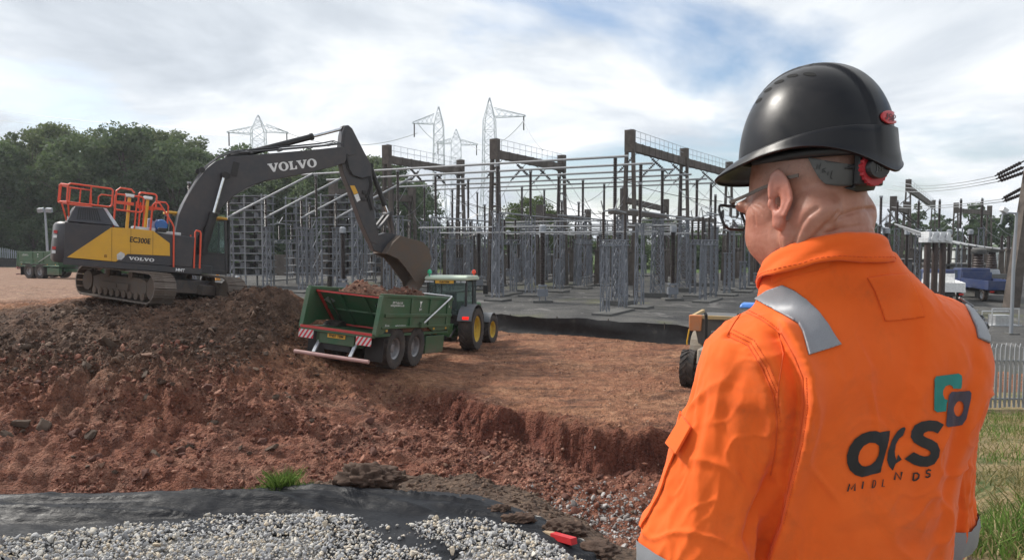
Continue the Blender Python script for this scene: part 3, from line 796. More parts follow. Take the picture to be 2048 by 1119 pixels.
def tower(px, py, Y, H, label, arms, wb, wt, pk, azi):
    q = at(px, py, Y=Y); H = q.z
    root = empty('transmission_tower', (q.x, q.y, 0), azi, label, 'pylon', 'steel transmission towers on the skyline')
    m = MB(); zc = H - pk
    lattice(m, (0, 0, 0), (0, 0, zc * .55), wb, (wb + wt) / 2 * .8, 5, .2, .11)
    lattice(m, (0, 0, zc * .55), (0, 0, zc), (wb + wt) / 2 * .8, wt, 6, .19, .10)
    lattice(m, (0, 0, zc), (0, 0, H), wt, .3, 3, .15, .09)
    m.build('tower_body', STEEL_FAR, root, smooth=0)
    for s, L, h, d in arms:                                        # side, length, height below the top, root depth
        a = MB(); z = H - h; tip = Vector((s * L, 0, z)); w = wt * .5
        R4 = [Vector((s * w, -w, z)), Vector((s * w, w, z)), Vector((s * w, w, z + d)), Vector((s * w, -w, z + d))]
        tips = [tip + Vector((0, -.25, 0)), tip + Vector((0, .25, 0)), tip + Vector((0, .25, .3)), tip + Vector((0, -.25, .3))]
        for p, t in zip(R4, tips): a.bar(p, t, .15)
        n = 5
        for k in range(n):
            for i in range(4):
                u, v = R4[i].lerp(tips[i], k / n), R4[(i + 1) % 4].lerp(tips[(i + 1) % 4], (k + 1) / n); a.bar(u, v, .09)
        a.build('cross_arm', STEEL_FAR, root, smooth=0)
        st = MB(); st.tube([tip + Vector((-s * .6, 0, 0)), tip + Vector((-s * .6, 0, -4.2))], .22, 6); st.build('insulator_string', INS, root)
    return root
INS = flat('porcelain_dark', (.036, .026, .024), .32)
INSG = flat('porcelain_grey', (.085, .085, .088), .4)
tower(516, 230, 235, 0, 'tower with two arms standing behind the excavator boom', [(-1, 9.5, 6.2, 2.2), (1, 9.5, 5.2, 2.2)], 7, 4.2, 5, .5)
tower(877, 213, 230, 0, 'tower with one arm reaching left, behind the left gantry', [(-1, 8.2, 5.5, 3.0)], 6, 3.0, 6, .2)
tower(912, 258, 300, 0, 'smaller farthest tower with two arms, right behind another tower', [(-1, 8, 6, 2.0), (1, 9, 6.4, 2.0)], 7, 4, 5, .1)
tower(979, 195, 225, 0, 'tallest tower with one arm reaching right, left of the middle gantry', [(1, 11.2, 6.0, 2.6)], 7, 3.4, 7, -.15)
ALU = flat('conductor_aluminium', (.42, .43, .44), .5, .4)
def sagline(name, a, b, sag, r, label, cat, group, mat=None, n=14):
    a = Vector(a); b = Vector(b)
    pts = [a.lerp(b, k / n) - Vector((0, 0, 4 * sag * (k / n) * (1 - k / n))) for k in range(n + 1)]
    o = MB().tube([p - a for p in pts], r, 5).build(name, mat or ALU, smooth=60); o.location = a
    return tag(o, label, cat, group)
gw = 'overhead line conductors on the skyline'
for (x0, y0, Y0, x1, y1, Y1, sg, lb) in [(-60, 213, 330, 478, 262, 232, 1.5, 'upper conductor running in from the left to the boom tower'), (-60, 233, 330, 488, 272, 232, 1.5, 'lower conductor running in from the left to the boom tower'),
                                     (556, 258, 232, 835, 266, 230, 4.5, 'sagging conductor between the boom tower and the one armed tower'), (935, 284, 300, 960, 300, 250, .5, 'short jumper right of the farthest tower'),
                                     (945, 280, 300, 1046, 243, 225, 4.5, 'slack conductor hanging below the tall tower arm'), (1046, 240, 225, 1085, 300, 130, .8, 'conductor dropping from the tall tower arm to the middle gantry'),
                                     (835, 246, 230, 905, 282, 298, 3, 'jumper from the one armed tower to the farthest tower')]:
    sagline('conductor', at(x0, y0, Y=Y0), at(x1, y1, Y=Y1), sg, .09, lb, 'power line', gw)
# ================================================================ SUBSTATION
AX = Vector((.49, .872, 0)); BX = Vector((.882, -.471, 0)); ANG_A = math.atan2(AX.y, AX.x); ANG_B = math.atan2(BX.y, BX.x)
CONC = Mat('weathered_concrete'); nA = CONC.noise(1.2, 6, .65, .3); nB = CONC.noise(9, 5, .7)
CONC.set(color=CONC.mix(CONC.ramp(nB, [(.4, 0.0), (.7, .5)]), CONC.ramp(nA, [(.3, (.060, .048, .040)), (.6, (.125, .103, .088)), (.8, (.20, .175, .15))]), (.055, .045, .04)), rough=.9); CONC.bump(nB, .4, .03); CONC = CONC.m
PADC = flat('pad_concrete', (.10, .098, .092), .9)
LAT = paint('lattice_steel', (.20, .215, .245), .55, .4, (.10, .095, .09), 1.2, .25)
TUBE = flat('busbar_metal', (.30, .31, .32), .5, .3); RACKM = flat('rack_steel', (.26, .27, .285), .6, .2)
def insulator(mb, z0, z1, r, n=10, x=0, y=0, pitch=.12):
    k = max(3, int((z1 - z0) / pitch)); prof = [(r * .9, z0)]
    for i in range(k):
        a = z0 + (z1 - z0) * (i + .1) / k; d = (z1 - z0) / k
        prof += [(r * .72, a), (r, a + d * .4), (r * .72, a + d * .7)]
    prof.append((r * .9, z1)); return mb.lathe(prof, n, (x, y, 0))
rgw = random.Random(3)
# --- prototypes (meshes shared)
def proto_support(h, ih, w=.46):
    m1 = lattice(MB(), (0, 0, .25), (0, 0, h), w, w * .85, max(4, int(h / .8)), .07, .036, cross=False); m1.box((0, 0, h + .02), (w + .15, w + .15, .06))
    m2 = insulator(MB(), h + .05, h + .05 + ih, .13)
    m3 = MB(); m3.box((0, 0, h + ih + .12), (.28, .16, .16))
    m4 = MB(); m4.bb((-.75, -.75, -.2), (.75, .75, .14))
    return [('lattice_column', m1.mesh('lattice_column', LAT, 0)), ('insulator', m2.mesh('insulator', INS)), ('clamp', m3.mesh('clamp', TUBE)), ('foundation', m4.mesh('foundation', PADC))]
def proto_vt():
    m1 = MB()
    for x in (-.22, .22):
        for y in (-.22, .22): m1.bar((x, y, .1), (x, y, 1.2), .07)
    m1.box((0, 0, .7), (.75, .55, .5)); m1.box((0, 0, 1.2), (.62, .62, .12))
    m2 = insulator(MB(), 1.26, 5.0, .21, 12); m3 = MB().lathe([(.1, 5.0), (.26, 5.05), (.26, 5.45), (.12, 5.55)], 12)
    m4 = MB(); m4.bb((-.7, -.7, -.2), (.7, .7, .15))
    return [('cabinet', m1.mesh('cabinet', LAT)), ('insulator', m2.mesh('insulator', INS)), ('head', m3.mesh('head', GALV_FAR)), ('foundation', m4.mesh('foundation', PADC))]
def proto_disc():
    m1 = MB()
    for x in (-1.5, 1.5): lattice(m1, (x, 0, .2), (x, 0, 4.1), .40, .34, 5, .065, .034, cross=False)
    lattice(m1, (-2.1, 0, 4.3), (2.1, 0, 4.3), .34, .34, 8, .06, .035, (0, 1, 0), (0, 0, 1), cross=False)
    out = [('lattice_frame', m1.mesh('lattice_frame', LAT, 0))]
    for x in (-1.8, 0, 1.8): out.append(('insulator', insulator(MB(), 4.5, 6.1, .115, 8, x).mesh('insulator', INS)))
    m3 = MB(); m3.tube([(-1.8, 0, 6.15), (0, 0, 6.3), (1.9, 0, 6.18)], .05, 6); m3.tube([(0, 0, 6.3), (.55, 0, 7.0)], .035, 6); m3.tube([(-1.8, 0, 6.15), (-2.2, 0, 6.75)], .035, 6)
    out.append(('contact_arm', m3.mesh('contact_arm', TUBE)))
    m4 = MB(); m4.bb((-2.1, -.6, -.2), (2.1, .6, .12)); out.append(('foundation', m4.mesh('foundation', PADC)))
    return out
def proto_squat():
    m1 = MB(); m1.hexa([(-.30, -.28, -.2), (.30, -.28, -.2), (.30, .28, -.2), (-.30, .28, -.2), (-.20, -.2, 3.3), (.20, -.2, 3.3), (.20, .2, 3.3), (-.20, .2, 3.3)]); m1.box((0, 0, 3.4), (1.1, .5, .2))
    m2 = insulator(MB(), 3.5, 4.9, .15, 8, 0, 0)
    return [('concrete_leg', m1.mesh('concrete_leg', CONC)), ('insulator', m2.mesh('insulator', INS))]
def place(proto, name, x, y, rz, label, cat, group):
    e = empty(name, (x, y, gz(x, y)), rz, label, cat, group)
    for nm, me in proto: link(nm, me, e)
    return e
S55 = proto_support(5.5, 2.5); S63 = proto_support(6.3, 3.45, .62); S42 = proto_support(3.4, 1.7, .42); S30 = proto_support(2.6, 2.9, .42); VT = proto_vt(); DISC = proto_disc(); SQ = proto_squat()
E0 = Vector((6.9, 48.8, 0))
# long busbar tubes at 10 m and their posts
gt = 'long high busbar tubes'; gs = 'tall lattice supports under the high busbar tubes'
for i in range(6):
    e = E0 + AX * (5.1 * i); L = (29, 31, 27, 33, 30, 26)[i]
    o = MB().tube([(0, 0, 0), tuple(-BX * L)], .085, 8).build('busbar_tube', TUBE); o.location = e + Vector((0, 0, 10)) + BX * .9
    tag(o, ('nearest and highest long grey busbar tube crossing the yard' if i == 0 else 'farthest of the six long high busbar tubes' if i == 5 else ORD[i] + ' of the six long high busbar tubes, counted from the nearest'), 'busbar', gt if 0 < i < 5 else None)
    for t, wh in ((9, 'right hand'), (18, 'middle'), (26.5, 'left hand')):
        q = e - BX * t; place(S63, 'busbar_support', q.x, q.y, ANG_A, wh + ' lattice column under the ' + ORD[i] + ' long high busbar tube from the front', 'post insulator', gs)
for i0 in (0, 3):                                                  # portals carrying three insulators at the tube ends
    c = E0 + AX * (5.1 * (i0 + 1))
    root = empty('busbar_portal', (c.x, c.y, 0), ANG_A, 'near portal beam with three tall black insulators under the busbar ends' if i0 == 0 else 'rear portal beam with three tall black insulators beside the right gantry', 'busbar portal')
    b = MB(); b.box((0, 0, 6.35), (11.6, .42, .34)); b.build('beam', CONC, root)
    for x in (-4.1, 4.1):
        f = lattice(MB(), (x, 0, .2), (x, 0, 6.18), .85, .6, 8, .09, .05, cross=True); f.build('lattice_column', LAT, root, smooth=0)
        MB().bb((x - .9, -.9, -.2), (x + .9, .9, .35)).build('foundation', PADC, root)
    for x in (-5.1, 0, 5.1): insulator(MB(), 6.52, 9.9, .15, 10, x).build('insulator', INS, root)
# steeply sloping tubes on the left
for i in range(5):
    a = Vector((-25.5 + 2.6 * i, 57.5 + 1.2 * i, 6.3)); b = a + Vector((6.2, 2.5, 3.7))
    o = MB().tube([(0, 0, 0), tuple(b - a)], .09, 8).build('sloping_tube', TUBE); o.location = a
    tag(o, ORD[i] + ' pale sloping busbar tube from the left under the excavator boom', 'busbar', 'sloping busbar tubes under the boom')
    place(S55, 'busbar_support', a.x, a.y + .1, ANG_A, 'lattice column at the foot of the ' + ORD[i] + ' sloping tube from the left', 'post insulator', 'lattice columns under the sloping tubes')
# near supports, at the bases seen in the photograph
for px, py, p, rot, lb in [(1085, 604, VT, 0, 'instrument transformer with tall dark column and grey cabinet standing alone in the near yard'), (997, 592, S55, ANG_A, 'lattice support on a pad just right of the tractor cab'), (1228, 625, DISC, ANG_A, 'disconnector frame on two lattice legs nearest the silt fence'),
                       (1278, 616, S55, ANG_A, 'lattice support on a dark pad right of the nearest disconnector'), (1123, 574, S55, ANG_A, 'lattice support behind the lone instrument transformer'), (1166, 573, DISC, ANG_A, 'disconnector frame behind the lone instrument transformer'),
                       (1240, 592, VT, 0, 'instrument transformer close behind the nearest disconnector'), (1395, 590, DISC, ANG_A, 'disconnector frame on a pad left of the utility vehicle'), (1428, 588, S55, ANG_A, 'lattice support just left of the worker shoulder'), (1462, 580, S55, ANG_A, "lattice support beside the worker's collar"),
                       (1345, 600, VT, 0, 'instrument transformer between the pads left of the utility vehicle'), (958, 580, VT, 0, 'instrument transformer behind the tractor exhaust'), (905, 570, S55, ANG_A, 'lattice support hidden behind the tractor roof'),
                       (687, 588, VT, 0, 'instrument transformer standing left of the earth load'), (735, 560, S55, ANG_A, 'lattice support behind the excavator bucket linkage'), (622, 570, S55, ANG_A, 'tall lattice support left of the earth load'), (560, 560, DISC, ANG_A, 'disconnector frame right of the excavator cab')]:
    q = at(px, py, z=0); place(p, {id(VT): 'instrument_transformer', id(DISC): 'disconnector'}.get(id(p), 'busbar_support'), q.x, q.y, rot, lb, {id(VT): 'transformer', id(DISC): 'disconnector'}.get(id(p), 'post insulator'), None)
# slack jumper wires between the posts
for i in range(44):
    q = Vector((-9, 60, 0)) + AX * rgw.uniform(-6, 30) + BX * rgw.uniform(-4, 24); d = (AX if i % 2 else BX) * rgw.uniform(3.5, 8); z0, z1 = rgw.uniform(5.2, 9.8), rgw.uniform(4.6, 7.5)
    sagline('jumper_wire', q + Vector((0, 0, z0)), q + d + Vector((0, 0, z1)), rgw.uniform(.3, 1.2), .022, 'slack jumper wire hanging between posts in the substation', 'wire', 'jumper wires in the substation', INS, 8)
# the field of repeated supports behind
rg = random.Random(19)
for j in range(-5, 5):
    for i in range(0, 8):
        q = Vector((8.5, 53.5, 0)) + AX * (5.1 * i + (2.5 if j % 2 else 0)) + BX * (5.3 * j)
        if q.y > 97 or q.y < 50 or (q.x < -13 and q.y > 62) or (i * 5 + j * 7) % 5 in (0, 3): continue
        k = (i * 3 + j * 5) % 5
        p, nm, lb, ct = [(DISC, 'disconnector', 'disconnector frame in the rows deeper in the substation', 'disconnector'), (S30, 'busbar_support', 'low lattice post with long insulator in the rows deeper in the substation', 'post insulator'), (VT, 'instrument_transformer', 'instrument transformer in the rows deeper in the substation', 'transformer'),
                         (S42, 'busbar_support', 'short lattice post with insulator in the rows deeper in the substation', 'post insulator'), (S55, 'busbar_support', 'lattice post with insulator in the rows deeper in the substation', 'post insulator')][k]
        place(p, nm, q.x + rg.uniform(-.4, .4), q.y + rg.uniform(-.4, .4), ANG_A if k != 4 else ANG_B, lb, ct, nm.replace('_', ' ') + 's in the deep rows')
for i in range(110):                                               # older section: squat concrete legs
    x = -10 + (i * 37 % 110) * .62 + rg.uniform(-.4, .4); y = 72 + (i % 5) * 6 + rg.uniform(-1, 1)
    place(SQ, 'concrete_support', x, y, ANG_A, 'squat brown concrete leg with an insulator in the old part of the yard', 'post insulator', 'squat concrete supports')
for i in range(9):                                                # lower tubes at 5 to 6 m, both ways
    q = Vector((9.5, 47.5, 0)) + AX * (4.2 * i); L = 17 + (i * 5) % 9
    o = MB().tube([(0, 0, 0), tuple(-BX * L)], .06, 6).build('busbar_tube', TUBE); o.location = q + Vector((0, 0, 5.0 + .5 * (i % 3)))
    tag(o, 'thin low busbar tube crossing at the height of the disconnectors', 'busbar', 'low busbar tubes')
for i in range(7):
    q = Vector((-6 + 4.6 * i, 55 - 2.2 * i, 0)); L = 16
    o = MB().tube([(0, 0, 0), tuple(AX * L + Vector((0, 0, -.3)))], .06, 6).build('busbar_tube', TUBE); o.location = q + Vector((0, 0, 6.2 + .3 * (i % 2)))
    tag(o, 'thin low busbar tube running away from the camera', 'busbar', 'receding low busbar tubes')
# concrete gantries
def mast(root, x, H, w=.78):
    m = MB()
    for s in (-1, 1):
        m.hexa([(x - .14 + s * w * .75, -.22, -.3), (x + .14 + s * w * .75, -.22, -.3), (x + .14 + s * w * .75, .22, -.3), (x - .14 + s * w * .75, .22, -.3),
                (x - .11 + s * w * .34, -.18, H - 1.7), (x + .11 + s * w * .34, -.18, H - 1.7), (x + .11 + s * w * .34, .18, H - 1.7), (x - .11 + s * w * .34, .18, H - 1.7)])
    n = 6
    for k in range(1, n):
        z = (H - 2) * k / n; m.box((x, 0, z), (w * (1.42 - .75 * k / n), .22, .16))
    m.bb((x - w * .48, -.25, H - 1.7), (x + w * .48, .25, H))
    return m.build('mast', CONC, root)
def gantry(masts, H, label, hb=.68, rail=True, strings=6):
    root = empty('concrete_gantry', (masts[0][0], masts[0][1], gz(*masts[0])), 0, label, 'gantry'); o = Vector(masts[0] + (0,))
    for k, m in enumerate(masts):
        d = Vector(m + (0,)) - o; mt = mast(root, 0, H[k]); mt.location = d; mt.rotation_euler = (0, 0, ANG_B)
    for k, (a, b) in enumerate(zip(masts[:-1], masts[1:])):
        A = Vector(a + (H[k] - 1.25,)) - o; B = Vector(b + (H[k + 1] - 1.25,)) - o; d = (B - A).normalized()
        bm_ = MB(); bm_.bar(A, B, .42, hb)
        for q in range(9): p = A.lerp(B, (q + .5) / 9); bm_.bar(p + Vector((0, 0, -hb / 2 - .03)), p + Vector((0, 0, hb / 2 + .03)), .47, .18, up=d)
        bm_.build('beam', CONC, root)
        if rail:
            r = MB(); up = Vector((0, 0, hb / 2))
            for h in (.5, 1.0): r.bar(A + up + Vector((0, 0, h)), B + up + Vector((0, 0, h)), .03)
            for q in range(13): p = A.lerp(B, q / 12) + up; r.bar(p, p + Vector((0, 0, 1.0)), .03)
            r.build('handrail', GALV_FAR, root, smooth=0)
        for q in range(strings):
            p = A.lerp(B, (q + .6) / (strings + .2)) + o - Vector((0, 0, hb / 2)); s = (1 if q % 2 else -1)
            dv = Vector((BX.x * s * 1.6, BX.y * s * 1.6, -1.5)); i1 = p + dv
            st = MB(); st.tube([(0, 0, 0), tuple(dv * .2)], .03, 5)
            for w in range(9): c = dv * (.2 + .08 * w); st.tube([c, c + dv * .03], [.14, .11], 7)
            st.tube([tuple(dv * .2), tuple(dv)], .045, 5)
            ob = st.build('insulator_string', INS, smooth=50); ob.location = p; tag(ob, 'dark insulator string slung under a concrete gantry beam', 'insulator', 'insulator strings under the gantries')
            sagline('dropper_wire', i1, i1 + Vector((BX.x * s * 3.2, BX.y * s * 3.2, -2.4 - .5 * (q % 3))), .5, .022, 'thin wire dropping from an insulator string under a gantry', 'wire', 'wires dropping from the gantries', n=8)
gantry([(-11.3, 66), (-5.5, 78)], (13, 13), 'left concrete gantry behind the excavator bucket with a railed beam')
gantry([(-1.45, 62), (5.03, 73.7)], (13, 13), 'middle concrete gantry with a railed beam, round tree below it')
gantry([(9.2, 57), (16.1, 68.3), (23.8, 80)], (13, 13, 13), 'right concrete gantry with two bays, tallest against the sky beside the helmet', strings=5)
gantry([(3.2, 84), (10, 96)], (8.5, 8.5), 'low concrete gantry seen below the middle gantry beam', .6, False, 4)
gantry([(12.0, 78), (19, 90)], (10, 9.5), 'lower concrete gantry seen through the right gantry', .6, False, 4)
gantry([(-16.8, 68.5), (-11.0, 80)], (10.2, 10.2), 'weathered gantry half hidden by the excavator arm', .7, False, 4)
gantry([(56, 103), (88, 152)], (13, 12.8), 'far gantry descending right of the helmet ratchet', .9, True, 5)
gantry([(72, 118), (84, 128)], (10.5, 10.5), 'small far gantry above the treeline at right', .7, False, 4)
gantry([(44, 84), (52, 96)], (9.5, 9.5), 'low gantry just right of the helmet', .6, False, 4)
# equipment racks under the boom: stacked shelves of capacitors
def rack(px, pyb, Y, wd, tiers, label):
    q = at(px, pyb, Y=Y); root = empty('capacitor_rack', (q.x, q.y, gz(q.x, q.y)), -.15, label, 'capacitor bank')
    fr = MB(); H = 8.8
    for x in (-wd / 2, 0, wd / 2):
        for y in (-1.1, 1.1): fr.bar((x, y, 0), (x, y, H), .12)
    fr.build('frame', RACKM, root, smooth=0)
    sh = MB(); cp = MB().bb((-.17, -.9, 0), (.17, .9, .36)).mesh('capacitor', INSG); cp2 = MB().bb((-.22, -.5, 0), (.22, .5, .46)).mesh('capacitor', LAT); ins = insulator(MB(), 0, .62, .12, 7).mesh('insulator', INS)
    shelf = MB().bb((-wd / 2 - .25, -1.2, 0), (wd / 2 + .25, 1.2, .07)).mesh('shelf', RACKM)
    for t in range(tiers):
        z = 1.1 + (H - 1.3) * t / (tiers - 1)
        s = link('shelf', shelf, root); s.location = (0, 0, z)
        n = int(wd / .5)
        if t < tiers - 1:
            for k in range(n):
                c = link('capacitor', (cp, cp2, ins)[(k * 5 + t * 3 + int(wd)) % 3], root); c.location = (-wd / 2 + (k + .5) * wd / n, -.25 if (k + t) % 2 else .3, z + .1)
rack(503, 545, 70, 3.5, 12, 'grey multi tier equipment rack just right of the excavator cab')
rack(604, 542, 74, 2.2, 11, 'narrow grey multi tier rack under the middle of the boom')
rack(683, 545, 69, 3.0, 12, 'wide grey multi tier rack left of the excavator arm')
rack(758, 540, 76, 2.0, 9, 'grey rack partly behind the excavator arm')
# low walls and huts at the back of the yard
def block(name, px0, px1, Y, h, dp, label, cat, mat, roofm=None, wins=0):
    a = at(px0, 480, Y=Y); b = at(px1, 480, Y=Y); root = empty(name, ((a.x + b.x) / 2, Y, gz((a.x + b.x) / 2, Y)), 0, label, cat); w = b.x - a.x
    MB().bb((-w / 2, 0, -.3), (w / 2, dp, h)).build('wall', mat, root)
    if roofm: MB().bb((-w / 2 - .2, -.2, h), (w / 2 + .2, dp + .2, h + .25)).build('roof', roofm, root)
    for k in range(wins):
        x = -w / 2 + w * (k + .5) / wins; f = MB().bb((x - .5, -.06, h * .4), (x + .5, .0, h * .75)).build('window', GALV_FAR, root); MB().bb((x - .42, -.075, h * .43), (x + .42, -.055, h * .72)).build('pane', INS, f)
    return root
block('blast_wall', 540, 830, 92, 2.6, .5, 'long low dark concrete wall behind the racks', 'wall', CONC)
block('control_hut', 1085, 1130, 96, 2.3, 4, 'long dark flat roofed hut at the back of the yard behind the right gantry mast', 'hut', CONC, PADC, 0)
block('control_hut', 1000, 1060, 97, 2.3, 4, 'small dark concrete hut behind the middle gantry', 'hut', CONC, PADC, 0)
WHITEW = flat('white_cladding', (.62, .63, .64), .5); GREYW = flat('grey_cladding', (.22, .225, .23), .6)
block('warehouse', 1912, 2130, 118, 2.9, 14, 'long pale low warehouse under the treeline at right', 'building', WHITEW, GREYW, 6)
block('equipment_housing', 1875, 1990, 74, 1.8, 4, 'dark flat topped housing in front of the pale warehouse', 'hut', GREYW, PADC, 0)
block('equipment_housing', 1760, 1870, 80, 2.1, 4, "dark housing behind the worker's right shoulder", 'hut', GREYW, PADC, 0)
for x, y, lb in [(435, 541, 'orange traffic cone nearest the excavator cab'), (475, 541, 'orange traffic cone right of its neighbour by the cab')]:
    q = at(x, y, Y=80); e = empty('traffic_cone', (q.x, q.y, gz(q.x, q.y)), 0, lb, 'cone'); OC = bpy.data.materials.get('cone_orange') or flat('cone_orange', (.75, .30, .03), .5)
    MB().lathe([(.30, .04), (.06, 1.0), (.05, 1.0)], 12).build('cone_body', OC, e); MB().bb((-.38, -.38, 0), (.38, .38, .05)).build('base', INS, e); MB().lathe([(.235, .35), (.17, .56)], 12, caps=False).build('reflective_band', WHITEW, e)
# --- right edge
q = at(2022, 668, z=0.0); e = empty('camera_pole', (q.x, q.y, gz(q.x, q.y)), 0, 'slim grey pole with a bracketed camera at the right edge', 'pole')
mb = MB(); mb.tube([(0, 0, -.2), (.0, 0, 3.2), (.05, 0, 5.75)], [.085, .075, .06], 10); mb.build('pole', GALV, e)
mb = MB(); mb.tube([(.05, 0, 5.7), (-.3, 0, 5.72), (-.62, 0, 5.66)], .045, 8); mb.tube([(-.6, 0, 5.66), (-.68, 0, 5.2)], .04, 8); mb.build('bracket', GALV, e)
MB().box((-.55, 0, 5.85), (.3, .22, .2), Euler((0, .5, .2)).to_matrix()).build('camera_housing', WHITEW, e); MB().bb((-.25, -.25, -.05), (.25, .25, .06)).build('foundation', PADC, e)
q = at(2036, 560, Y=48); e = empty('concrete_mast', (q.x, q.y, gz(q.x, q.y)), 0, 'thick brown concrete mast leaning in at the right edge', 'mast')
mb = MB(); mb.hexa([(-.75, -.4, -.3), (-.1, -.4, -.3), (-.1, .4, -.3), (-.75, .4, -.3), (.55, -.25, 11.5), (.95, -.25, 11.5), (.95, .25, 11.5), (.55, .25, 11.5)]); mb.build('shaft', CONC, e)
mb = MB(); mb.hexa([(1.6, -.4, -.3), (2.2, -.4, -.3), (2.2, .4, -.3), (1.6, .4, -.3), (.75, -.24, 11.4), (1.1, -.24, 11.4), (1.1, .24, 11.4), (.75, .24, 11.4)]); mb.build('shaft', CONC, e)
for k, (x0, y0, x1, y1) in enumerate([(1990, 352, 2048, 322), (1992, 358, 2052, 332), (1996, 363, 2056, 342), (2004, 398, 2052, 372), (2006, 403, 2056, 384)]):
    a = at(x0, y0, Y=47 + k * .5); b = at(x1, y1, Y=47.5 + k * .5); d = b - a; st = MB()
    st.tube([(0, 0, 0), tuple(d)], .05, 6)
    for w in range(9): c = d * (.12 + .09 * w); st.tube([c, c + d * .03], [.13, .10], 7)
    o = st.build('insulator_string', INS, smooth=50); o.location = a; tag(o, 'brown insulator string reaching up to the leaning concrete mast', 'insulator', 'insulator strings on the leaning mast')
    far = at(1800 - 14 * k, (365, 371, 378, 403, 408)[k], Y=96); sagline('conductor', a, far, .5, .03, 'nearly level conductor running left from the leaning mast', 'power line', 'conductors from the leaning mast')
BROWN = flat('porcelain_brown', (.045, .028, .024), .55)
for px, pyb, Y, s, lb in [(1955, 575, 58, 1.0, 'larger brown bushing on a concrete plinth right of the worker'), (1982, 562, 66, .95, 'smaller brown bushing behind the larger one')]:
    q = at(px, pyb, Y=Y); e = empty('bushing', (q.x, q.y, gz(q.x, q.y)), 0, lb, 'bushing')
    b = MB(); b.bb((-.55, -.55, -.2), (.55, .55, 1.05)); b.hexa([(-1.3, -.9, 1.05), (1.3, -.9, 1.05), (1.3, .9, 1.05), (-1.3, .9, 1.05), (-1.1, -.7, 1.4), (1.1, -.7, 1.4), (1.1, .7, 1.4), (-1.1, .7, 1.4)]); b.build('plinth', PADC, e)
    MB().lathe([(.7, 1.4), (.62, 1.75), (.45, 1.85)], 14).build('flange', GALV_FAR, e)
    pr = [(.50 - .012 * k - (.06 if k % 2 else 0), 1.85 + .1 * k) for k in range(16)]; MB().lathe(pr, 14).build('porcelain', BROWN, e)
    MB().lathe([(.5, 3.35), (.55, 3.45), (.55, 3.7), (.3, 3.85)], 14).build('cap', PADC, e)
q = at(1868, 575, Y=44); e = empty('breaker', (q.x, q.y, gz(q.x, q.y)), .2, 'white capped breaker on three brown columns above the worker shoulder', 'breaker')
b = MB(); b.bb((-1.1, -.6, -.2), (1.1, .6, .7)); b.build('plinth', PADC, e)
for x in (-.55, 0, .55):
    pr = [(.18 - (.016 if k % 2 else 0), .7 + .06 * k) for k in range(61)]; MB().lathe(pr, 10, (x, 0, 0)).build('porcelain', BROWN, e)
c = MB(); c.bb((-.85, -.4, 4.3), (.85, .4, 4.62)); c.bb((-.75, -.34, 4.62), (.75, .34, 4.95))
for x in (-.5, 0, .5): c.box((x, -.42, 4.62), (.28, .1, .5), Euler((0, .3, 0)).to_matrix())
c.build('cap', WHITEW, e, bevel=.03)
for k in range(7):                                                 # fanned grey tubes over the worker's right shoulder
    a = at(1790 + 9 * k, 448 + 5 * k, Y=60 + 3 * k); b = at(1905 + 16 * k, 486 + 2 * k, Y=48 + 2.5 * k)
    o = MB().tube([(0, 0, 0), tuple(b - a)], .07, 6).build('sloping_tube', TUBE); o.location = a; tag(o, "pale sloping tube fanning out above the worker's right shoulder", 'busbar', 'fanned tubes above the right shoulder')
for k in range(10):
    q = at(1770 + 21 * k, 560 - (k % 3) * 6, Y=62 + (k * 7) % 15); place(S55 if k % 2 else VT, 'busbar_support' if k % 2 else 'instrument_transformer', q.x, q.y, ANG_A, ('lattice post' if k % 2 else 'instrument transformer') + " in the yard beyond the worker's right shoulder", 'post insulator' if k % 2 else 'transformer', 'equipment beyond the right shoulder')
# lamp post on the far left
q = at(97, 520, Y=80); e = empty('floodlight_pole', (q.x, q.y, gz(q.x, q.y)), 0, 'grey floodlight pole standing in front of the tree belt', 'lamp post')
top = at(90, 422, Y=80); H = top.z - e.location.z; mb = MB(); mb.tube([(0, 0, -.2), (top.x - q.x, 0, H)], [.16, .10], 8); mb.build('pole', GALV_FAR, e)
for sx in (-.45, .45): MB().box((top.x - q.x + sx, 0, H + .1), (.6, .4, .45), Euler((.3, .2 * sx, 0)).to_matrix()).build('lamp', GALV_FAR, e)
# ================================================================ VEHICLES
def pose(X, Y, Z, yaw, pitch=0, roll=0):
    return Matrix.Translation((X, Y, Z)) @ Matrix.Rotation(R(yaw), 4, 'Z') @ Matrix.Rotation(-R(pitch), 4, 'Y') @ Matrix.Rotation(R(roll), 4, 'X')
GREY = paint('machine_grey', (.036, .037, .044), .42, .32, (.13, .10, .08), 1.6, mud=1.3)
YEL = paint('machine_yellow', (.70, .375, .030), .40, .26, (.30, .19, .09), 1.3, mud=1.0)
ORR = paint('rail_orange_red', (.72, .085, .035), .42, .15, (.35, .16, .10), 2.5)
BLK = paint('black_rubbery', (.014, .014, .015), .55, .2, (.10, .08, .065), 3)
STEELW = paint('worn_steel', (.20, .165, .14), .5, .5, (.10, .07, .052), 2.2, .45)
MUDST = paint('muddy_steel', (.105, .085, .07), .75, .7, (.16, .11, .08), 2.5, .15, .3)
CHROME = flat('chrome_rod', (.65, .66, .68), .18, 1.0)
SILV = flat('silver_sheet', (.52, .53, .54), .38, .7)
WHT = flat('white_paint', (.78, .78, .77), .45)
REDP = paint('red_paint', (.52, .035, .035), .42, .25, (.28, .17, .12), 3)
def glassmat(name, c, tr=.6):
    M = Mat(name); M.set(color=c, rough=.03, trans=tr, ior=1.15, spec=.6); return M.m
GLASS = glassmat('cab_glass', (.55, .66, .64), .94)
TYRE = paint('tyre_rubber', (.030, .028, .027), .85, .75, (.125, .095, .078), 3.2, 0, .3)
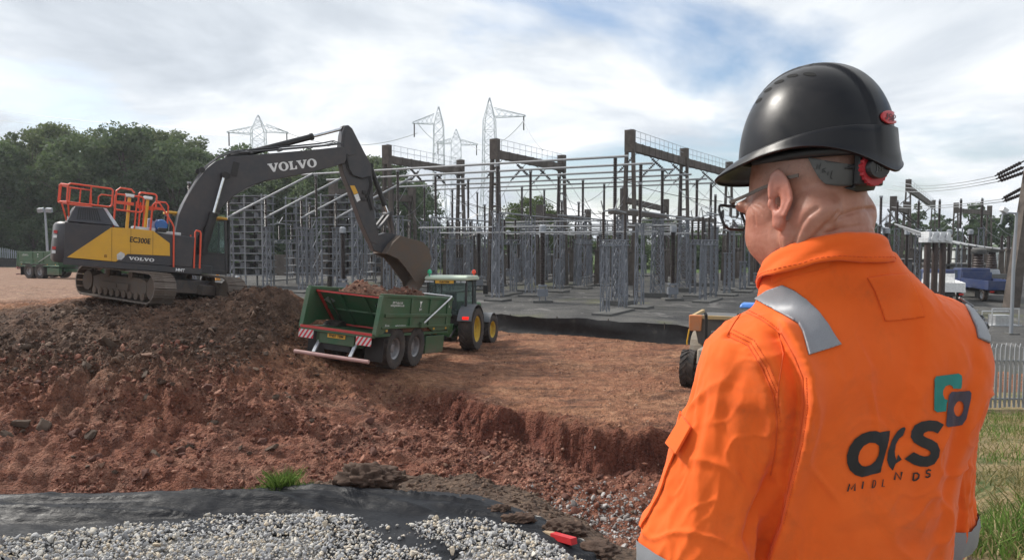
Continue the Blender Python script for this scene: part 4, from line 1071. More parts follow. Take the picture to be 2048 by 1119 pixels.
def text_mesh(s, size, mat, ext=.004, sx=1.0, bold=0.0, shear=0.0):
    cu = bpy.data.curves.new('lettering', 'FONT'); cu.body = s; cu.size = size; cu.align_x = 'CENTER'; cu.align_y = 'CENTER'; cu.offset = bold; cu.shear = shear; cu.resolution_u = 3
    ob = bpy.data.objects.new('lettering', cu); COL.objects.link(ob); dg = bpy.context.evaluated_depsgraph_get(); me = bpy.data.meshes.new_from_object(ob.evaluated_get(dg)); bpy.data.objects.remove(ob)
    bm = bmesh.new(); bm.from_mesh(me); r = bmesh.ops.extrude_face_region(bm, geom=bm.faces[:]); vs = [g for g in r['geom'] if isinstance(g, bmesh.types.BMVert)]
    bmesh.ops.translate(bm, verts=vs, vec=(0, 0, ext)); bmesh.ops.scale(bm, vec=(sx, 1, 1), verts=bm.verts[:]); bm.to_mesh(me); bm.free(); me.materials.clear(); me.materials.append(mat); return me
def text_on(parent, s, size, mat, M, **k):
    o = link('lettering', text_mesh(s, size, mat, **k), parent); o.matrix_local = M; return o
def frame_m(o, x, y):
    x = Vector(x).normalized(); y = Vector(y); y = (y - x * y.dot(x)).normalized(); z = x.cross(y)
    return Matrix(((x.x, y.x, z.x, o[0]), (x.y, y.y, z.y, o[1]), (x.z, y.z, z.z, o[2]), (0, 0, 0, 1)))
def slab_word(mat, ext=.008):
    """The five slab serif capitals of the maker's word, 1 unit high."""
    Vp = [(0, 1), (.52, 1), (.52, .88), (.43, .88), (.66, .36), (.86, .88), (.76, .88), (.76, 1), (1.16, 1), (1.16, .88), (1.07, .88), (.70, 0), (.48, 0), (.10, .88), (0, .88)]
    Lp = [(0, 1), (.50, 1), (.50, .88), (.40, .88), (.40, .13), (.62, .13), (.74, .42), (.86, .42), (.84, 0), (0, 0), (0, .12), (.11, .12), (.11, .88), (0, .88)]
    mb = MB(); x0 = 0
    for ch in 'VOLVO':
        if ch == 'O':
            n = 22; cx, cy = x0 + .55, .5; a = [(cx + .55 * math.cos(t), cy + .54 * math.sin(t)) for t in np.linspace(0, 2 * math.pi, n, endpoint=False)]; b = [(cx + .24 * math.cos(t), cy + .41 * math.sin(t)) for t in np.linspace(0, 2 * math.pi, n, endpoint=False)]
            for i in range(n): mb.prism([a[i], a[(i + 1) % n], b[(i + 1) % n], b[i]], lambda p, q, t: (p, q, t), 0, ext)
            x0 += 1.16
        else:
            P = Vp if ch == 'V' else Lp; mb.prism([(x0 + p, q) for p, q in P], lambda p, q, t: (p, q, t), 0, ext); x0 += 1.16 if ch == 'V' else .90
    mb.xform(Matrix.Translation((-x0 / 2, -.5, 0))); return mb.mesh('lettering', mat, 0)
def tyre_mesh(r, w, lugs, lugh, mat, chev=True, rim=.55):
    mb = MB(); ri = r * rim; h = w / 2
    prof = [(ri, -h * .80), (ri + .03, -h * .92), (ri + (r - ri) * .5, -h * 1.0), (r * .93, -h * .94), (r - lugh, -h * .82), (r - lugh * .9, 0), (r - lugh, h * .82), (r * .93, h * .94), (ri + (r - ri) * .5, h), (ri + .03, h * .92), (ri, h * .80)]
    mb.lathe(prof, 36, axis='y', caps=False)
    for k in range(lugs):
        for s in (-1, 1):
            a0 = 2 * math.pi * (k + (.5 if s > 0 else 0)) / lugs; a1 = a0 + (2 * math.pi / lugs) * (.95 if chev else .1); wd = (2 * math.pi / lugs) * .19
            y0, y1 = s * h * .03, s * h * .97; P = []
            for rr in (r - lugh - .012, r):
                for (aa, yy, k2) in ((a0 - wd, y0, 1), (a0 + wd, y0, 1), (a1 + wd, y1, .965), (a1 - wd, y1, .965)): P.append((rr * k2 * math.sin(aa), yy, rr * k2 * math.cos(aa)))
            mb.hexa(P)
    return mb.mesh('wheel', mat, 40)
def rim_mesh(r, w, mat, dish=.25, n=28):
    mb = MB(); h = w / 2
    mb.lathe([(r * .98, -h * .86), (r * 1.03, -h * .9), (r * 1.0, -h * .8), (r * .86, -h * .72), (r * .78, -h * dish), (r * .42, -h * dish * .9), (r * .36, -h * (dish + .22)), (r * .18, -h * (dish + .26)), (.001, -h * (dish + .26))], n, axis='y', caps=False)
    mb.lathe([(r * .98, h * .86), (r * .86, h * .72), (r * .8, h * .3), (.001, h * .3)], n, axis='y', caps=False)
    for k in range(8): a = 2 * math.pi * k / 8; mb.lathe([(.02, -h * (dish + .02)), (.02, -h * (dish + .1)), (.001, -h * (dish + .1))], 6, (r * .55 * math.cos(a), 0, r * .55 * math.sin(a)), 'y', False)
    return mb.mesh('rim', mat, 40)
def wheel(root, tm, rm, loc, flip=False, steer=0):
    o = link('wheel', tm, root); o.location = loc; o.rotation_euler = (0, (loc[0] * 3.1) % .5, (math.pi if flip else 0) + steer); link('rim', rm, o); return o
# ---------------------------------------------------------------- excavator
EXM = pose(-12.1724, 25.0, 2.4, 34, -6); EXI = EXM.inverted()
EXR = empty('excavator', mat=EXM, label='big dark grey and yellow tracked excavator with red handrails loading the trailer', cat='excavator')
def EL(px, py, yl):
    o, d = pixray(px, py); o2 = EXI @ o; d2 = EXI.to_3x3() @ d; t = (yl - o2.y) / d2.y; p = o2 + d2 * t; return p.x, p.z
def EP(px, py, yl): x, z = EL(px, py, yl); return Vector((x, yl, z))
YS = -1.45
z4 = lambda a, b: (100 + a / 3.73, 340 + b / 3.73)
XZ = lambda x, z, t: Vector((x, t, z))
# undercarriage, swung to face right and towards the camera
UM = Matrix.Rotation(R(-34 - 34), 4, 'Z')
uc = MB(); uc.box((0, 0, .55), (2.6, 1.9, .45)); uc.lathe([(.75, .75), (.8, .98), (.8, 1.02)], 24)
for s in (-1, 1):
    uc.hexa([Vector(p) for p in ((.5, s * .5 - .25, .35), (1.5, s * .85 - .25, .3), (1.5, s * .85 + .25, .3), (.5, s * .5 + .25, .35), (.5, s * .5 - .25, .75), (1.5, s * .85 - .25, .62), (1.5, s * .85 + .25, .62), (.5, s * .5 + .25, .75))])
    uc.hexa([Vector(p) for p in ((-1.5, s * .85 - .25, .3), (-.5, s * .5 - .25, .35), (-.5, s * .5 + .25, .35), (-1.5, s * .85 + .25, .3), (-1.5, s * .85 - .25, .62), (-.5, s * .5 - .25, .75), (-.5, s * .5 + .25, .75), (-1.5, s * .85 + .25, .62))])
uco = uc.build('undercarriage', GREY, EXR, bevel=.02); uco.matrix_local = UM
TR, TX = .47, 1.98                                               # end radius, half wheelbase
def track_path(n):
    per = 2 * (2 * TX) + 2 * math.pi * TR; out = []
    for k in range(n):
        s = per * k / n
        if s < 2 * TX: out.append((-TX + s, 2 * TR, 0.0))
        elif s < 2 * TX + math.pi * TR: a = (s - 2 * TX) / TR; out.append((TX + TR * math.sin(a), TR + TR * math.cos(a), a))
        elif s < 4 * TX + math.pi * TR: out.append((TX - (s - 2 * TX - math.pi * TR), 0, math.pi))
        else: a = (s - 4 * TX - math.pi * TR) / TR; out.append((-TX - TR * math.sin(a), TR - TR * math.cos(a), math.pi + a))
    return out
sh = MB(); sh.bb((-.098, -.36, -.02), (.098, .36, .012)); sh.bb((-.085, -.36, .012), (-.06, .36, .045)); sh.bb((-.012, -.36, .012), (.012, .36, .035)); sh.bb((.06, -.36, .012), (.085, .36, .035)); SHOE = sh.mesh('track_shoe', STEELW, 0)
RING = MB().lathe([(.10, -.16), (.36, -.15), (.42, -.10), (.42, .10), (.36, .15), (.10, .16)], 24, axis='y').mesh('idler', MUDST)
ROLL = MB().lathe([(.05, -.2), (.13, -.19), (.13, -.07), (.09, -.05), (.09, .05), (.13, .07), (.13, .19), (.05, .2)], 14, axis='y').mesh('roller', MUDST)
SPR = MB(); SPR.lathe([(.08, -.22), (.33, -.2), (.36, -.05), (.36, .05), (.33, .2), (.08, .22)], 22, axis='y')
for k in range(14): a = 2 * math.pi * k / 14; SPR.box((.38 * math.cos(a), 0, .38 * math.sin(a)), (.09, .08, .07), Matrix.Rotation(-a, 3, 'Y'))
SPR = SPR.mesh('sprocket', MUDST)
for s in (-1, 1):
    f = MB(); f.prism([(-1.62, .22), (1.6, .22), (1.7, .38), (1.62, .66), (1.25, .74), (-1.2, .74), (-1.7, .62)], XZ, -.17, .17)
    f.bb((-1.0, -.24, .30), (.7, .24, .52)); f.bb((-.15, -.26, .36), (.05, -.235, .48))
    fo = f.build('track_frame', MUDST, EXR, bevel=.02); fo.matrix_local = UM @ Matrix.Translation((0, s * 1.30, 0))
    for (x, z, a) in track_path(50): c = link('track_shoe', SHOE, fo); c.location = (x, 0, z); c.rotation_euler = (0, a, 0)
    c = link('idler', RING, fo); c.location = (TX, 0, TR); c = link('sprocket', SPR, fo); c.location = (-TX, 0, TR)
    for k in range(9): c = link('roller', ROLL, fo); c.location = (-1.5 + k * .375, 0, .17)
    for k in (-.7, .7): c = link('roller', ROLL, fo); c.location = (k, 0, .80)
# house
d = MB(); d.bb((-2.75, -1.42, 1.02), (.97, 1.42, 1.16)); d.bb((.6, -.5, 1.02), (1.5, .30, 1.3)); d.bb((.9, .32, 1.0), (2.2, 1.42, 1.10)); d.build('deck', GREY, EXR, bevel=.015)
d = MB(); d.prism([(-3.0, 1.0), (.98, 1.0), (.98, 1.20), (-3.0, 1.20)], XZ, YS + .001, YS + .10); d.build('side_skirt', GREY, EXR, bevel=.01)
def cw_ring(z, r=.5, ins=0.0):
    out = []; xr = -3.30; hw = 1.45
    for k in range(9): a = math.pi / 2 * k / 8; out.append((-2.78 - r * math.sin(a) + ins, -hw + r - r * math.cos(a) + ins * .6, z))
    for k in range(9): a = math.pi / 2 * (8 - k) / 8; out.append((-2.78 - r * math.sin(a) + ins, hw - r + r * math.cos(a) - ins * .6, z))
    return out
c = MB(); rings = [cw_ring(1.05, .5, .05), cw_ring(1.12), cw_ring(2.20), cw_ring(2.28, .5, .03), cw_ring(2.32, .5, .12)]
vs = [p for r_ in rings for p in r_]; n = 18
fs = [(i * n + k, i * n + k + 1, (i + 1) * n + k + 1, (i + 1) * n + k) for i in range(4) for k in range(n - 1)] + [tuple(range(n)), tuple(range(4 * n, 5 * n))] + [(i * n, (i + 1) * n, (i + 1) * n + n - 1, i * n + n - 1) for i in range(4)]
c.add(vs, fs); cw = c.build('counterweight', GREY, EXR, smooth=50)
for z, m in ((1.98, REDP), (1.84, WHT), (1.48, REDP), (1.36, WHT)): MB().box((-3.235, -1.135, z), (.10, .16, .09), Euler((0, 0, -.35)).to_matrix()).build('marker', m, cw)
d = MB(); d.bb((-2.78, -1.435, 1.2), (.68, -.55, 2.24)); d.bb((-2.78, .30, 1.2), (.1, 1.43, 2.24)); d.bb((-2.78, -.56, 1.2), (-.4, .31, 2.2)); d.build('engine_body', GREY, EXR, bevel=.03)
P = lambda pts, yl=YS: [EL(*z4(*p), yl) for p in pts]
MB().prism(P([(108, 655), (112, 388), (470, 416), (130, 648)]), XZ, YS, YS + .05).build('rear_side_panel', GREY, EXR)
yp = [(126, 650), (458, 427), (600, 434), (770, 452), (893, 545), (895, 640), (580, 625), (490, 683)]
ypm = MB().prism(P(yp), XZ, YS - .008, YS + .04).build('yellow_side_panel', YEL, EXR, bevel=.006)
for a, b in (((462, 428), (460, 681)), ((604, 434), (602, 625)), ((768, 452), (767, 634))):
    A, B = EP(*z4(*a), YS - .009), EP(*z4(*b), YS - .009); MB().bar(A, B, .012, .006).build('panel_joint', BLK, ypm)
MB().prism(P([(496, 684), (582, 628), (895, 643), (897, 712), (600, 690)]), XZ, YS - .004, YS + .04).build('lower_side_panel', GREY, EXR, bevel=.004)
A = EP(*z4(684, 664), YS - .006); B = EP(*z4(752, 671), YS - .006)
o = link('lettering', slab_word(WHT), EXR); o.matrix_local = frame_m(A, (1, 0, 0), (0, 0, 1)) @ Matrix.Diagonal((.135, .10, 1, 1))
A = EP(*z4(672, 526), YS - .010); text_on(EXR, 'EC300E', .235, BLK, frame_m(A, (1, 0, -.02), (0, 0, 1)), sx=.80, bold=.006); A = EP(*z4(742, 540), YS - .010); text_on(EXR, 'L', .12, BLK, frame_m(A, (1, 0, 0), (0, 0, 1)), bold=.003)
A = EP(*z4(971, 747), YS - .002); text_on(EXR, 'HMT', .13, WHT, frame_m(A, (1, 0, -.02), (0, 0, 1)), bold=.008)
MB().prism([(-.10, -.14), (.02, -.14), (.10, -.04), (.10, .06), (-.02, .12), (-.12, .02)], lambda x, y, t: EP(*z4(530, 636), YS - .011) + Vector((x, t, y)), 0, .006).build('sticker', SILV, EXR)
A = EP(*z4(415, 640), YS - .010); text_on(EXR, 'lS', .12, paint('faded_print', (.30, .14, .02), .5), frame_m(A, (1, 0, 0), (0, 0, 1)), bold=.004)
# engine hump with slots
hp = [(128, 382), (186, 266), (398, 281), (478, 414)]
h = MB(); top = [EP(*z4(*p), -1.40) for p in (hp[0], hp[3])]; ridge = [EP(*z4(*p), -1.18) for p in (hp[1], hp[2])]
def mir(p, y): return Vector((p.x, y, p.z))
h.hexa([top[0], top[1], mir(top[1], .55), mir(top[0], .55), ridge[0], ridge[1], mir(ridge[1], .40), mir(ridge[0], .40)]); ho = h.build('engine_hood', GREY, EXR, bevel=.03)
for k in range(10):
    t = .26 + .052 * k * 1.15; a = top[0].lerp(top[1], .20 + .058 * k).lerp(ridge[0].lerp(ridge[1], .16 + .064 * k), .22); b = top[0].lerp(top[1], .20 + .058 * k).lerp(ridge[0].lerp(ridge[1], .16 + .064 * k), .90)
    off = Vector((0, -.006, .002)); MB().bar(a + off, b + off, .035, .02, up=(0, 1, 0)).build('slot', BLK, ho)
MB().hexa([top[1] + Vector((.006, .05, 0)), top[1] + Vector((.16, .05, -.02)), top[1] + Vector((.16, 1.7, -.02)), top[1] + Vector((.006, 1.7, 0)), ridge[1] + Vector((.006, .05, 0)), ridge[1] + Vector((.10, .05, -.01)), ridge[1] + Vector((.10, 1.5, -.01)), ridge[1] + Vector((.006, 1.5, 0))]).build('silver_shield', SILV, EXR, bevel=.01)
b = MB(); b.bb((-1.15, -1.2, 2.24), (-.5, -.5, 2.40)); b.bb((-.42, -1.1, 2.24), (.3, -.6, 2.34)); b.build('top_cover', SILV, EXR, bevel=.02)
b = MB(); b.lathe([(.09, 2.2), (.09, 2.62), (.11, 2.64), (.11, 2.72)], 12, (-.55, -.95, 0)); b.build('breather', BLK, EXR)
b = MB(); b.box((-.33, -1.44, 2.36), (.26, .16, .14)); b.build('mirror', BLK, EXR, bevel=.03)
def rail_loop(x0, x1, zb, zt, y, r=.028, rad=.09, dx=0):
    q = lambda cx, cz, a0: [(cx + rad * math.cos(a0 + k * math.pi / 8), y, cz + rad * math.sin(a0 + k * math.pi / 8)) for k in range(5)]
    pts = q(x1 - rad, zt - rad, 0) + q(x0 + rad, zt - rad, math.pi / 2) + q(x0 + rad, zb + rad, math.pi) + q(x1 - rad, zb + rad, -math.pi / 2)
    return MB().tube([(p[0] + dx * (p[2] - zb), p[1], p[2]) for p in pts], r, 8, closed=True)
m = rail_loop(-3.04, -1.82, 2.92, 3.50, -1.25)
m.tube([(-2.42, -1.25, 2.94), (-2.42, -1.25, 3.49)], .024, 7); m.tube([(-2.2, -1.25, 2.92), (-2.2, -1.25, 3.2), (-2.14, -1.25, 3.28), (-1.84, -1.25, 3.28)], .022, 7); m.build('handrail', ORR, EXR)
m = MB(); m.tube([(-3.04, -1.22, 3.46), (-3.2, -.6, 3.5), (-3.22, .1, 3.5), (-2.9, .62, 3.5), (-2.3, .66, 3.5), (-2.25, .66, 2.95)], .028, 8); m.tube([(-3.02, -1.22, 2.93), (-3.18, -.6, 2.95), (-3.2, .1, 2.95), (-2.88, .62, 2.95), (-2.25, .66, 2.95)], .028, 8)
for x, y in ((-3.2, -.5), (-3.22, .05), (-2.9, .62), (-2.6, .65)): m.tube([(x, y, 2.95), (x, y, 3.5)], .024, 7)
m.tube([(-2.9, -.4, 2.2), (-3.15, -.4, 2.95)], .026, 7); m.tube([(-2.9, -1.0, 2.3), (-3.0, -1.1, 2.93)], .026, 7); m.build('handrail', ORR, EXR)
m = rail_loop(-1.74, -.92, 2.86, 3.36, -1.22); m.tube([(-1.72, -1.22, 2.24), (-1.72, -1.22, 3.46), (-1.62, -1.22, 3.56), (-1.3, -1.22, 3.56), (-1.2, -1.22, 3.46)], .028, 8); m.tube([(-1.45, -1.22, 2.88), (-1.45, -1.22, 3.34)], .022, 7); m.bar((-1.72, -1.24, 3.1), (-1.2, -1.24, 3.1), .06, .10); m.tube([(-1.12, -1.22, 2.24), (-1.12, -1.22, 3.2)], .026, 7); m.build('handrail', ORR, EXR)
m = rail_loop(-1.05, -.52, 3.0, 3.52, -1.0); m.tube([(-.85, -1.0, 2.24), (-.85, -1.0, 3.1)], .026, 7); m.tube([(-.98, -1.0, 2.24), (-.98, -1.0, 3.2)], .026, 7); m.bar((-1.1, -1.02, 3.06), (-.3, -1.02, 3.06), .05, .09); m.build('handrail', ORR, EXR)
m = MB(); m.tube([(-.66, -1.3, 2.26), (-.66, -1.3, 3.1), (-.60, -1.34, 3.2), (-.48, -1.40, 3.22), (-.06, -1.46, 2.62), (.0, -1.47, 2.5), (.10, -1.47, 1.18)], .028, 8); m.tube([(-.60, -.8, 2.3), (-.60, -.8, 3.15), (-.5, -.8, 3.3), (-.2, -.8, 3.3), (-.12, -.8, 3.2), (-.1, -.8, 2.6)], .026, 8); m.build('handrail', ORR, EXR)
m = MB(); m.tube([(.74, -1.40, 1.16), (.68, -1.40, 2.40), (.71, -1.40, 2.46), (.83, -1.40, 2.44), (.86, -1.40, 2.38), (.92, -1.40, 1.16)], .030, 8); m.tube([(.62, -1.1, 1.2), (.60, -1.1, 2.3)], .024, 7); m.build('handrail', ORR, EXR)
for x in (-1.33, -.8):
    pm = MB(); pm.tube([(x, -1.15, 2.24), (x, -1.15, 3.30)], .05, 8); po = pm.build('lamp_post', YEL, EXR); MB().box((x, -1.15, 3.36), (.26, .2, .10)).build('work_lamp', WHT, po, bevel=.02)
b = MB(); b.bb((.02, -1.40, 1.16), (.62, -.62, 1.62)); b.build('tool_box', GREY, EXR, bevel=.03); MB().bb((.42, -1.405, 1.28), (.52, -1.40, 1.50)).build('decal', YEL, EXR)
b = MB(); b.lathe([(.17, -1.1), (.2, -1.05), (.2, -.75), (.17, -.7)], 16, (-.32, 0, 2.52), 'y'); b.build('hose_drum', flat('blue_drum', (.05, .16, .42), .5), EXR); MB().bb((-.72, -1.05, 2.26), (-.42, -.72, 2.72)).build('filter_bag', flat('lilac_bag', (.30, .29, .42), .7), EXR, bevel=.06)
# cab on the far side
cb = MB()
CAB = [((.25, 1.10), (.15, 3.0)), ((1.35, 1.10), (1.15, 3.02)), ((2.18, 1.10), (1.98, 3.0))]
for y in (.36, 1.40):
    for (x0, z0), (x1, z1) in CAB: cb.bar((x0, y, z0), (x1, y, z1), .10, .09)
    cb.bar((.25, y, 1.12), (2.18, y, 1.12), .1); cb.bar((.25, y, 1.75), (2.1, y, 1.75), .07); cb.prism([(.28, 1.12), (2.14, 1.12), (2.08, 1.72), (.22, 1.72)], XZ, y - .02, y + .02)
for x, z in ((2.12, 1.15), (2.0, 2.98), (.25, 1.15), (.17, 2.98)): cb.bar((x, .36, z), (x, 1.40, z), .09)
cb.build('cab', GREY, EXR, bevel=.01); MB().bb((.05, .28, 3.0), (2.05, 1.46, 3.10)).build('cab_roof', YEL, EXR, bevel=.04)
for y in (.36, 1.40): MB().prism([(.26, 1.80), (1.26, 1.80), (1.16, 2.95), (.22, 2.95)], XZ, y - .008, y + .008).build('window', GLASS, EXR); MB().prism([(1.40, 1.80), (2.08, 1.80), (1.97, 2.95), (1.24, 2.95)], XZ, y - .008, y + .008).build('window', GLASS, EXR)
MB().hexa([(2.13, .42, 1.2), (2.15, .42, 1.2), (2.15, 1.35, 1.2), (2.13, 1.35, 1.2), (1.97, .42, 2.93), (1.99, .42, 2.93), (1.99, 1.35, 2.93), (1.97, 1.35, 2.93)]).build('windscreen', GLASS, EXR)
g = MB()
for k in range(6): y = .40 + k * .19; g.bar((2.28, y, 1.05), (2.12, y, 3.04), .06, .05)
for t in (0, .33, .66, 1): g.bar((2.28 - .16 * t, .36, 1.08 + 1.94 * t), (2.28 - .16 * t, 1.40, 1.08 + 1.94 * t), .06)
g.build('cab_guard', BLK, EXR, smooth=0)
b = MB(); b.bb((.75, .55, 1.2), (1.25, 1.2, 1.65)); b.box((.72, .87, 2.05), (.16, .55, .8)); b.build('seat', BLK, EXR, bevel=.05)
# boom, stick, bucket: outlines carried on to the machine's middle plane
bo = [(350, 470), (357, 432), (367, 408), (377, 389), (395, 360), (413, 337), (432, 322), (455, 314), (500, 310), (560, 305), (640, 298), (684, 293), (693, 299), (696, 312), (690, 326), (668, 333), (620, 345), (570, 355), (530, 362), (495, 375), (468, 392), (445, 413), (418, 441), (395, 474), (377, 489), (358, 486)]
boom = MB().prism([EL(*p, -.3) for p in bo], XZ, -.30, .30).build('boom', GREY, EXR, bevel=.02)
for s in (-1, 1):
    A = EP(470, 338, -.3); B = EP(456, 352, -.3); m = MB(); m.box((A.x, s * .315, A.z), (.22, .03, .5), Matrix.Rotation(.12, 3, 'Y')); m.build('boss', BLK, boom); m = MB(); m.lathe([(.12, -.36 if s < 0 else .30), (.12, -.30 if s < 0 else .36)], 14, (B.x - .05, 0, B.z), 'y'); m.build('boss', BLK, boom); m = MB(); m.lathe([(.1, -.34 if s < 0 else .30), (.1, -.30 if s < 0 else .34)], 14, (EL(404, 340, -.3)[0], 0, EL(404, 340, -.3)[1]), 'y'); m.build('boss', BLK, boom)
A = EP(586, 330.5, -.309); t = EP(632, 325.5, -.309) - EP(540, 336, -.309)
for s in (-1, 1):
    o = link('lettering', slab_word(WHT), boom); M = frame_m((A.x, s * .309, A.z), t if s < 0 else -t, (0, 0, 1)); o.matrix_local = M @ Matrix.Diagonal((t.length / 5.2, .31, 1, 1))
def cyl(name, A, B, f, r, rr, y, parent):
    A = Vector((A[0], y, A[1])); B = Vector((B[0], y, B[1])); C = A.lerp(B, f); m = MB(); m.tube([A, C], r, 14); m.tube([C - (B - A).normalized() * .10, C], r * 1.18, 14); m.tube([A - Vector((0, .12, 0)), A + Vector((0, .12, 0))], r * 1.1, 12)
    o = m.build(name, BLK, parent); MB().tube([C, B], rr, 12).build('rod', CHROME, o); MB().tube([B - Vector((0, .13, 0)), B + Vector((0, .13, 0))], rr * 1.8, 12).build('rod_eye', BLK, o); return o
for s in (-1, 1): cyl('boom_cylinder', (1.22, 1.28) if False else EL(406, 502, -.46), EL(449, 350, -.46), .50, .135, .062, s * .46, EXR)
cyl('stick_cylinder', EL(458, 316, 0), EL(687, 257, 0), .715, .115, .06, 0, EXR)
hs = MB()
for s in (-1, 1):
    hs.tube([EP(p[0], p[1] - 3, 0) + Vector((0, s * .2, 0)) for p in ((352, 462), (359, 430), (378, 387), (396, 357), (414, 334), (434, 319), (457, 311), (500, 307), (560, 302), (640, 295), (682, 290))], .026, 7)
    hs.tube([EP(p[0], p[1] - 6, 0) + Vector((0, s * .12, 0)) for p in ((434, 319), (457, 309), (500, 305), (600, 297), (640, 293), (665, 288), (684, 296))], .022, 7)
for p in ((500, 306), (560, 301), (620, 296), (660, 290)): q = EP(p[0], p[1] - 3, 0); hs.bar((q.x, -.24, q.z - .04), (q.x, .24, q.z - .04), .07, .09)
hs.tube([EP(445, 312, 0) + Vector((0, -.2, 0)), EP(470, 303, 0) + Vector((0, -.2, 0)), EP(492, 304, 0) + Vector((0, -.15, 0)), EP(505, 307, 0) + Vector((0, -.1, 0))], .03, 7); hs.build('hoses', flat('hose_steel', (.10, .10, .105), .4, .3), EXR)
st = [(689, 251), (697, 250), (705, 257), (714, 275), (729, 304), (741, 326), (745, 350), (747, 400), (751, 440), (758, 466), (754, 488), (741, 484), (732, 464), (724, 446), (711, 410), (699, 375), (687, 346), (682, 320), (681, 298), (684, 269)]
stick = MB().prism([EL(*p, -.22) for p in st], XZ, -.22, .22).build('stick', GREY, EXR, bevel=.02)
MB().prism([EL(*p, -.22) for p in ((690, 262), (700, 262), (715, 290), (712, 308), (698, 312), (686, 300))], XZ, -.245, -.222).build('cheek_plate', GREY, stick, bevel=.008)
MB().prism([EL(*p, -.22) for p in ((700, 371), (709, 371), (716, 386), (708, 389))], XZ, -.226, -.221).build('yellow_sticker', YEL, stick); MB().prism([EL(*p, -.22) for p in ((708, 390), (716, 387), (721, 400), (714, 404))], XZ, -.226, -.221).build('white_sticker', WHT, stick)
hs = MB()
for k, y in enumerate((-.26, -.30)): hs.tube([EP(p[0] + k * 3, p[1], y) for p in ((690, 308), (695, 336), (703, 350), (722, 356), (738, 352), (741, 370), (735, 392), (742, 420))], .028, 7)
for p in ((728, 384), (735, 392), (738, 400), (726, 398)): q = EP(*p, -.25); hs.box(q, (.14, .08, .12))
hs.build('hoses', BLK, EXR)
cyl('bucket_cylinder', EL(740, 332, 0), EL(776, 428, 0), .82, .10, .055, 0, EXR)
m = MB()
for s in (-1, 1):
    m.bar(EP(752, 458, 0) + Vector((0, s * .24, 0)), EP(775, 428, 0) + Vector((0, s * .24, 0)), .07, .20, up=(0, 1, 0)); m.bar(EP(777, 428, 0) + Vector((0, s * .14, 0)), EP(786, 468, 0) + Vector((0, s * .14, 0)), .07, .20, up=(0, 1, 0))
m.tube([EP(776, 428, 0) + Vector((0, -.34, 0)), EP(776, 428, 0) + Vector((0, .34, 0))], .10, 12); m.build('bucket_link', GREY, EXR)
MB().prism([EL(*p, -.2) for p in ((738, 476), (756, 470), (772, 465), (801, 470), (790, 484), (767, 507), (748, 501))], XZ, -.2, .2).build('quick_hitch', GREY, EXR, bevel=.02)
BW = .66
bk = [(801, 471), (821, 477), (846, 484), (858, 497), (863, 519), (857, 543), (847, 565), (836, 584), (832, 566), (812, 537), (795, 517), (772, 507), (786, 485)]
bq = [EL(*p, -BW) for p in bk]; b = MB()
outer = bq[:8]; cxm = sum(p[0] for p in bq) / len(bq); czm = sum(p[1] for p in bq) / len(bq); inner = [(p[0] + (cxm - p[0]) * .07, p[1] + (czm - p[1]) * .07) for p in outer]
for i in range(7): b.prism([outer[i], outer[i + 1], inner[i + 1], inner[i]], XZ, -BW, BW)
back = [bq[11], bq[12], bq[0]]; bi = [(p[0] + (cxm - p[0]) * .07, p[1] + (czm - p[1]) * .07) for p in back]
for i in range(2): b.prism([back[i], back[i + 1], bi[i + 1], bi[i]], XZ, -BW, BW)
for y0, y1 in ((-BW - .03, -BW + .02), (BW - .02, BW + .03)): b.prism(bq, XZ, y0, y1)
bo_ = b.build('bucket', MUDST, EXR, bevel=.012)
for s in (-1, 1): MB().prism([bq[9], bq[10], (bq[10][0] + .16, bq[10][1] + .05), (bq[8][0] + .14, bq[8][1] + .1), bq[8]], XZ, s * BW + s * .03, s * BW + s * .055).build('side_cutter', MUDST, bo_)
tip = Vector((bq[7][0], 0, bq[7][1])); td = (Vector((bq[7][0], 0, bq[7][1])) - Vector((bq[5][0], 0, bq[5][1]))).normalized()
for k in range(5):
    y = -BW + .1 + k * (2 * BW - .2) / 4; a = tip + Vector((0, y, 0)) - td * .1; e = a + td * .34; sdv = Vector((0, .065, 0)); up = Vector((td.z, 0, -td.x)) * .06
    MB().hexa([a - sdv - up, a + sdv - up, a + sdv + up, a - sdv + up, e - sdv * .6 - up * .2, e + sdv * .6 - up * .2, e + sdv * .6 + up * .2, e - sdv * .6 + up * .2]).build('tooth', STEELW, bo_)
# ---------------------------------------------------------------- dump trailer
GRN = paint('trailer_green', (.030, .105, .045), .40, .40, (.16, .125, .09), 1.4, mud=.95); GRNI = paint('trailer_green_worn', (.030, .105, .048), .5, .35, (.12, .095, .07), 2)
RIMG = paint('rim_silver', (.34, .34, .35), .4, .4, (.14, .11, .09), 4, .6)
CHEV = Mat('chevron_board'); sx = CHEV.n('ShaderNodeSeparateXYZ'); CHEV.l(CHEV.co(), sx.inputs[0]); q = CHEV.math('FRACT', CHEV.math('MULTIPLY', CHEV.math('ADD', sx.outputs[1], CHEV.math('MULTIPLY', sx.outputs[2], .6)), 7.0)); CHEV.set(color=CHEV.mix(CHEV.math('GREATER_THAN', q, .5), (.62, .60, .58), (.60, .03, .05)), rough=.4); CHEV = CHEV.m
TWM = tyre_mesh(.66, .55, 26, .022, TYRE, False, .5); TRM = rim_mesh(.335, .5, RIMG, .3)
LAMP = Mat('tail_lamp'); LAMP.set(color=(.6, .01, .01), rough=.2, emit=(1, .03, .02), emits=.6); LAMP = LAMP.m; REDL = flat('red_lens', (.45, .02, .02), .2)
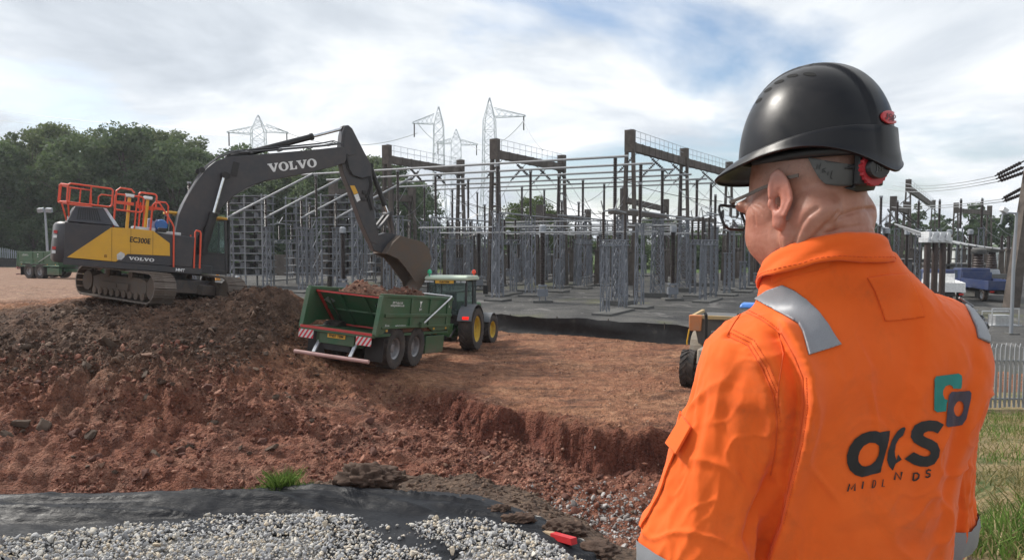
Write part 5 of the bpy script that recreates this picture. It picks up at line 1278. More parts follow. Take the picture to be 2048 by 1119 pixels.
def make_trailer(label, M, detail=True):
    r = empty('dump_trailer', mat=M, label=label, cat='trailer'); W, ZT, ZL, XT, XL, LF = 1.25, 2.294, 1.18, -1.27, -1.50, 4.04
    side = lambda: [(XL, ZL - .05), (XT, ZT), (LF, ZT), (LF, ZL + .02), (2.6, ZL - .02), (2.15, ZL + .12), (-.75, ZL + .12), (-1.1, ZL - .02)]
    for s in (-1, 1):
        m = MB(); m.prism(side(), XZ, s * W - .025, s * W + .025); so = m.build('side_panel', GRN, r)
        g = MB()
        g.bb((XT - .02, s * W - .06, ZT - .03), (LF + .03, s * W + .07, ZT + .06)); g.bb((XT + .2, s * W + s * .027, 1.66), (LF - .03, s * W + s * .075, 1.76)); g.bb((-1.2, s * W + s * .027, ZL + .13), (LF - .03, s * W + s * .06, ZL + .20))
        for x in (.62, 2.05, 3.55): g.bb((x, s * W + s * .0265, ZL + .205), (x + .11, s * W + s * .07, 1.655)); g.bb((x, s * W + s * .0265, 1.765), (x + .11, s * W + s * .07, ZT - .035))
        g.hexa([(XL - .04, s * W - .06, ZL - .08), (XL + .12, s * W - .06, ZL - .08), (XL + .12, s * W + .08, ZL - .08), (XL - .04, s * W + .08, ZL - .08), (XT - .06, s * W - .06, ZT), (XT + .1, s * W - .06, ZT), (XT + .1, s * W + .08, ZT), (XT - .06, s * W + .08, ZT)]); g.build('rib', GRN, so, bevel=.008)
        if s < 0:
            y = -W - .03
            for (x, z, w, t, sz) in ((.05, 1.36, .5, 'MERCURIAN', .13), (-.85, 1.40, .3, '16 tm', .12), (-.3, 2.02, .8, 'www.jpmtrailers.co.uk', .10), (-.3, 2.10, .8, 'JPM Trailers Ltd', .10), (1.38, 1.92, .4, 'jpm', .12), (3.78, 2.02, .3, '16', .12)): text_on(so, t, sz, WHT, frame_m((x, y, z), (1, 0, 0), (0, 0, 1)))
            MB().prism([(-.09, .1), (.09, .1), (.02, .0), (.02, -.1), (-.02, -.1), (-.02, .0)], lambda a, b, t: (1.38 + a, y + t, 2.07 + b), 0, .004).build('emblem', WHT, so)
            for x in (-.9, 2.55, 3.6): MB().bb((x, -W - .045, 1.22), (x + .10, -W - .027, 1.28)).build('side_lamp', YEL, so)
    m = MB(); m.bb((-1.45, -1.22, 1.06), (LF, 1.22, 1.14)); m.bb((LF - .05, -1.22, 1.14), (LF + .03, 1.22, ZT + .05)); m.build('floor', GRNI, r)
    t = MB(); t.hexa([(.30, -1.2, 1.15), (.36, -1.2, 1.15), (.36, 1.2, 1.15), (.30, 1.2, 1.15), (-.98, -1.2, 2.27), (-.92, -1.2, 2.27), (-.92, 1.2, 2.27), (-.98, 1.2, 2.27)]); tg = t.build('tailgate', GRNI, r)
    tp = lambda y, u, o=.0: Vector((.30 + (-.98 - .30) * u - o * .66, y, 1.15 + 1.12 * u - o * .75))
    f = MB(); f.bar(tp(-1.17, .97, .02), tp(1.17, .97, .02), .09, .05); f.bar(tp(-1.17, .05, .02), tp(1.17, .05, .02), .09, .05); f.bar(tp(-1.16, .0, .022), tp(-1.16, .99, .022), .08, .05); f.bar(tp(1.16, .0, .022), tp(1.16, .99, .022), .08, .05); f.build('tailgate_frame', REDP, tg)
    for y in (-.42, .42): MB().bar(tp(y, .09, .02), tp(y, .93, .02), .12, .06).build('tailgate_rib', GRNI, tg)
    MB().bar(tp(-1.1, .5, .015), tp(1.1, .5, .015), .08, .05).build('tailgate_rib', GRNI, tg)
    for y in (-.8, .8): MB().tube([tp(y, .1, .09), tp(y, .85, .09)], .03, 8).build('gate_ram', CHROME, tg); c = tp(y * 1.12, .74, .03); MB().prism([(-.2, 0), (0, -.17), (.2, 0), (0, .17)], lambda a, b, q: c + Vector((-.752 * b - .658 * q, a, .658 * b - .752 * q)), 0, .01).build('diamond_badge', SILV, tg)
    m = MB(); m.box((XL - .02, 0, 1.10), (.16, 2.5, .14)); m.build('rear_sill', GRN, r, bevel=.01); MB().bb((XL - .115, -1.22, 1.10), (XL - .10, 1.22, 1.18)).build('red_strip', REDP, r)
    for s in (-1, 1): MB().bb((XL - .14, s * .98 - .25, .80), (XL - .11, s * .98 + .25, 1.05)).build('chevron_board', CHEV, r)
    m = MB(); m.bb((XL + .05, -.72, .72), (XL + .15, .72, 1.04)); m.build('rear_panel', GRN, r); MB().bb((XL - .03, -.30, .89), (XL + .05, .30, 1.01)).build('number_plate', YEL, r); text_on(r, 'FN07 TBM', .11, BLK, frame_m((XL - .032, 0, .95), (0, -1, 0), (0, 0, 1)), bold=.003)
    MB().bb((XL + .06, -.45, .52), (XL + .3, .45, .70)).build('lamp_box', BLK, r)
    m = MB()
    for y in (-.42, .42): m.bb((-1.30, y - .06, .62), (3.6, y + .06, .88))
    m.bb((-1.5, -.6, .7), (-1.35, .6, 1.06)); m.bb((3.4, -.5, .7), (3.6, .5, 1.06)); m.hexa([(3.5, -.42, .62), (5.9, -.09, .55), (5.9, .09, .55), (3.5, .42, .62), (3.5, -.42, .86), (5.9, -.09, .75), (5.9, .09, .75), (3.5, .42, .86)])
    for x in (0, 1.45): m.tube([(x, -1.0, .65), (x, 1.0, .65)], .09, 10)
    m.build('chassis', GRN, r, bevel=.01)
    m = MB()
    for y in (-.62, .62): m.bar((XL + .1, y, .80), (XL - .18, y, .42), .10, .05)
    bm_ = m.build('bumper_bracket', SILV, r); MB().tube([(XL - .2, -1.26, .36), (XL - .2, 1.26, .36)], .06, 10).build('bumper_bar', paint('pale_red_bar', (.50, .30, .28), .5, .4), r)
    for s in (-1, 1):
        MB().bb((-.98, s * 1.0 - .3, .30), (-.95, s * 1.0 + .3, 1.02)).build('mudflap', BLK, r)
        for x in (0, 1.45): wheel(r, TWM, TRM, (x, s * .98, .66), s > 0)
    MB().bb((2.35, -1.16, .36), (3.9, -.9, .98)).build('tool_locker', GRN, r, bevel=.02)
    m = MB(); m.tube([(LF - .3, -1.36, ZT + .10), (LF - .42, -1.38, ZT + .05), (1.55, -1.36, 1.44)], .03, 8); m.tube([(LF - .3, -1.36, ZT + .1), (LF - .2, -.2, ZT + .1)], .03, 8); m.build('sheet_arm', SILV, r); MB().box((1.5, -1.34, 1.40), (.26, .09, .18)).build('arm_bracket', GRN, r)
    return r
TRM1 = pose(-4.859, 22.833, .509, 72.0, -5.45, 4.58)
make_trailer('green dump trailer heaped with earth below the excavator bucket', TRM1)
# its load of earth
n = 46; xs = np.linspace(-.50, 3.98, n); ys = np.linspace(-1.2, 1.2, 26); LX, LY = np.meshgrid(xs, ys)
edge = sstep(1.21, .6, np.abs(LY)) * sstep(-.75, .1, LX) * sstep(4.05, 3.5, LX)
hh = 1.95 + .16 * edge + .52 * np.exp(-(((LX - .25) / .75) ** 2 + ((LY - .25) / .8) ** 2)) + .42 * np.exp(-(((LX - 2.7) / .6) ** 2 + ((LY + .1) / .9) ** 2)) + edge * (.16 * fbm(LX * 1.8, LY * 1.8, 3, 4) + .05 * fbm(LX * 7, LY * 7, 8, 2))
i0 = (np.arange(25)[:, None] * n + np.arange(n - 1)[None]).ravel(); V = np.stack([LX, LY, hh], -1).reshape(-1, 3); low = V.copy(); low[:, 2] = 1.16; low[:, 0] = np.maximum(low[:, 0], .42)
F1 = np.stack([i0, i0 + 1, i0 + n + 1, i0 + n], 1); eb = list(range(n)); et = list(range(25 * n, 26 * n)); el = list(range(0, 26 * n, n)); er = list(range(n - 1, 26 * n, n)); FS = []
N0 = len(V)
for e in (eb, et, el, er): FS += [(a, b, b + N0, a + N0) for a, b in zip(e[:-1], e[1:])]
me = np_mesh('earth_load', np.concatenate([V, low]), np.concatenate([F1, np.array(FS)]), [EARTH], smooth=True, attrs={'pit': np.full(2 * N0, .8), 'face': np.zeros(2 * N0), 'dark': np.full(2 * N0, .55), 'pale': np.zeros(2 * N0), 'lip': np.zeros(2 * N0)})
ld = link('earth_load', me); ld.matrix_world = TRM1; tag(ld, 'heaped load of brown earth filling the near green trailer', 'earth')
rgl = np.random.default_rng(4); k = rgl.integers(0, len(V), 420); pp = np.array([TRM1 @ Vector(p) for p in V[k]])
tag(scatter('load_clods', pp, np.clip(.055 * np.exp(.5 * rgl.normal(size=420)), .02, .16), PROT, RUB_PIT, 14), 'loose clods lying on the load in the near trailer', 'earth')
# ---------------------------------------------------------------- tractor
TGRN = paint('tractor_green', (.030, .13, .035), .35, .3, (.16, .13, .09), 1.5, mud=.9); TROOF = paint('tractor_roof', (.50, .58, .46), .4, .1, (.35, .35, .28), 2); TYEL = paint('rim_yellow', (.66, .44, .03), .45, .6, (.24, .16, .09), 4)
FEN = paint('fender_grey', (.10, .11, .125), .5, .4, (.17, .14, .11), 3)
RW = tyre_mesh(.89, .62, 20, .05, TYRE, True, .60); RR = rim_mesh(.545, .56, TYEL, .1); FW = tyre_mesh(.64, .48, 18, .042, TYRE, True, .58); FR = rim_mesh(.38, .44, TYEL, .1)
def arc_fender(mb, x, y, r, w, a0, a1, z, t=.03, n=12):
    for k in range(n):
        a, b = a0 + (a1 - a0) * k / n, a0 + (a1 - a0) * (k + 1) / n
        P = [(x + (r + q) * math.cos(c), yy, z + (r + q) * math.sin(c)) for q in (0, t) for (c, yy) in ((a, y - w / 2), (b, y - w / 2), (b, y + w / 2), (a, y + w / 2))]; mb.hexa(P)
    return mb
def make_tractor(label, M):
    r = empty('tractor', mat=M, label=label, cat='tractor')
    m = MB(); m.bb((-.55, -.34, .55), (1.1, .34, 1.1)); m.bb((.9, -.3, .6), (3.1, .3, 1.05)); m.tube([(0, -.85, .89), (0, .85, .89)], .16, 12); m.tube([(2.72, -.8, .64), (2.72, .8, .64)], .12, 10); m.bb((3.1, -.35, .6), (3.6, .35, .95)); m.build('chassis', TGRN, r, bevel=.03)
    m = MB(); m.prism([(1.15, 1.05), (3.35, 1.05), (3.42, 1.5), (3.2, 1.82), (1.15, 1.98)], XZ, -.42, .42); m.build('bonnet', TGRN, r, bevel=.08); m = MB(); m.bb((3.38, -.34, 1.1), (3.45, .34, 1.5)); m.build('grille', BLK, r)
    m = MB()
    for y in (-.82, .82):
        m.bar((-.38, y, 1.42), (-.30, y, 2.86), .09); m.bar((.55, y * 1.02, 1.3), (.55, y, 2.86), .08); m.bar((1.18, y * .92, 1.3), (1.12, y * .92, 2.86), .08); m.bar((-.38, y, 1.42), (1.18, y * .92, 1.36), .09)
    for x, z in ((-.38, 1.42), (-.30, 2.84), (1.12, 2.84)): m.bar((x, -.82, z), (x, .82, z), .09)
    m.bb((-.36, -.8, 1.05), (1.15, .8, 1.4)); m.build('cab', BLK, r, bevel=.015)
    MB().hexa([(-.40, -.77, 1.48), (-.38, -.77, 1.48), (-.38, .77, 1.48), (-.40, .77, 1.48), (-.33, -.77, 2.80), (-.31, -.77, 2.80), (-.31, .77, 2.80), (-.33, .77, 2.80)]).build('rear_window', GLASS, r)
    for s in (-1, 1): MB().prism([(-.32, 1.48), (.50, 1.42), (.50, 2.80), (-.26, 2.80)], XZ, s * .83 - .008, s * .83 + .008).build('side_window', GLASS, r); MB().prism([(.60, 1.42), (1.12, 1.42), (1.08, 2.80), (.60, 2.80)], XZ, s * .80 - .008, s * .80 + .008).build('door_window', GLASS, r)
    MB().hexa([(1.16, -.72, 1.45), (1.18, -.72, 1.45), (1.18, .72, 1.45), (1.16, .72, 1.45), (1.10, -.72, 2.8), (1.12, -.72, 2.8), (1.12, .72, 2.8), (1.10, .72, 2.8)]).build('windscreen', GLASS, r)
    MB().prism([(-.52, 2.86), (1.30, 2.86), (1.34, 2.96), (1.1, 3.06), (-.3, 3.07), (-.56, 2.98)], XZ, -.90, .90).build('roof', TROOF, r, bevel=.05)
    MB().bb((-.56, -.35, 2.74), (-.50, .42, 2.86)).build('number_plate', YEL, r); text_on(r, 'FN07TBM', .10, BLK, frame_m((-.565, .03, 2.80), (0, -1, 0), (0, 0, 1)), bold=.003)
    for y in (-.78, -.55, .58, .78): MB().bb((-.57, y - .09, 2.78), (-.52, y + .09, 2.85)).build('work_lamp', SILV, r)
    m = MB(); m.bb((.2, -.25, 1.35), (.65, .25, 1.65)); m.box((.18, 0, 1.98), (.14, .5, .75)); m.build('seat', BLK, r, bevel=.05)
    for y, mt in ((.74, flat('beacon_green', (.03, .45, .22), .25)), (-.76, flat('beacon_red', (.75, .06, .02), .25))): x = -.38 if y > 0 else .95; b = MB(); b.lathe([(.03, 3.0), (.03, 3.13), (.085, 3.14), (.09, 3.22), (.06, 3.29), (.001, 3.31)], 12, (x, y, 0)); b.build('beacon', mt, r)
    for s in (-1, 1):
        arc_fender(MB(), 0, s * .93, .98, .60, R(20), R(158), .89).build('rear_fender', FEN, r); MB().bb((-.92, s * .98 - .13, 1.32), (-.86, s * .98 + .13, 1.44)).build('tail_lamp', LAMP, r)
        m = MB(); m.prism([(-.75, 1.45), (.6, 1.45), (.5, 1.75), (-.35, 1.80)], XZ, s * .70 - .06, s * .70 + .06); m.build('fender_side', TGRN, r, bevel=.03)
        arc_fender(MB(), 2.72, s * .92, .72, .46, R(15), R(150), .64).build('front_fender', FEN, r)
        wheel(r, RW, RR, (0, s * .95, .89), s > 0); wheel(r, FW, FR, (2.72, s * .92, .64), s > 0, R(-6))
    m = MB(); m.tube([(1.28, -.68, 1.1), (1.28, -.68, 2.05)], .10, 12); m.tube([(1.28, -.68, 2.05), (1.28, -.68, 2.85), (1.24, -.70, 2.95)], .055, 10); m.build('exhaust', BLK, r)
    for s in (-1, 1): m = MB(); m.tube([(1.1, s * .82, 2.6), (1.15, s * 1.15, 2.62)], .02, 6); m.box((1.15, s * 1.22, 2.45), (.06, .20, .36)); m.build('mirror', BLK, r)
    m = MB(); m.bb((-.85, -.08, .5), (-.5, .08, .62)); m.tube([(-.5, -.45, .95), (-1.15, -.42, .6)], .045, 8); m.tube([(-.5, .45, .95), (-1.15, .42, .6)], .045, 8); m.build('hitch', BLK, r)
    return r
make_tractor('green tractor with yellow wheels hitched to the near loaded trailer', pose(-2.60, 29.8, -.06, 76, -2))
q = at(86, 556, Y=64); z = gz(q.x, q.y); T2 = pose(q.x, q.y, z, -24, 0, 0)
make_trailer('distant green dump trailer at far left behind the excavator tail', T2)
p2 = T2 @ Vector((7.3, 0, 0)); make_tractor('distant green tractor mostly hidden behind the excavator tracks', pose(p2.x, p2.y, gz(p2.x, p2.y), -24))
# ---------------------------------------------------------------- site dumper beside the worker
UV = pose(6.15, 21.6, gz(6.15, 21.6) + .0, 66, 0, 0); r = empty('site_dumper', mat=UV, label="muddy site dumper with an orange edged skip behind the worker's left shoulder", cat='dumper')
DW = tyre_mesh(.58, .42, 16, .045, TYRE, True, .5); DR = rim_mesh(.30, .36, RIMG, .2); BEI = paint('mud_beige', (.30, .26, .21), .7, .6, (.22, .17, .12), 3); ORG = paint('faded_orange', (.60, .20, .06), .5, .5, (.36, .24, .16), 3); DKG = paint('dumper_grey', (.085, .09, .095), .6, .7, (.19, .165, .14), 2.2)
for x, st_ in ((0, .0), (2.55, .12)):
    for s in (-1, 1): wheel(r, DW, DR, (x, s * .82, .58), s > 0, st_)
m = MB(); m.bb((-.9, -.45, .55), (1.2, .45, .85)); m.bb((1.2, -.3, .5), (3.0, .3, .8)); m.tube([(0, -.7, .58), (0, .7, .58)], .1, 10); m.tube([(2.55, -.7, .58), (2.55, .7, .58)], .1, 10); m.build('chassis', DKG, r, bevel=.02)
m = MB(); m.prism([(-.95, .85), (.25, .85), (.25, 1.25), (-.8, 1.3)], XZ, -.45, .45); m.build('engine_cover', BEI, r, bevel=.05)
m = MB(); m.hexa([(1.75, -.85, 1.1), (3.35, -.85, 1.1), (3.35, .85, 1.1), (1.75, .85, 1.1), (1.55, -1.0, 1.95), (3.7, -1.0, 1.95), (3.7, 1.0, 1.95), (1.55, 1.0, 1.95)]); m.build('skip', DKG, r, bevel=.02)
m = MB(); m.bar((1.5, -1.02, 1.99), (3.72, -1.02, 1.99), .10); m.bar((1.5, 1.02, 1.99), (3.72, 1.02, 1.99), .10); m.bar((1.5, -1.0, 2.0), (1.5, 1.0, 2.0), .11); m.build('skip_rim', paint('worn_yellow', (.50, .34, .14), .55, .6, (.33, .27, .2), 4), r)
MB().hexa([(1.38, .72, 1.55), (1.56, .72, 1.55), (1.56, 1.09, 1.55), (1.38, 1.09, 1.55), (1.36, .68, 2.06), (1.56, .68, 2.06), (1.56, 1.09, 2.06), (1.36, 1.09, 2.06)]).build('corner_guard', ORG, r, bevel=.02); MB().tube([(1.4, 1.08, 1.6), (1.36, 1.14, 1.2), (1.38, 1.14, 1.1)], .025, 7).build('strap', YEL, r)
for s in (-1, 1): arc_fender(MB(), 2.55, s * .86, .74, .56, R(0), R(180), .60, .07).build('front_fender', BEI, r, bevel=.01)
for y in (-.55, .42):
    m = MB(); m.tube([(.55, y, .85), (.55, y, 2.05), (.50, y, 2.18), (.40, y, 2.22)], .05, 9); m.build('roll_bar', BLK, r)
m = MB(); m.bb((.3, -.3, .85), (.75, .25, 1.15)); m.box((.28, 0, 1.45), (.12, .45, .55)); m.build('seat', BLK, r, bevel=.05); MB().hexa([(.5, -1.2, 2.42), (1.2, -1.2, 2.42), (1.2, -.55, 2.42), (.5, -.55, 2.42), (.58, -1.15, 2.56), (1.1, -1.15, 2.56), (1.1, -.6, 2.56), (.58, -.6, 2.56)]).build('canopy', flat('blue_canopy', (.07, .22, .62), .4), r, bevel=.05)
# ---------------------------------------------------------------- lorries at the right edge
BLU = paint('lorry_blue', (.022, .045, .14), .4, .3, (.2, .18, .16), 2); SMW = tyre_mesh(.45, .28, 18, .015, TYRE, False, .55); SMR = rim_mesh(.25, .26, SILV, .2)
def lorry(M, label, white):
    r = empty('lorry', mat=M, label=label, cat='lorry'); m = MB(); m.bb((-2.8, -.5, .6), (3.4, .5, .85)); m.build('chassis', BLK, r)
    m = MB()
    for a, b in (((-2.9, -1.1, .9), (1.6, 1.1, 1.0)), ((-2.9, -1.1, 1.0), (1.6, -1.04, 1.55)), ((-2.9, 1.04, 1.0), (1.6, 1.1, 1.55)), ((-2.9, -1.03, 1.0), (-2.84, 1.03, 1.55)), ((1.5, -1.03, 1.0), (1.6, 1.03, 2.0))): m.bb(a, b)
    m.build('bed', WHT if white else BLU, r, bevel=.01)
    for x in (-2.2, -1.0, .2): MB().bb((x, -1.13, .98), (x + .08, -1.105, 1.56)).build('bed_post', SILV, r)
    m = MB(); m.prism([(1.75, .7), (3.5, .7), (3.55, 1.4), (3.25, 2.25), (1.75, 2.3)], XZ, -1.05, 1.05); m.build('cab', BLU, r, bevel=.08)
    for s in (-1, 1): MB().prism([(2.3, 1.5), (3.3, 1.5), (3.1, 2.1), (2.3, 2.1)], XZ, s * 1.055 - .006, s * 1.055 + .006).build('window', GLASS, r); MB().bb((-2.93, s * .85 - .14, .72), (-2.9, s * .85 + .14, .84)).build('tail_lamp', REDL, r)
    for x in (-1.7, 2.6):
        for s in (-1, 1): wheel(r, SMW, SMR, (x, s * .9, .45), s > 0)
    return r
q = at(1985, 640, z=0); lorry(pose(q.x + 4.2, q.y + 12, gz(q.x, q.y), 66, 0, 0), 'blue flatbed lorry with white dropsides parked by the camera pole', True)
q = at(2062, 640, z=0); lorry(pose(q.x + 6.6, q.y + 14, gz(q.x, q.y), 80, 0, 0), 'blue lorry cut off by the right edge of the picture', False)
b = MB(); q = at(2000, 650, z=0)
b.bb((-.8, -.5, 0), (.8, .5, .06)); b.tube([(-.7, -.4, .06), (-.7, -.4, .9), (.7, -.4, .9), (.7, -.4, .06)], .04, 7); b.tube([(-.7, .4, .06), (-.7, .4, .7), (.7, .4, .7)], .04, 7); b.bb((-.45, -.3, .06), (.45, .3, .55)); o = b.build('generator', SILV, bevel=.01); o.location = (q.x, q.y, gz(q.x, q.y)); tag(o, 'small silver framed generator on the ground by the lorries', 'generator')
# ================================================================ FOREGROUND
GE = np.array([(-6,3.75),(-2.9,3.75),(-2.6,3.79),(-2.23,3.94),(-1.86,4.0),(-1.72,4.09),(-1.41,4.11),(-1.09,4.11),(-.91,4.09),(-.76,3.96),(-.61,3.92),(-.48,4.02),(-.26,4.05),(-.11,4.02),(.04,3.9),(.15,3.79),(.29,3.58),(.56,3.3),(.9,2.8),(2,2.6)])
def tarp_h(X, Y):
    e = np.interp(X, GE[:, 0], GE[:, 1]); cr = np.interp(X, [-5, -2.2, -1.3, -.6, -.2, .1, .4], [4.20, 4.24, 4.34, 4.30, 4.24, 4.02, 3.72]); hz = np.interp(X, [-5, -2.5, -1.8, -1.2, -.7, -.2, .1, .4], [.065, .075, .085, .088, .06, .035, .005, .0])
    t = (Y - e) / np.maximum(cr - e, .05)
    prof = np.where(t < 1, hz * sstep(-.15, 1.0, t), hz - .9 * np.maximum(Y - cr, 0) ** 1.2 * .5)
    q = Y * 6.5 + .9 * np.sin(X * 1.1 + .5) + X * .55
    rid = (1 - np.abs(fbm(X * .5, q * .62, 4, 2))) ** 4
    rid2 = (1 - np.abs(fbm(X * .9 + 4, q * 1.5, 9, 2))) ** 5
    return prof + .034 * (rid - .55) + .018 * (rid2 - .45) + .004 * fbm(X * 9, Y * 9, 2, 3)
nu, nv = 330, 84
U = np.linspace(-4.6, .42, nu); TV = np.linspace(0, 1, nv); UU, VVv = np.meshgrid(U, TV)
e = np.interp(UU, GE[:, 0], GE[:, 1]); wdt = np.interp(UU, [-5, -1, 0, .42], [1.15, 1.1, .75, .45]); fr = .28 + .42 * sstep(-1.05, -.85, UU) * sstep(-.15, -.4, UU); YY = e - fr + (wdt + fr - .28) * VVv
ZZ = np.maximum(height(UU, YY) + .012, 2.862 + tarp_h(UU, YY) - .30 * sstep(.62, 1.0, VVv) ** 2 * 0)
ZZ = np.where(YY > np.interp(UU, CREST[:, 0], CREST[:, 1]) + .1, height(UU, YY) + .015 + .01 * fbm(UU * 5, YY * 5, 1, 2), ZZ)
V = np.stack([UU, YY, ZZ], -1).reshape(-1, 3); i0 = (np.arange(nv - 1)[:, None] * nu + np.arange(nu - 1)[None]).ravel()
M = Mat('black_sheeting'); a = M.noise(3.2, 6, .65, .5, sc3=(.5, 1.6, 1)); b = M.noise(26, 5, .7)
dustf = M.math('MULTIPLY', M.ramp(a, [(.52, 0.0), (.82, .4)]), M.ramp(b, [(.3, .3), (.7, 1.0)]))
M.set(color=M.mix(dustf, (.010, .011, .014), (.12, .12, .125)), rough=M.math('ADD', M.math('MULTIPLY', dustf, .3), .44, clamp=True), spec=.16); M.bump(M.noise(60, 4, .6, 1.2, sc3=(.3, 1, 1)), .35, .01)
ts = link('plastic_sheeting', np_mesh('plastic_sheeting', V, np.stack([i0, i0 + 1, i0 + nu + 1, i0 + nu], 1), [M.m], smooth=True))
ts.modifiers.new('thickness', 'SOLIDIFY').thickness = .004
tag(ts, 'crumpled black plastic sheeting laid along the edge of the gravel', 'plastic sheet')
# gravel
GRAV = stonemat('gravel_stone', [(.05, (.17, .17, .175)), (.3, (.31, .31, .315)), (.55, (.46, .455, .445)), (.72, (.56, .53, .47)), (.85, (.52, .43, .31)), (1.0, (.68, .66, .62))], .8, 30)
def edge_keep(x, y):
    e = np.interp(x, GE[:, 0], GE[:, 1]); d = e - y
    n = .05 * fbm(x * 6, y * 6, 3, 3)
    k = sstep(-.01, .05, d + n)
    nl = np.abs((x + .78) * .68 - (y - 3.97) * -.73) if False else np.abs((x + .78) * .392 + (y - 3.97) * .42) / .575
    notch = sstep(.12, .05, nl + n) * (y > 3.3) * sstep(-1.0, -.8, x) * (x < -.25)
    return k * (1 - .93 * notch) * np.where(x < -1.9, .55 + .45 * sstep(0, .2, d), 1)
def grav_pts(n, xr, yr, seed, m, sg, lo, hi, lift):
    rgv = np.random.default_rng(seed); x = rgv.uniform(*xr, n); y = rgv.uniform(*yr, n); k = rgv.uniform(0, 1, n) < edge_keep(x, y); x, y = x[k], y[k]
    s = np.clip(m * np.exp(sg * rgv.normal(size=len(x))), lo, hi)
    d = np.interp(x, GE[:, 0], GE[:, 1]) - y
    z = np.maximum(2.862, 2.862 + np.where(d < .12, tarp_h(x, y), 0) * .8) + lift * sstep(-.02, .14, d) * (.5 + .5 * fbm(x * 2.2, y * 2.2, 6, 2)) + s * .3 + rgv.uniform(0, .012, len(x))
    return np.stack([x, y, z], 1), s
p1, s1 = grav_pts(40000, (-3.7, 1.3), (2.9, 4.2), 61, .0082, .45, .003, .030, .035)
p2, s2 = grav_pts(5200, (-1.6, 1.6), (.3, 2.9), 63, .012, .4, .006, .03, .01)
scatter('gravel', np.concatenate([p1, p2]), np.concatenate([s1, s2]), PROT, GRAV, 21, .8)
# grass: thin blades
def blades(name, pts, hmin, hmax, mat, seed, lean=.5, w=.006):
    rgv = np.random.default_rng(seed); n = len(pts); a = rgv.uniform(0, 2 * np.pi, n); h = rgv.uniform(hmin, hmax, n); l = rgv.uniform(.1, lean, n) * h; b = rgv.uniform(0, 2 * np.pi, n); ww = w * rgv.uniform(.6, 1.3, n)
    side = np.stack([np.cos(a), np.sin(a), 0 * a], 1) * ww[:, None]; ln = np.stack([np.cos(b) * l, np.sin(b) * l, 0 * a], 1); up = np.stack([0 * a, 0 * a, h], 1)
    V = np.stack([pts - side, pts + side, pts + side * .7 + up * .6 + ln * .4, pts - side * .7 + up * .6 + ln * .4, pts + up + ln, pts + up * .97 + ln], 1).reshape(-1, 3)
    o = np.arange(n)[:, None] * 6; F = np.concatenate([o + np.array([[0, 1, 2, 3]]), o + np.array([[3, 2, 4, 5]])])
    return tag(link(name, np_mesh(name, V, F, [mat], attrs={'tint': np.repeat(rgv.uniform(0, 1, n), 6)})), kind='stuff')
GRB = leafmat('grass_green', (.05, .10, .015), (.10, .19, .03), (.20, .30, .07)); STR = leafmat('grass_straw', (.10, .10, .03), (.28, .22, .10), (.50, .40, .22))
def clump(cx, cy, r, n, seed):
    rgv = np.random.default_rng(seed); q = rgv.normal(size=(n, 2)) * r * .45; x, y = cx + q[:, 0], cy + q[:, 1]; return np.stack([x, y, height(x, y) - .005], 1)
q = at(565, 985, Y=4.5); T = clump(q.x, q.y, .075, 800, 1)
o = blades('grass_tuft', T, .07, .17, GRB, 2, .9, .004); o['kind'] = 'thing'; tag(o, 'bright green grass tuft standing behind the black sheeting', 'grass')
rgv = np.random.default_rng(9); n = 1500; x = rgv.uniform(-1.95, -1.28, n); y = rgv.normal(4.52, .05, n); blades('grass', np.stack([x, y, height(x, y)], 1), .03, .08, GRB, 3, .9, .004)
n = 44000; x = rgv.uniform(1.0, 13, n) ; y = 2.8 + rgv.uniform(0, 1, n) ** 2.0 * 16.5; x = 1 + (x - 1) * np.clip(.25 + y / 14, 0, 1); x = np.minimum(x + y * .35, 16); k = rgv.uniform(0, 1, n) < (.25 + .75 * sstep(-.1, .3, fbm(x * .8, y * .8, 4, 3))); pts = np.stack([x[k], y[k], height(x[k], y[k]) - .01], 1)
blades('grass_straw', pts, .05, .16, STR, 5, 1.6, .006)
k2 = sstep(-.25, .2, fbm(x * .55 + 3, y * .55, 14, 3)) > rgv.uniform(0, 1, n); blades('grass_green', np.stack([x[k2], y[k2], height(x[k2], y[k2]) - .01], 1), .05, .20, GRB, 6, .9, .006)
# clods of topsoil on the lip of the bank and a marker stake
for i, (px, py, w, hh, lb) in enumerate([(735, 975, 130, .72, 'largest dark clod of turf lying behind the black sheeting'), (1040, 1030, 70, .6, 'dark clod on the bank edge above the red stake'), (1130, 1052, 80, .5, 'low dark clod right of the bank edge near the stake'), (1000, 1012, 60, .5, 'brown clod just beyond the end of the sheeting'), (1190, 1092, 90, .45, 'brown clod beside the red stake')]):
    Y = 4.6
    for _ in range(40):
        q = at(px, py, Y=Y); Y += np.clip((q.z - .04 - gz(q.x, q.y)) * 2, -.25, .25); Y = min(max(Y, 3.2), 6.5)
    pv, pf = rock_proto(300 + i, .8, 5, .0, False); n_ = fbm(pv[:, 0] * 2.2, pv[:, 1] * 2.2, pv[:, 2] * 2.2 + i * 5, 6, .6); pv = pv * (1 + .38 * n_[:, None]); pv[:, 2] *= 1 - .25 * pv[:, 0]
    o = link('clod', np_mesh('clod', pv, pf, [RUB_DARK], attrs={'tint': np.full(len(pv), .25) + .3 * n_})); s = w / 2 / FPX * q.y; o.location = (q.x, q.y, gz(q.x, q.y) + s * (.42 if i == 0 else .14)); o.scale = (s, s * .7, s * hh); o.rotation_euler = (.1, -.1, -.15)
    tag(o, lb, 'clod')
a = at(1060, 1068, z=2.80); b = at(1148, 1106, z=2.84); e = empty('marker_stake', a, 0, 'wooden marker stake with a red painted end lying on the bank edge', 'stake'); c = (b - a)
MB().bar((0, 0, .03), tuple(c * .55 + Vector((0, 0, .05))), .035, .03).build('wood', flat('pale_wood', (.36, .27, .17), .8), e); MB().bar(tuple(c * .551 + Vector((0, 0, .05))), tuple(c + Vector((0, 0, .065))), .038, .033).build('red_end', flat('stake_red', (.50, .02, .025), .5), e)
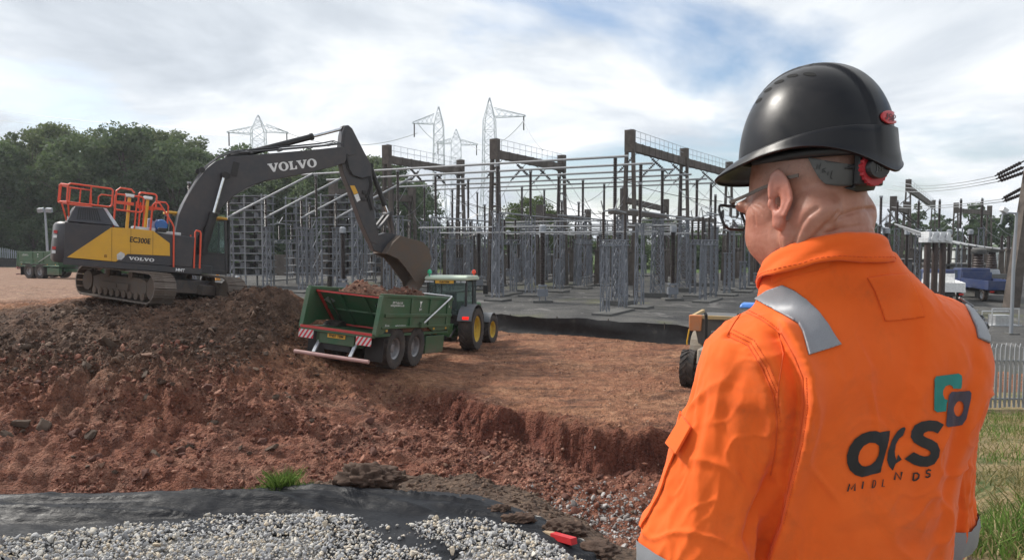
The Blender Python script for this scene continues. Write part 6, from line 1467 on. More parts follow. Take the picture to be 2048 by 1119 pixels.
# ================================================================ WORKER
def nets(f, o, h):
    """Surface nets of f < 0 on a regular grid (numpy): vertices and quads."""
    ins = f < 0
    c = [ins[i:f.shape[0]-1+i, j:f.shape[1]-1+j, k:f.shape[2]-1+k] for i in (0, 1) for j in (0, 1) for k in (0, 1)]
    tot = sum(a.astype(np.int8) for a in c); act = (tot > 0) & (tot < 8); idx = -np.ones(act.shape, np.int64); ci = np.argwhere(act); idx[act] = np.arange(len(ci))
    acc = np.zeros((len(ci), 3)); cnt = np.zeros(len(ci)); corners = [(i, j, k) for i in (0, 1) for j in (0, 1) for k in (0, 1)]
    for a in range(8):
        for b in range(a + 1, 8):
            A, B = np.array(corners[a]), np.array(corners[b])
            if np.abs(A - B).sum() != 1: continue
            fa = f[tuple((ci + A).T)]; fb = f[tuple((ci + B).T)]; m = (fa < 0) != (fb < 0); t = np.where(m, fa / np.where(fa - fb == 0, 1, fa - fb), 0)
            acc += np.where(m[:, None], A + t[:, None] * (B - A), 0); cnt += m
    V = (ci + acc / cnt[:, None]) * h + o; Q = []
    for ax in range(3):
        s0 = [slice(None)] * 3; s1 = [slice(None)] * 3; s0[ax] = slice(0, -1); s1[ax] = slice(1, None)
        cr = ins[tuple(s0)] != ins[tuple(s1)]; e = np.argwhere(cr); o1, o2 = (ax + 1) % 3, (ax + 2) % 3
        e = e[(e[:, o1] > 0) & (e[:, o2] > 0) & (e[:, o1] < f.shape[o1] - 1) & (e[:, o2] < f.shape[o2] - 1)]
        d1 = np.zeros(3, int); d1[o1] = 1; d2 = np.zeros(3, int); d2[o2] = 1
        q = np.stack([idx[tuple((e - d1 - d2).T)], idx[tuple((e - d2).T)], idx[tuple(e.T)], idx[tuple((e - d1).T)]], 1)
        fl = ins[tuple(e.T)]; q[~fl] = q[~fl][:, ::-1]; Q.append(q)
    Q = np.concatenate(Q); return V, Q[(Q >= 0).all(1)]
def smin(a, b, k):
    h = np.clip(.5 + .5 * (b - a) / k, 0, 1); return b * (1 - h) + a * h - k * h * (1 - h)
def cone(P, a, b, ra, rb):
    a = np.array(a, np.float32); b = np.array(b, np.float32); d = b - a; t = np.clip(((P - a) @ d) / (d @ d), 0, 1); return np.linalg.norm(P - a - t[..., None] * d, axis=-1) - (ra + (rb - ra) * t)
def ell(P, c, r):
    q = (P - np.array(c, np.float32)) / np.array(r, np.float32); l = np.linalg.norm(q, axis=-1); return (l - 1) * min(r) * (.6 + .4 * np.minimum(l, 1.5))
def grid(lo, hi, h):
    ax = [np.arange(a, b, h, dtype=np.float32) for a, b in zip(lo, hi)]; return np.stack(np.meshgrid(*ax, indexing='ij'), -1), np.array(lo), h
def rotm(yaw, pitch=0, roll=0):
    return np.array((Matrix.Rotation(R(yaw), 3, 'Z') @ Matrix.Rotation(R(pitch), 3, 'X') @ Matrix.Rotation(R(roll), 3, 'Y')))
def smooth_v(V, Q, it, lam=.5):
    for _ in range(it):
        acc = np.zeros_like(V); cnt = np.zeros(len(V))
        for i in range(4):
            a, b = Q[:, i], Q[:, (i + 1) % 4]; np.add.at(acc, a, V[b]); np.add.at(cnt, a, 1); np.add.at(acc, b, V[a]); np.add.at(cnt, b, 1)
        V = V + lam * (acc / np.maximum(cnt, 1)[:, None] - V)
    return V
def vnormals(V, Q):
    n = np.cross(V[Q[:, 2]] - V[Q[:, 0]], V[Q[:, 3]] - V[Q[:, 1]]); N = np.zeros_like(V)
    for i in range(4): np.add.at(N, Q[:, i], n)
    return N / np.maximum(np.linalg.norm(N, axis=1), 1e-12)[:, None]
def bvh_of(V, Q): return BVHTree.FromPolygons([tuple(v) for v in V], [tuple(int(i) for i in q) for q in Q])
def cast(bvh, pts, off=0.0):
    """Photo pixels carried on to a surface along the line of sight (used once, to learn where things sit on the body)."""
    out = []
    for px, py in pts:
        o, d = pixray(px, py); h = bvh.ray_cast(o, d)
        if h[0] is not None: out.append((np.array(h[0] + h[1] * off), np.array(h[1])))
    return out
def resample(pts, step):
    pts = [Vector(p) for p in pts]; out = [pts[0]]
    for a, b in zip(pts[:-1], pts[1:]): n = max(1, int((b - a).length / step)); out += [a.lerp(b, (k + 1) / n) for k in range(n)]
    return out
def polydist(V, L):
    best = np.full(len(V), 1e9); side = np.zeros(len(V)); L = np.array(L)
    for a, b in zip(L[:-1], L[1:]):
        d = b - a; t = np.clip(((V - a) @ d) / max(d @ d, 1e-12), 0, 1); q = V - a - t[:, None] * d; r = np.linalg.norm(q, axis=1); m = r < best; best[m] = r[m]; side[m] = q[m, 0]
    return best, side
def subdiv(V, Q):
    me0 = np_mesh('tmp', V, Q); ot = bpy.data.objects.new('tmp', me0); COL.objects.link(ot); ot.modifiers.new('s', 'SUBSURF').levels = 1
    dg = bpy.context.evaluated_depsgraph_get(); me1 = bpy.data.meshes.new_from_object(ot.evaluated_get(dg)); bpy.data.objects.remove(ot); bpy.data.meshes.remove(me0)
    V = np.empty(len(me1.vertices) * 3, np.float32); me1.vertices.foreach_get('co', V); Q = np.empty(len(me1.polygons) * 4, np.int32); me1.polygons.foreach_get('vertices', Q); bpy.data.meshes.remove(me1)
    return V.reshape(-1, 3).astype(float), Q.reshape(-1, 4)
FEET_Z = gz(.545, 1.2)
TO = np.array([.545, 1.20, 4.315]); TR_ = rotm(9)
HO = np.array([.480, 1.176, 4.508]); HR = rotm(32, -16, 0)
toT = lambda P: (P - TO) @ TR_
toH = lambda P: (P - HO) @ HR
person = empty('person', (TO[0], TO[1], FEET_Z), 0, 'worker in an orange coverall and black hard hat seen from behind', 'person'); POFF = Vector(person.location)
def plink(name, V, F, mats, parent=None, smooth=True, attrs=None):
    me = np_mesh(name, np.asarray(V) - np.array(POFF), F, mats, smooth, attrs=attrs); return link(name, me, parent or person)
# ---- head and neck
lo = HO + [-.16, -.17, -.27]; hi = HO + [.17, .18, .16]
G, go, gh = grid(lo, hi, .0029); P = toH(G).astype(np.float32)
d = ell(P, (0, -.014, .052), (.0765, .099, .088))
d = smin(d, ell(P, (0, .040, -.015), (.066, .060, .082)), .03)
for s in (-1, 1):
    d = smin(d, cone(P, (s * .058, .004, -.058), (s * .020, .078, -.102), .022, .018), .028)
    d = smin(d, ell(P, (s * .044, .060, -.040), (.028, .036, .036)), .025)
    d = smin(d, ell(P, (s * .032, .088, .024), (.032, .016, .012)), .014)
    d = smin(d, ell(P, (s * .060, .036, .000), (.016, .032, .02)), .02)
d = smin(d, ell(P, (0, .080, -.106), (.024, .020, .019)), .016)
d = smin(d, cone(P, (0, .098, .015), (0, .121, -.030), .0085, .013), .012)
for s in (-1, 1): d = smin(d, ell(P, (s * .012, .110, -.035), (.009, .010, .008)), .008)
d = smin(d, ell(P, (0, .096, -.066), (.024, .010, .006)), .006); d = smin(d, ell(P, (0, .093, -.077), (.020, .010, .0065)), .006)
for s in (-1, 1): d = -smin(-d, ell(P, (s * .031, .107, .006), (.017, .014, .010)), .012); d = smin(d, ell(P, (s * .031, .089, .006), (.012, .012, .012)), .003)
na = np.array([.490, 1.162, 4.47]); nb = np.array([.512, 1.178, 4.31])
d = smin(d, cone(G, na, nb, .064, .074), .035)
d = smin(d, ell(G, (.510, 1.130, 4.440), (.050, .036, .055)), .035)                                  # nape
d = smin(d, cone(P, (-.055, -.035, -.035), (-.030, .03, -.20), .020, .018), .03)                     # neck tendon
d = smin(d, ell(P, (-.052, -.045, -.030), (.024, .028, .03)), .02); d = smin(d, ell(P, (.052, -.045, -.030), (.024, .028, .03)), .02)
# ears
EAR = []
for s in (-1, 1):
    EM = np.array(Matrix.Rotation(R(s * -24), 3, 'Z') @ Matrix.Rotation(R(10), 3, 'X'))
    Pe = (P - np.array([s * .0775, -.006, .000], np.float32)) @ EM; Pe = Pe * np.array([s, 1, 1], np.float32)
    x, y, z = Pe[..., 0], Pe[..., 1], Pe[..., 2]
    yy = y + .010 * np.clip((-z) / .04, 0, 1) * -1 + .0
    oval = np.sqrt(((yy + .003 + .004 * np.clip(-z / .04, -1, 1)) / (.0178 - .0068 * np.clip((-z - .004) / .034, 0, 1))) ** 2 + ((z - .003) / .0425) ** 2)
    e = np.maximum((oval - 1) * .018, np.abs(x - .006 - .25 * np.maximum(-(y - .012), 0)) - .0032)
    hel = np.sqrt(((oval - .88) * .020) ** 2 + (x - .0095 - .25 * np.maximum(-(y - .012), 0)) ** 2) - .0042; hel = np.where((z < -.026), hel + .0035, hel); hel = np.where((y > .010) & (z < .005), hel + .004, hel)
    anti = np.sqrt(((np.sqrt(((yy + .0005) / .0092) ** 2 + ((z - .001) / .024) ** 2) - 1) * .010) ** 2 + (x - .009 - .22 * np.maximum(-(y - .012), 0)) ** 2) - .0034; anti = np.where(y > .005, anti + .004, anti)
    e = smin(smin(e, hel, .004), anti, .004)
    e = smin(e, ell(Pe, (.006, .003, -.035), (.006, .010, .010)), .007)
    e = smin(e, ell(Pe, (.006, .0145, -.004), (.005, .005, .008)), .005)                             # tragus
    e = np.maximum(e, -ell(Pe, (.0140, .0030, -.002), (.0090, .0055, .0140)) * 1.0)
    d = smin(d, np.where(x > -.004, e, .05), .006)
V, Q = nets(d, go, gh); V = smooth_v(V, Q, 2, .45)
V, Q = subdiv(V, Q)
N = vnormals(V, Q); hb = bvh_of(V, Q)
z6 = lambda pts: [(1420 + a / 2.432, 100 + b / 2.432) for a, b in pts]
for pts, w, amp in [([(500, 935), (560, 860), (640, 805), (720, 778), (800, 768)], .0034, -.0034), ([(560, 890), (640, 868), (720, 855), (795, 858)], .0030, -.0013), ([(440, 1000), (480, 930), (560, 850), (620, 790)], .0036, -.0030), ([(385, 1045), (395, 960), (430, 880), (470, 810), (520, 770)], .0040, -.0030),
                    ([(330, 960), (345, 1000), (350, 1060)], .004, -.0010), ([(600, 930), (690, 905), (790, 880)], .003, -.0012), ([(350, 905), (352, 950), (340, 1010)], .004, -.0010), ([(460, 900), (540, 800), (640, 745), (760, 720)], .012, .0016), ([(200, 770), (215, 800), (222, 850)], .0025, -.0008), ([(205, 742), (240, 752), (262, 770)], .0022, -.0008), ([(205, 755), (235, 775), (250, 800)], .0022, -.0007), ([(318, 880), (330, 960), (352, 1060)], .008, -.0030), ([(352, 900), (365, 980), (372, 1050)], .007, .0018), ([(405, 880), (395, 960), (388, 1050)], .008, -.0028), ([(452, 850), (428, 930), (420, 1010)], .007, .0020), ([(330, 690), (310, 760), (300, 830)], .006, -.0010)]:
    c = cast(hb, resample([Vector((*p, 0)) for p in z6(pts)], 4) if False else z6(pts))
    if len(c) > 1: dd, _ = polydist(V, [p for p, n in c]); V = V + N * (amp * np.exp(-(dd / w) ** 2))[:, None]
V = V + N * (.00035 * fbm(V[:, 0] * 90, V[:, 1] * 90, V[:, 2] * 90, 3))[:, None]
PL = toH(V); earf = sstep(.076, .088, np.abs(PL[:, 0])) * (np.abs(PL[:, 2]) < .06); hairf = sstep(.015, .05, PL[:, 2] - .25 * PL[:, 1] - .0) * sstep(.05, .0, PL[:, 1]); hairf = np.maximum(hairf, .55 * sstep(-.03, .03, PL[:, 2]) * sstep(-.02, -.06, PL[:, 1]))
cheek = np.exp(-(((PL[:, 1] - .055) / .04) ** 2 + ((PL[:, 2] + .03) / .04) ** 2))
M = Mat('skin'); g = M.co(); a = M.noise(38, 5, .6, .2); b = M.noise(420, 3, .6); v = M.voro(900)
c = M.mix(M.ramp(a, [(.32, 0.0), (.70, 1.0)]), (.32, .135, .088), (.42, .205, .142)); c = M.mix(M.math('MULTIPLY', M.attr('ear'), .55), c, (.50, .165, .115)); c = M.mix(M.math('MULTIPLY', M.attr('cheek'), .5), c, (.43, .150, .100))
c = M.mix(M.math('MULTIPLY', M.attr('hair'), M.ramp(M.noise(900, 2, .8), [(.35, .25), (.65, .65)])), c, (.27, .20, .17))
M.set(color=c, rough=.46, spec=.4, sss=.10); M.b.inputs['Subsurface Radius'].default_value = (.010, .004, .002); M.b.inputs['Subsurface Scale'].default_value = 1.0
M.bump(M.math('ADD', b, M.math('MULTIPLY', v.outputs[0], .6)), .12, .0012); SKIN = M.m
hV, hQ, hA = V, Q, {'ear': earf, 'hair': hairf, 'cheek': cheek}
# cropped hair: short stubble below the hat
rgh = np.random.default_rng(12); pk_ = hairf * (PL[:, 2] > -.05) * (np.abs(PL[:, 0]) < .085) * (1 - earf); ids = rgh.choice(len(V), 5200, p=pk_ / pk_.sum()); nn_ = vnormals(V, Q)[ids]; b_ = V[ids]
dn = np.array([0, 0, -1.]) * .7 + rgh.normal(size=(5200, 3)) * .35; tip = b_ + nn_ * rgh.uniform(.0006, .0016, (5200, 1)) + dn * rgh.uniform(.0015, .0035, (5200, 1)); sd_ = np.cross(nn_, dn); sd_ /= np.linalg.norm(sd_, axis=1)[:, None]
hm = Mat('grey_hair'); hm.set(color=(.16, .13, .115), rough=.6); tag(plink('hair', np.stack([b_ - sd_ * .00016, b_ + sd_ * .00016, tip], 1).reshape(-1, 3), np.arange(15600).reshape(-1, 3), [hm.m]), kind='stuff')
# ---- arms, hands and torso core (under the clothes)
LA = [(-.158, .0, -.072), (-.256, -.025, -.365), (-.235, .130, -.60)]; RA = [(.174, .0, -.042), (.200, .045, -.365), (.185, .210, -.58)]
T2W = lambda p: np.array(p) @ TR_.T + TO
parts = []
G, go, gh = grid(TO + [-.36, -.20, -.86], TO + [.34, .38, .05], .009); P = toT(G).astype(np.float32)
d = ell(P, (0, .0, -.22), (.15, .09, .28)); d = smin(d, cone(P, (0, -.01, -.05), (0, .0, .05), .075, .06), .05)
for A in (LA, RA): d = smin(d, cone(P, A[0], A[1], .052, .042), .04); d = smin(d, cone(P, A[1], A[2], .040, .029), .02)
V, Q = nets(d, go, gh); parts.append((V, Q))
for s, A in ((-1, LA), (1, RA)):
    w = np.array(A[2]); el = np.array(A[1]); ax = (w - el) / np.linalg.norm(w - el); c = T2W(w + ax * .09)
    G, go, gh = grid(c - .13, c + .13, .0042); P = toT(G).astype(np.float32)
    up = np.array([0, 0, 1.]); sd = np.cross(ax, up); sd /= np.linalg.norm(sd); nr = np.cross(sd, ax)
    q = lambda a, b, cc: tuple(w + ax * a + sd * b * s * -1 + nr * cc)
    d = cone(P, w - ax * .03, w + ax * .02, .029, .030); d = smin(d, cone(P, q(.03, -.018, 0), q(.085, -.024, 0), .017, .014), .018); d = smin(d, cone(P, q(.03, .016, 0), q(.088, .026, 0), .018, .014), .018); d = smin(d, cone(P, q(.03, 0, 0), q(.092, 0, 0), .018, .014), .018)
    for k, (b, L) in enumerate(((.031, .072), (.011, .082), (-.010, .076), (-.029, .060))):
        p0, p1, p2, p3 = q(.088, b, 0), q(.088 + L * .5, b * 1.08, -.006), q(.088 + L * .80, b * 1.08, -.022), q(.088 + L * .92, b * 1.05, -.042)
        f = smin(smin(cone(P, p0, p1, .0095, .0088), cone(P, p1, p2, .0088, .0080), .004), cone(P, p2, p3, .008, .0070), .004); d = smin(d, f, .006)
    d = smin(d, smin(cone(P, q(.025, .028, -.006), q(.062, .050, -.018), .013, .0105), cone(P, q(.062, .050, -.018), q(.096, .052, -.028), .0105, .008), .004), .012)
    V, Q = nets(d, go, gh); parts.append((smooth_v(V, Q, 1), Q))
VV = [hV]; QQ = [hQ]; off = len(hV); at_ = {k: [v] for k, v in hA.items()}
for V, Q in parts:
    VV.append(V); QQ.append(Q + off); off += len(V)
    for k in at_: at_[k].append(np.zeros(len(V)))
plink('body', np.concatenate(VV), np.concatenate(QQ), [SKIN], attrs={k: np.concatenate(v) for k, v in at_.items()})
# ---- coverall
G, go, gh = grid(TO + [-.42, -.24, -.64], TO + [.40, .30, .17], .0067); P = toT(G).astype(np.float32)
sec = np.array([(-.64, .196, .150, .0), (-.46, .178, .140, .005), (-.32, .184, .140, .0), (-.18, .196, .140, -.006), (-.08, .200, .128, -.010), (-.01, .178, .106, -.010), (.045, .138, .098, -.012), (.085, .109, .095, -.024), (.12, .086, .082, -.032), (.17, .080, .080, -.034)])
zz = P[..., 2] - .14 * np.minimum(P[..., 0] + .05, 0); a_ = np.interp(zz, sec[:, 0], sec[:, 1]); b_ = np.interp(zz, sec[:, 0], sec[:, 2]); c_ = np.interp(zz, sec[:, 0], sec[:, 3])
xo_ = -.034 * sstep(.03, .10, zz); rr = (np.abs((P[..., 0] - xo_) / a_) ** 2.35 + np.abs((P[..., 1] - c_) / b_) ** 2.35) ** (1 / 2.35); d = ((rr - 1) * np.minimum(a_, b_)).astype(np.float32)
d = np.maximum(d, P[..., 2] - (.112 - .30 * (P[..., 1] + .06)))
for s, A in ((-1, LA), (1, RA)):
    d = smin(d, ell(P, (s * (.156 if s > 0 else .138), -.008, -.036 if s > 0 else -.068), (.074, .074, .066)), .05)
    re = .083 if s < 0 else .074; arm = smin(cone(P, A[0], A[1], .072, re), cone(P, A[1], A[2], re, .058), .03)
    d = smin(d, arm, np.where(P[..., 2] > -.12, .045, .016))
    d = smin(d, ell(P, (s * .105, -.085, -.09), (.075, .045, .09)), .05)                              # shoulder blades
V, Q = nets(d.astype(np.float32), go, gh); V = smooth_v(V, Q, 4, .5); V, Q = subdiv(V, Q)
cbvh = bvh_of(V, Q); N = vnormals(V, Q)
zw = lambda pts: [(1260 + a / 1.698, 460 + b / 1.698) for a, b in pts]
FOLDS = [ # points, width, amplitude, kind
 ([(515, 350), (560, 430), (588, 500), (592, 600), (575, 720), (545, 850), (510, 1000), (470, 1110)], .010, .019, 's'),
 ([(330, 357), (400, 390), (450, 470), (488, 560), (500, 650), (492, 760), (468, 860)], .0065, -.0065, 'g'),
 ([(985, 300), (990, 420), (965, 560), (925, 700), (870, 840)], .026, .0060, 's'),
 ([(1185, 470), (1160, 600), (1120, 760), (1070, 940), (1050, 1060)], .018, .0060, 's'), ([(1130, 420), (1120, 560), (1085, 700), (1030, 880)], .022, .0030, 'g'),
 ([(372, 430), (330, 600), (285, 800), (240, 1010)], .018, -.0045, 'g'), ([(440, 500), (425, 650), (380, 850), (330, 1060)], .020, -.0050, 'g'), ([(290, 480), (245, 640), (190, 800), (130, 960)], .016, -.0035, 'g'),
 ([(470, 860), (430, 940), (395, 1040)], .012, -.0110, 'g'), ([(620, 520), (700, 660), (760, 800), (800, 950)], .030, .0030, 'g'), ([(640, 640), (620, 800), (585, 1000)], .024, -.0040, 'g'), ([(820, 320), (840, 470), (850, 620)], .030, -.0025, 'g'),
 ([(500, 660), (470, 760), (440, 830)], .012, .0050, 'g'), ([(1060, 960), (960, 1010), (840, 1040)], .018, .0035, 'g'), ([(700, 930), (800, 1000), (930, 1060)], .022, -.0035, 'g'), ([(430, 400), (460, 450), (480, 510)], .010, .0030, 'g'), ([(390, 250), (350, 300), (335, 350)], .008, -.0030, 'g'), ([(1200, 640), (1175, 800), (1120, 960)], .014, -.0045, 'g')]
disp = np.zeros(len(V))
for pts, w, amp, kind in FOLDS:
    c = cast(cbvh, zw(pts))
    if len(c) < 2: continue
    dd, sd = polydist(V, [p for p, n in c])
    disp += amp * (np.exp(-(dd / w) ** 2) if kind == 'g' else np.tanh(sd / (w * .35)) * np.exp(-(dd / (w * 2.2)) ** 2))
SEAMS_ = [[(330, 357), (400, 390), (450, 470), (488, 560), (500, 650), (494, 740), (478, 830)], [(515, 350), (560, 430), (588, 500), (592, 600), (575, 720), (545, 850), (510, 1000), (470, 1110)], [(385, 275), (440, 300), (505, 345)]]
for pts in SEAMS_:                                                # cloth puckers along the stitched seams
    c = cast(cbvh, zw(pts))
    if len(c) > 1: dd, sd = polydist(V, [p for p, n in c]); disp += (.0005 * np.sin(V[:, 2] * 420 + 3 * np.sin(V[:, 2] * 97)) + .0020 * fbm(V[:, 0] * 40, V[:, 1] * 40, V[:, 2] * 60, 2)) * np.exp(-(dd / .013) ** 2)
L = toT(V); onarm = sstep(.155, .20, np.abs(L[:, 0])) * sstep(-.05, -.14, L[:, 2])
# cloth relief: long soft folds down the body, tighter diagonal ones round the sleeves
disp += .0075 * fbm(L[:, 0] * 9 + 1.5 * L[:, 2], L[:, 1] * 9, L[:, 2] * 2.2, 3) * (1 - onarm) * sstep(.05, -.1, L[:, 2])
ang = np.arctan2(L[:, 1], np.abs(L[:, 0]) - .21)
rdg = (1 - np.abs(fbm(ang * 1.5, L[:, 2] * 7 + ang * 1.1, np.sign(L[:, 0]) * 3 + 5, 3))) ** 2
disp += onarm * (.006 * (rdg - .55) * sstep(-.12, -.32, L[:, 2]) + .007 * fbm(ang * 1.6, L[:, 2] * 2.6, 3, 2))
crs = 1 - np.abs(fbm(L[:, 0] * 6 + L[:, 2] * 3.5, L[:, 1] * 6, L[:, 2] * 5 - L[:, 0] * 3, 2)); disp += .0045 * (np.clip(crs - .86, 0, 1) / .14) ** 1.5 * sstep(.02, -.10, L[:, 2])
cr2 = 1 - np.abs(fbm(L[:, 0] * 13 - L[:, 2] * 5, L[:, 1] * 13, L[:, 2] * 11 + L[:, 0] * 4, 2)); disp += .0022 * (np.clip(cr2 - .84, 0, 1) / .16) ** 1.5 * sstep(-.35, .25, fbm(L[:, 0] * 5, L[:, 1] * 5, L[:, 2] * 5 + 7, 2))
disp += .0010 * fbm(L[:, 0] * 30, L[:, 1] * 34, L[:, 2] * 20, 3)
V = V + N * disp[:, None]
M = Mat('orange_cloth'); a = M.noise(5.5, 5, .6, .3); b = M.noise(60, 4, .65)
wv = M.n('ShaderNodeTexWave', wave_type='BANDS', bands_direction='DIAGONAL'); wv.inputs['Scale'].default_value = 560; wv.inputs['Distortion'].default_value = .6; M.l(M.co(), wv.inputs['Vector'])
c = M.mix(M.ramp(a, [(.3, 0.0), (.7, 1.0)]), (.74, .108, .012), (.83, .143, .021)); c = M.mix(M.ramp(b, [(.55, 0.0), (.85, .35)]), c, (.70, .12, .02)); c = M.mix(M.math('MULTIPLY', wv.outputs[1], .10), c, (.55, .07, .0)); gr = M.math('MULTIPLY', M.ramp(M.noise(7, 7, .7, .8), [(.50, 0.0), (.74, 1.0)]), M.ramp(M.noise(55, 5, .7), [(.35, .1), (.7, .55)])); c = M.mix(gr, c, (.34, .085, .03))
M.set(color=c, rough=.82, spec=.2, sheen=.12); M.bump(wv.outputs[1], .07, .0010, None); ORANGE = M.m
M = Mat('orange_thread'); M.set(color=(.62, .085, .01), rough=.8); THREAD = M.m
# legs, boots
LV, LQ = [V], [Q]; off = len(V)
G, go, gh = grid(np.array([TO[0] - .34, TO[1] - .28, FEET_Z - .0]), np.array([TO[0] + .34, TO[1] + .34, TO[2] - .52]), .014); P = toT(G).astype(np.float32); fz = FEET_Z - TO[2]
d = ell(P, (0, .0, -.62), (.190, .145, .17))
for s in (-1, 1): d = smin(d, cone(P, (s * .095, .0, -.66), (s * .115, .03, fz + .50), .108, .082), .04); d = smin(d, cone(P, (s * .115, .03, fz + .50), (s * .125, -.01, fz + .09), .082, .074), .03)
d = np.maximum(d, P[..., 2] + .57)
v, q = nets(d, go, gh); LV.append(smooth_v(v, q, 1)); LQ.append(q + off)
cov = plink('coverall', np.concatenate(LV), np.concatenate(LQ), [ORANGE])
cbvh = bvh_of(V, Q)
BOOT = flat('boot_leather', (.035, .028, .022), .6)
for s in (-1, 1):
    m = MB(); b = T2W((s * .125, .0, fz))
    rings = [(-.10, .036, .05, .10), (-.06, .046, .04, .14), (.0, .048, .03, .13), (.07, .050, .03, .085), (.13, .050, .03, .07), (.17, .040, .03, .055), (.19, .02, .03, .045)]
    vs = []
    for y, w, z0, z1 in rings: vs += [(-w, y, .0), (w, y, 0), (w, y, z1 * .7), (w * .55, y, z1), (-w * .55, y, z1), (-w, y, z1 * .7)]
    n = 6; m.add(vs, [(i * n + k, i * n + (k + 1) % n, (i + 1) * n + (k + 1) % n, (i + 1) * n + k) for i in range(len(rings) - 1) for k in range(n)] + [tuple(range(5, -1, -1)), tuple(range((len(rings) - 1) * n, len(rings) * n))])
    o = m.build('boot', BOOT, person, smooth=60, bevel=.008); o.location = Vector((b[0], b[1], FEET_Z)) - POFF; o.rotation_euler = (0, 0, R(9 - s * 8))
# ---- seams, strips, patch and print on the cloth
def seam(pts, r=.0011, mat=None, off=.0006, parent=None, name='seam'):
    c = cast(cbvh, pts_dense(pts), off)
    if len(c) < 2: return
    MB().tube([Vector(p) - POFF for p, n in c], r, 6).build(name, mat or THREAD, parent or cov, smooth=60)
def pts_dense(pts, step=7):
    out = []
    for (a, b), (c, d) in zip(pts[:-1], pts[1:]): n = max(1, int(math.hypot(c - a, d - b) / step)); out += [(a + (c - a) * k / n, b + (d - b) * k / n) for k in range(n)]
    return out + [pts[-1]]
def stitches(pts, step=5.2, ln=3.0, r=.0007, mat=None):
    d = pts_dense(pts, 1.0); m = MB(); k = 0
    while k + ln < len(d):
        c = cast(cbvh, [d[int(k)], d[int(k + ln)]], .0008)
        if len(c) == 2: m.tube([Vector(p) - POFF for p, n in c], r, 5)
        k += step
    if m.v: tag(m.build('stitching', mat or THREAD, cov), kind='stuff')
SE = [[(330, 357), (400, 390), (450, 470), (488, 560), (500, 650), (494, 740), (478, 830)], [(515, 350), (560, 430), (588, 500), (592, 600), (575, 720), (545, 850), (510, 1000), (470, 1119)], [(385, 275), (440, 300), (505, 345), (515, 350)], [(505, 345), (520, 420), (505, 520), (502, 600)], [(415, 240), (390, 265), (355, 315), (330, 357)]]
for s_ in SE: seam(zw(s_))
for s_ in ([(340, 347), (410, 380), (462, 465), (500, 556), (511, 650)], [(350, 338), (420, 372), (474, 460), (511, 552)], [(395, 268), (450, 296), (512, 340)], [(600, 500), (604, 600), (587, 720), (557, 850), (522, 1000)]): stitches(zw(s_))
def patch(name, outline, off, mat, parent, res=5.0, th=None, bvh=None):
    """Flat shape in photo pixels laid on the cloth: triangulated on a fine grid, carried to the surface, given thickness."""
    bvh = bvh or cbvh; bm = bmesh.new()
    loops = outline if isinstance(outline[0][0], (list, tuple)) else [outline]
    for lp in loops:
        vs = [bm.verts.new((x, y, 0)) for x, y in lp]; bm.faces.new(vs)
    xs = [p[0] for lp in loops for p in lp]; ys = [p[1] for lp in loops for p in lp]
    for lo_, hi_, nrm in ((min(xs), max(xs), (1, 0, 0)), (min(ys), max(ys), (0, 1, 0))):
        k = lo_ + res
        while k < hi_:
            bmesh.ops.bisect_plane(bm, geom=bm.verts[:] + bm.edges[:] + bm.faces[:], plane_co=(k if nrm[0] else 0, k if nrm[1] else 0, 0), plane_no=nrm); k += res
    bmesh.ops.remove_doubles(bm, verts=bm.verts[:], dist=.01)
    miss = []; ts = []
    for v in bm.verts:
        o, d = pixray(v.co.x, v.co.y); h = bvh.ray_cast(o, d)
        if h[0] is None: miss.append((v, o, d))
        else: ts.append(h[3]); v.co = h[0] + (h[1] if h[1].dot(d) < 0 else -h[1]) * off - POFF
    for v, o, d in miss:                                          # wrap round the edge of the body
        h = bvh.find_nearest(o + d * (max(ts) if ts else 1.2)); v.co = h[0] + h[1] * off - POFF
    bmesh.ops.recalc_face_normals(bm, faces=bm.faces[:])
    me = bpy.data.meshes.new(name); bm.to_mesh(me); bm.free(); me.materials.append(mat); me.shade_smooth(); o = link(name, me, parent)
    if len(me.polygons):
        n = sum((p.normal for p in me.polygons), Vector()); c = sum((p.center for p in me.polygons), Vector()) / len(me.polygons) + POFF
        if n.dot(Vector((0, 0, CZ)) - c) < 0: me.flip_normals()
    if th: s = o.modifiers.new('t', 'SOLIDIFY'); s.thickness = th; s.offset = -1
    return o
M = Mat('reflective_tape'); b = M.noise(700, 2, .6); M.set(color=M.mix(b, (.20, .205, .22), (.29, .295, .31)), rough=.5, metal=.15, spec=.4); M.bump(b, .12, .0006); TAPE = M.m
GREYTHREAD = flat('grey_thread', (.10, .10, .105), .8)
st1 = patch('reflective_strip', zw([(428, 235), (470, 205), (520, 187), (560, 205), (600, 235), (640, 278), (670, 320), (695, 362), (714, 388), (606, 424), (596, 385), (585, 345), (570, 318), (540, 300), (490, 272)]), .0040, TAPE, cov, 3.0, th=.0036)
st2 = patch('reflective_strip', zw([(1118, 225), (1150, 240), (1190, 268), (1200, 290), (1212, 330), (1218, 384), (1180, 366), (1172, 330), (1155, 290), (1140, 258)]), .0040, TAPE, cov, 3.0, th=.0036)
for s_ in ([(445, 232), (500, 262), (548, 292), (580, 318), (594, 345), (606, 385), (612, 415), (700, 388)], [(530, 200), (570, 222), (605, 252), (640, 292), (668, 335), (688, 372)], [(1150, 250), (1165, 290), (1182, 335), (1188, 362)]): stitches(zw(s_), 4.2, 2.4, .0006, GREYTHREAD)
pa = patch('label_patch', zw([(805, 162), (870, 152), (938, 149), (955, 180), (978, 225), (1000, 294), (930, 303), (866, 308), (850, 260), (830, 205)]), .0026, ORANGE, cov, 3.5, th=.0024)
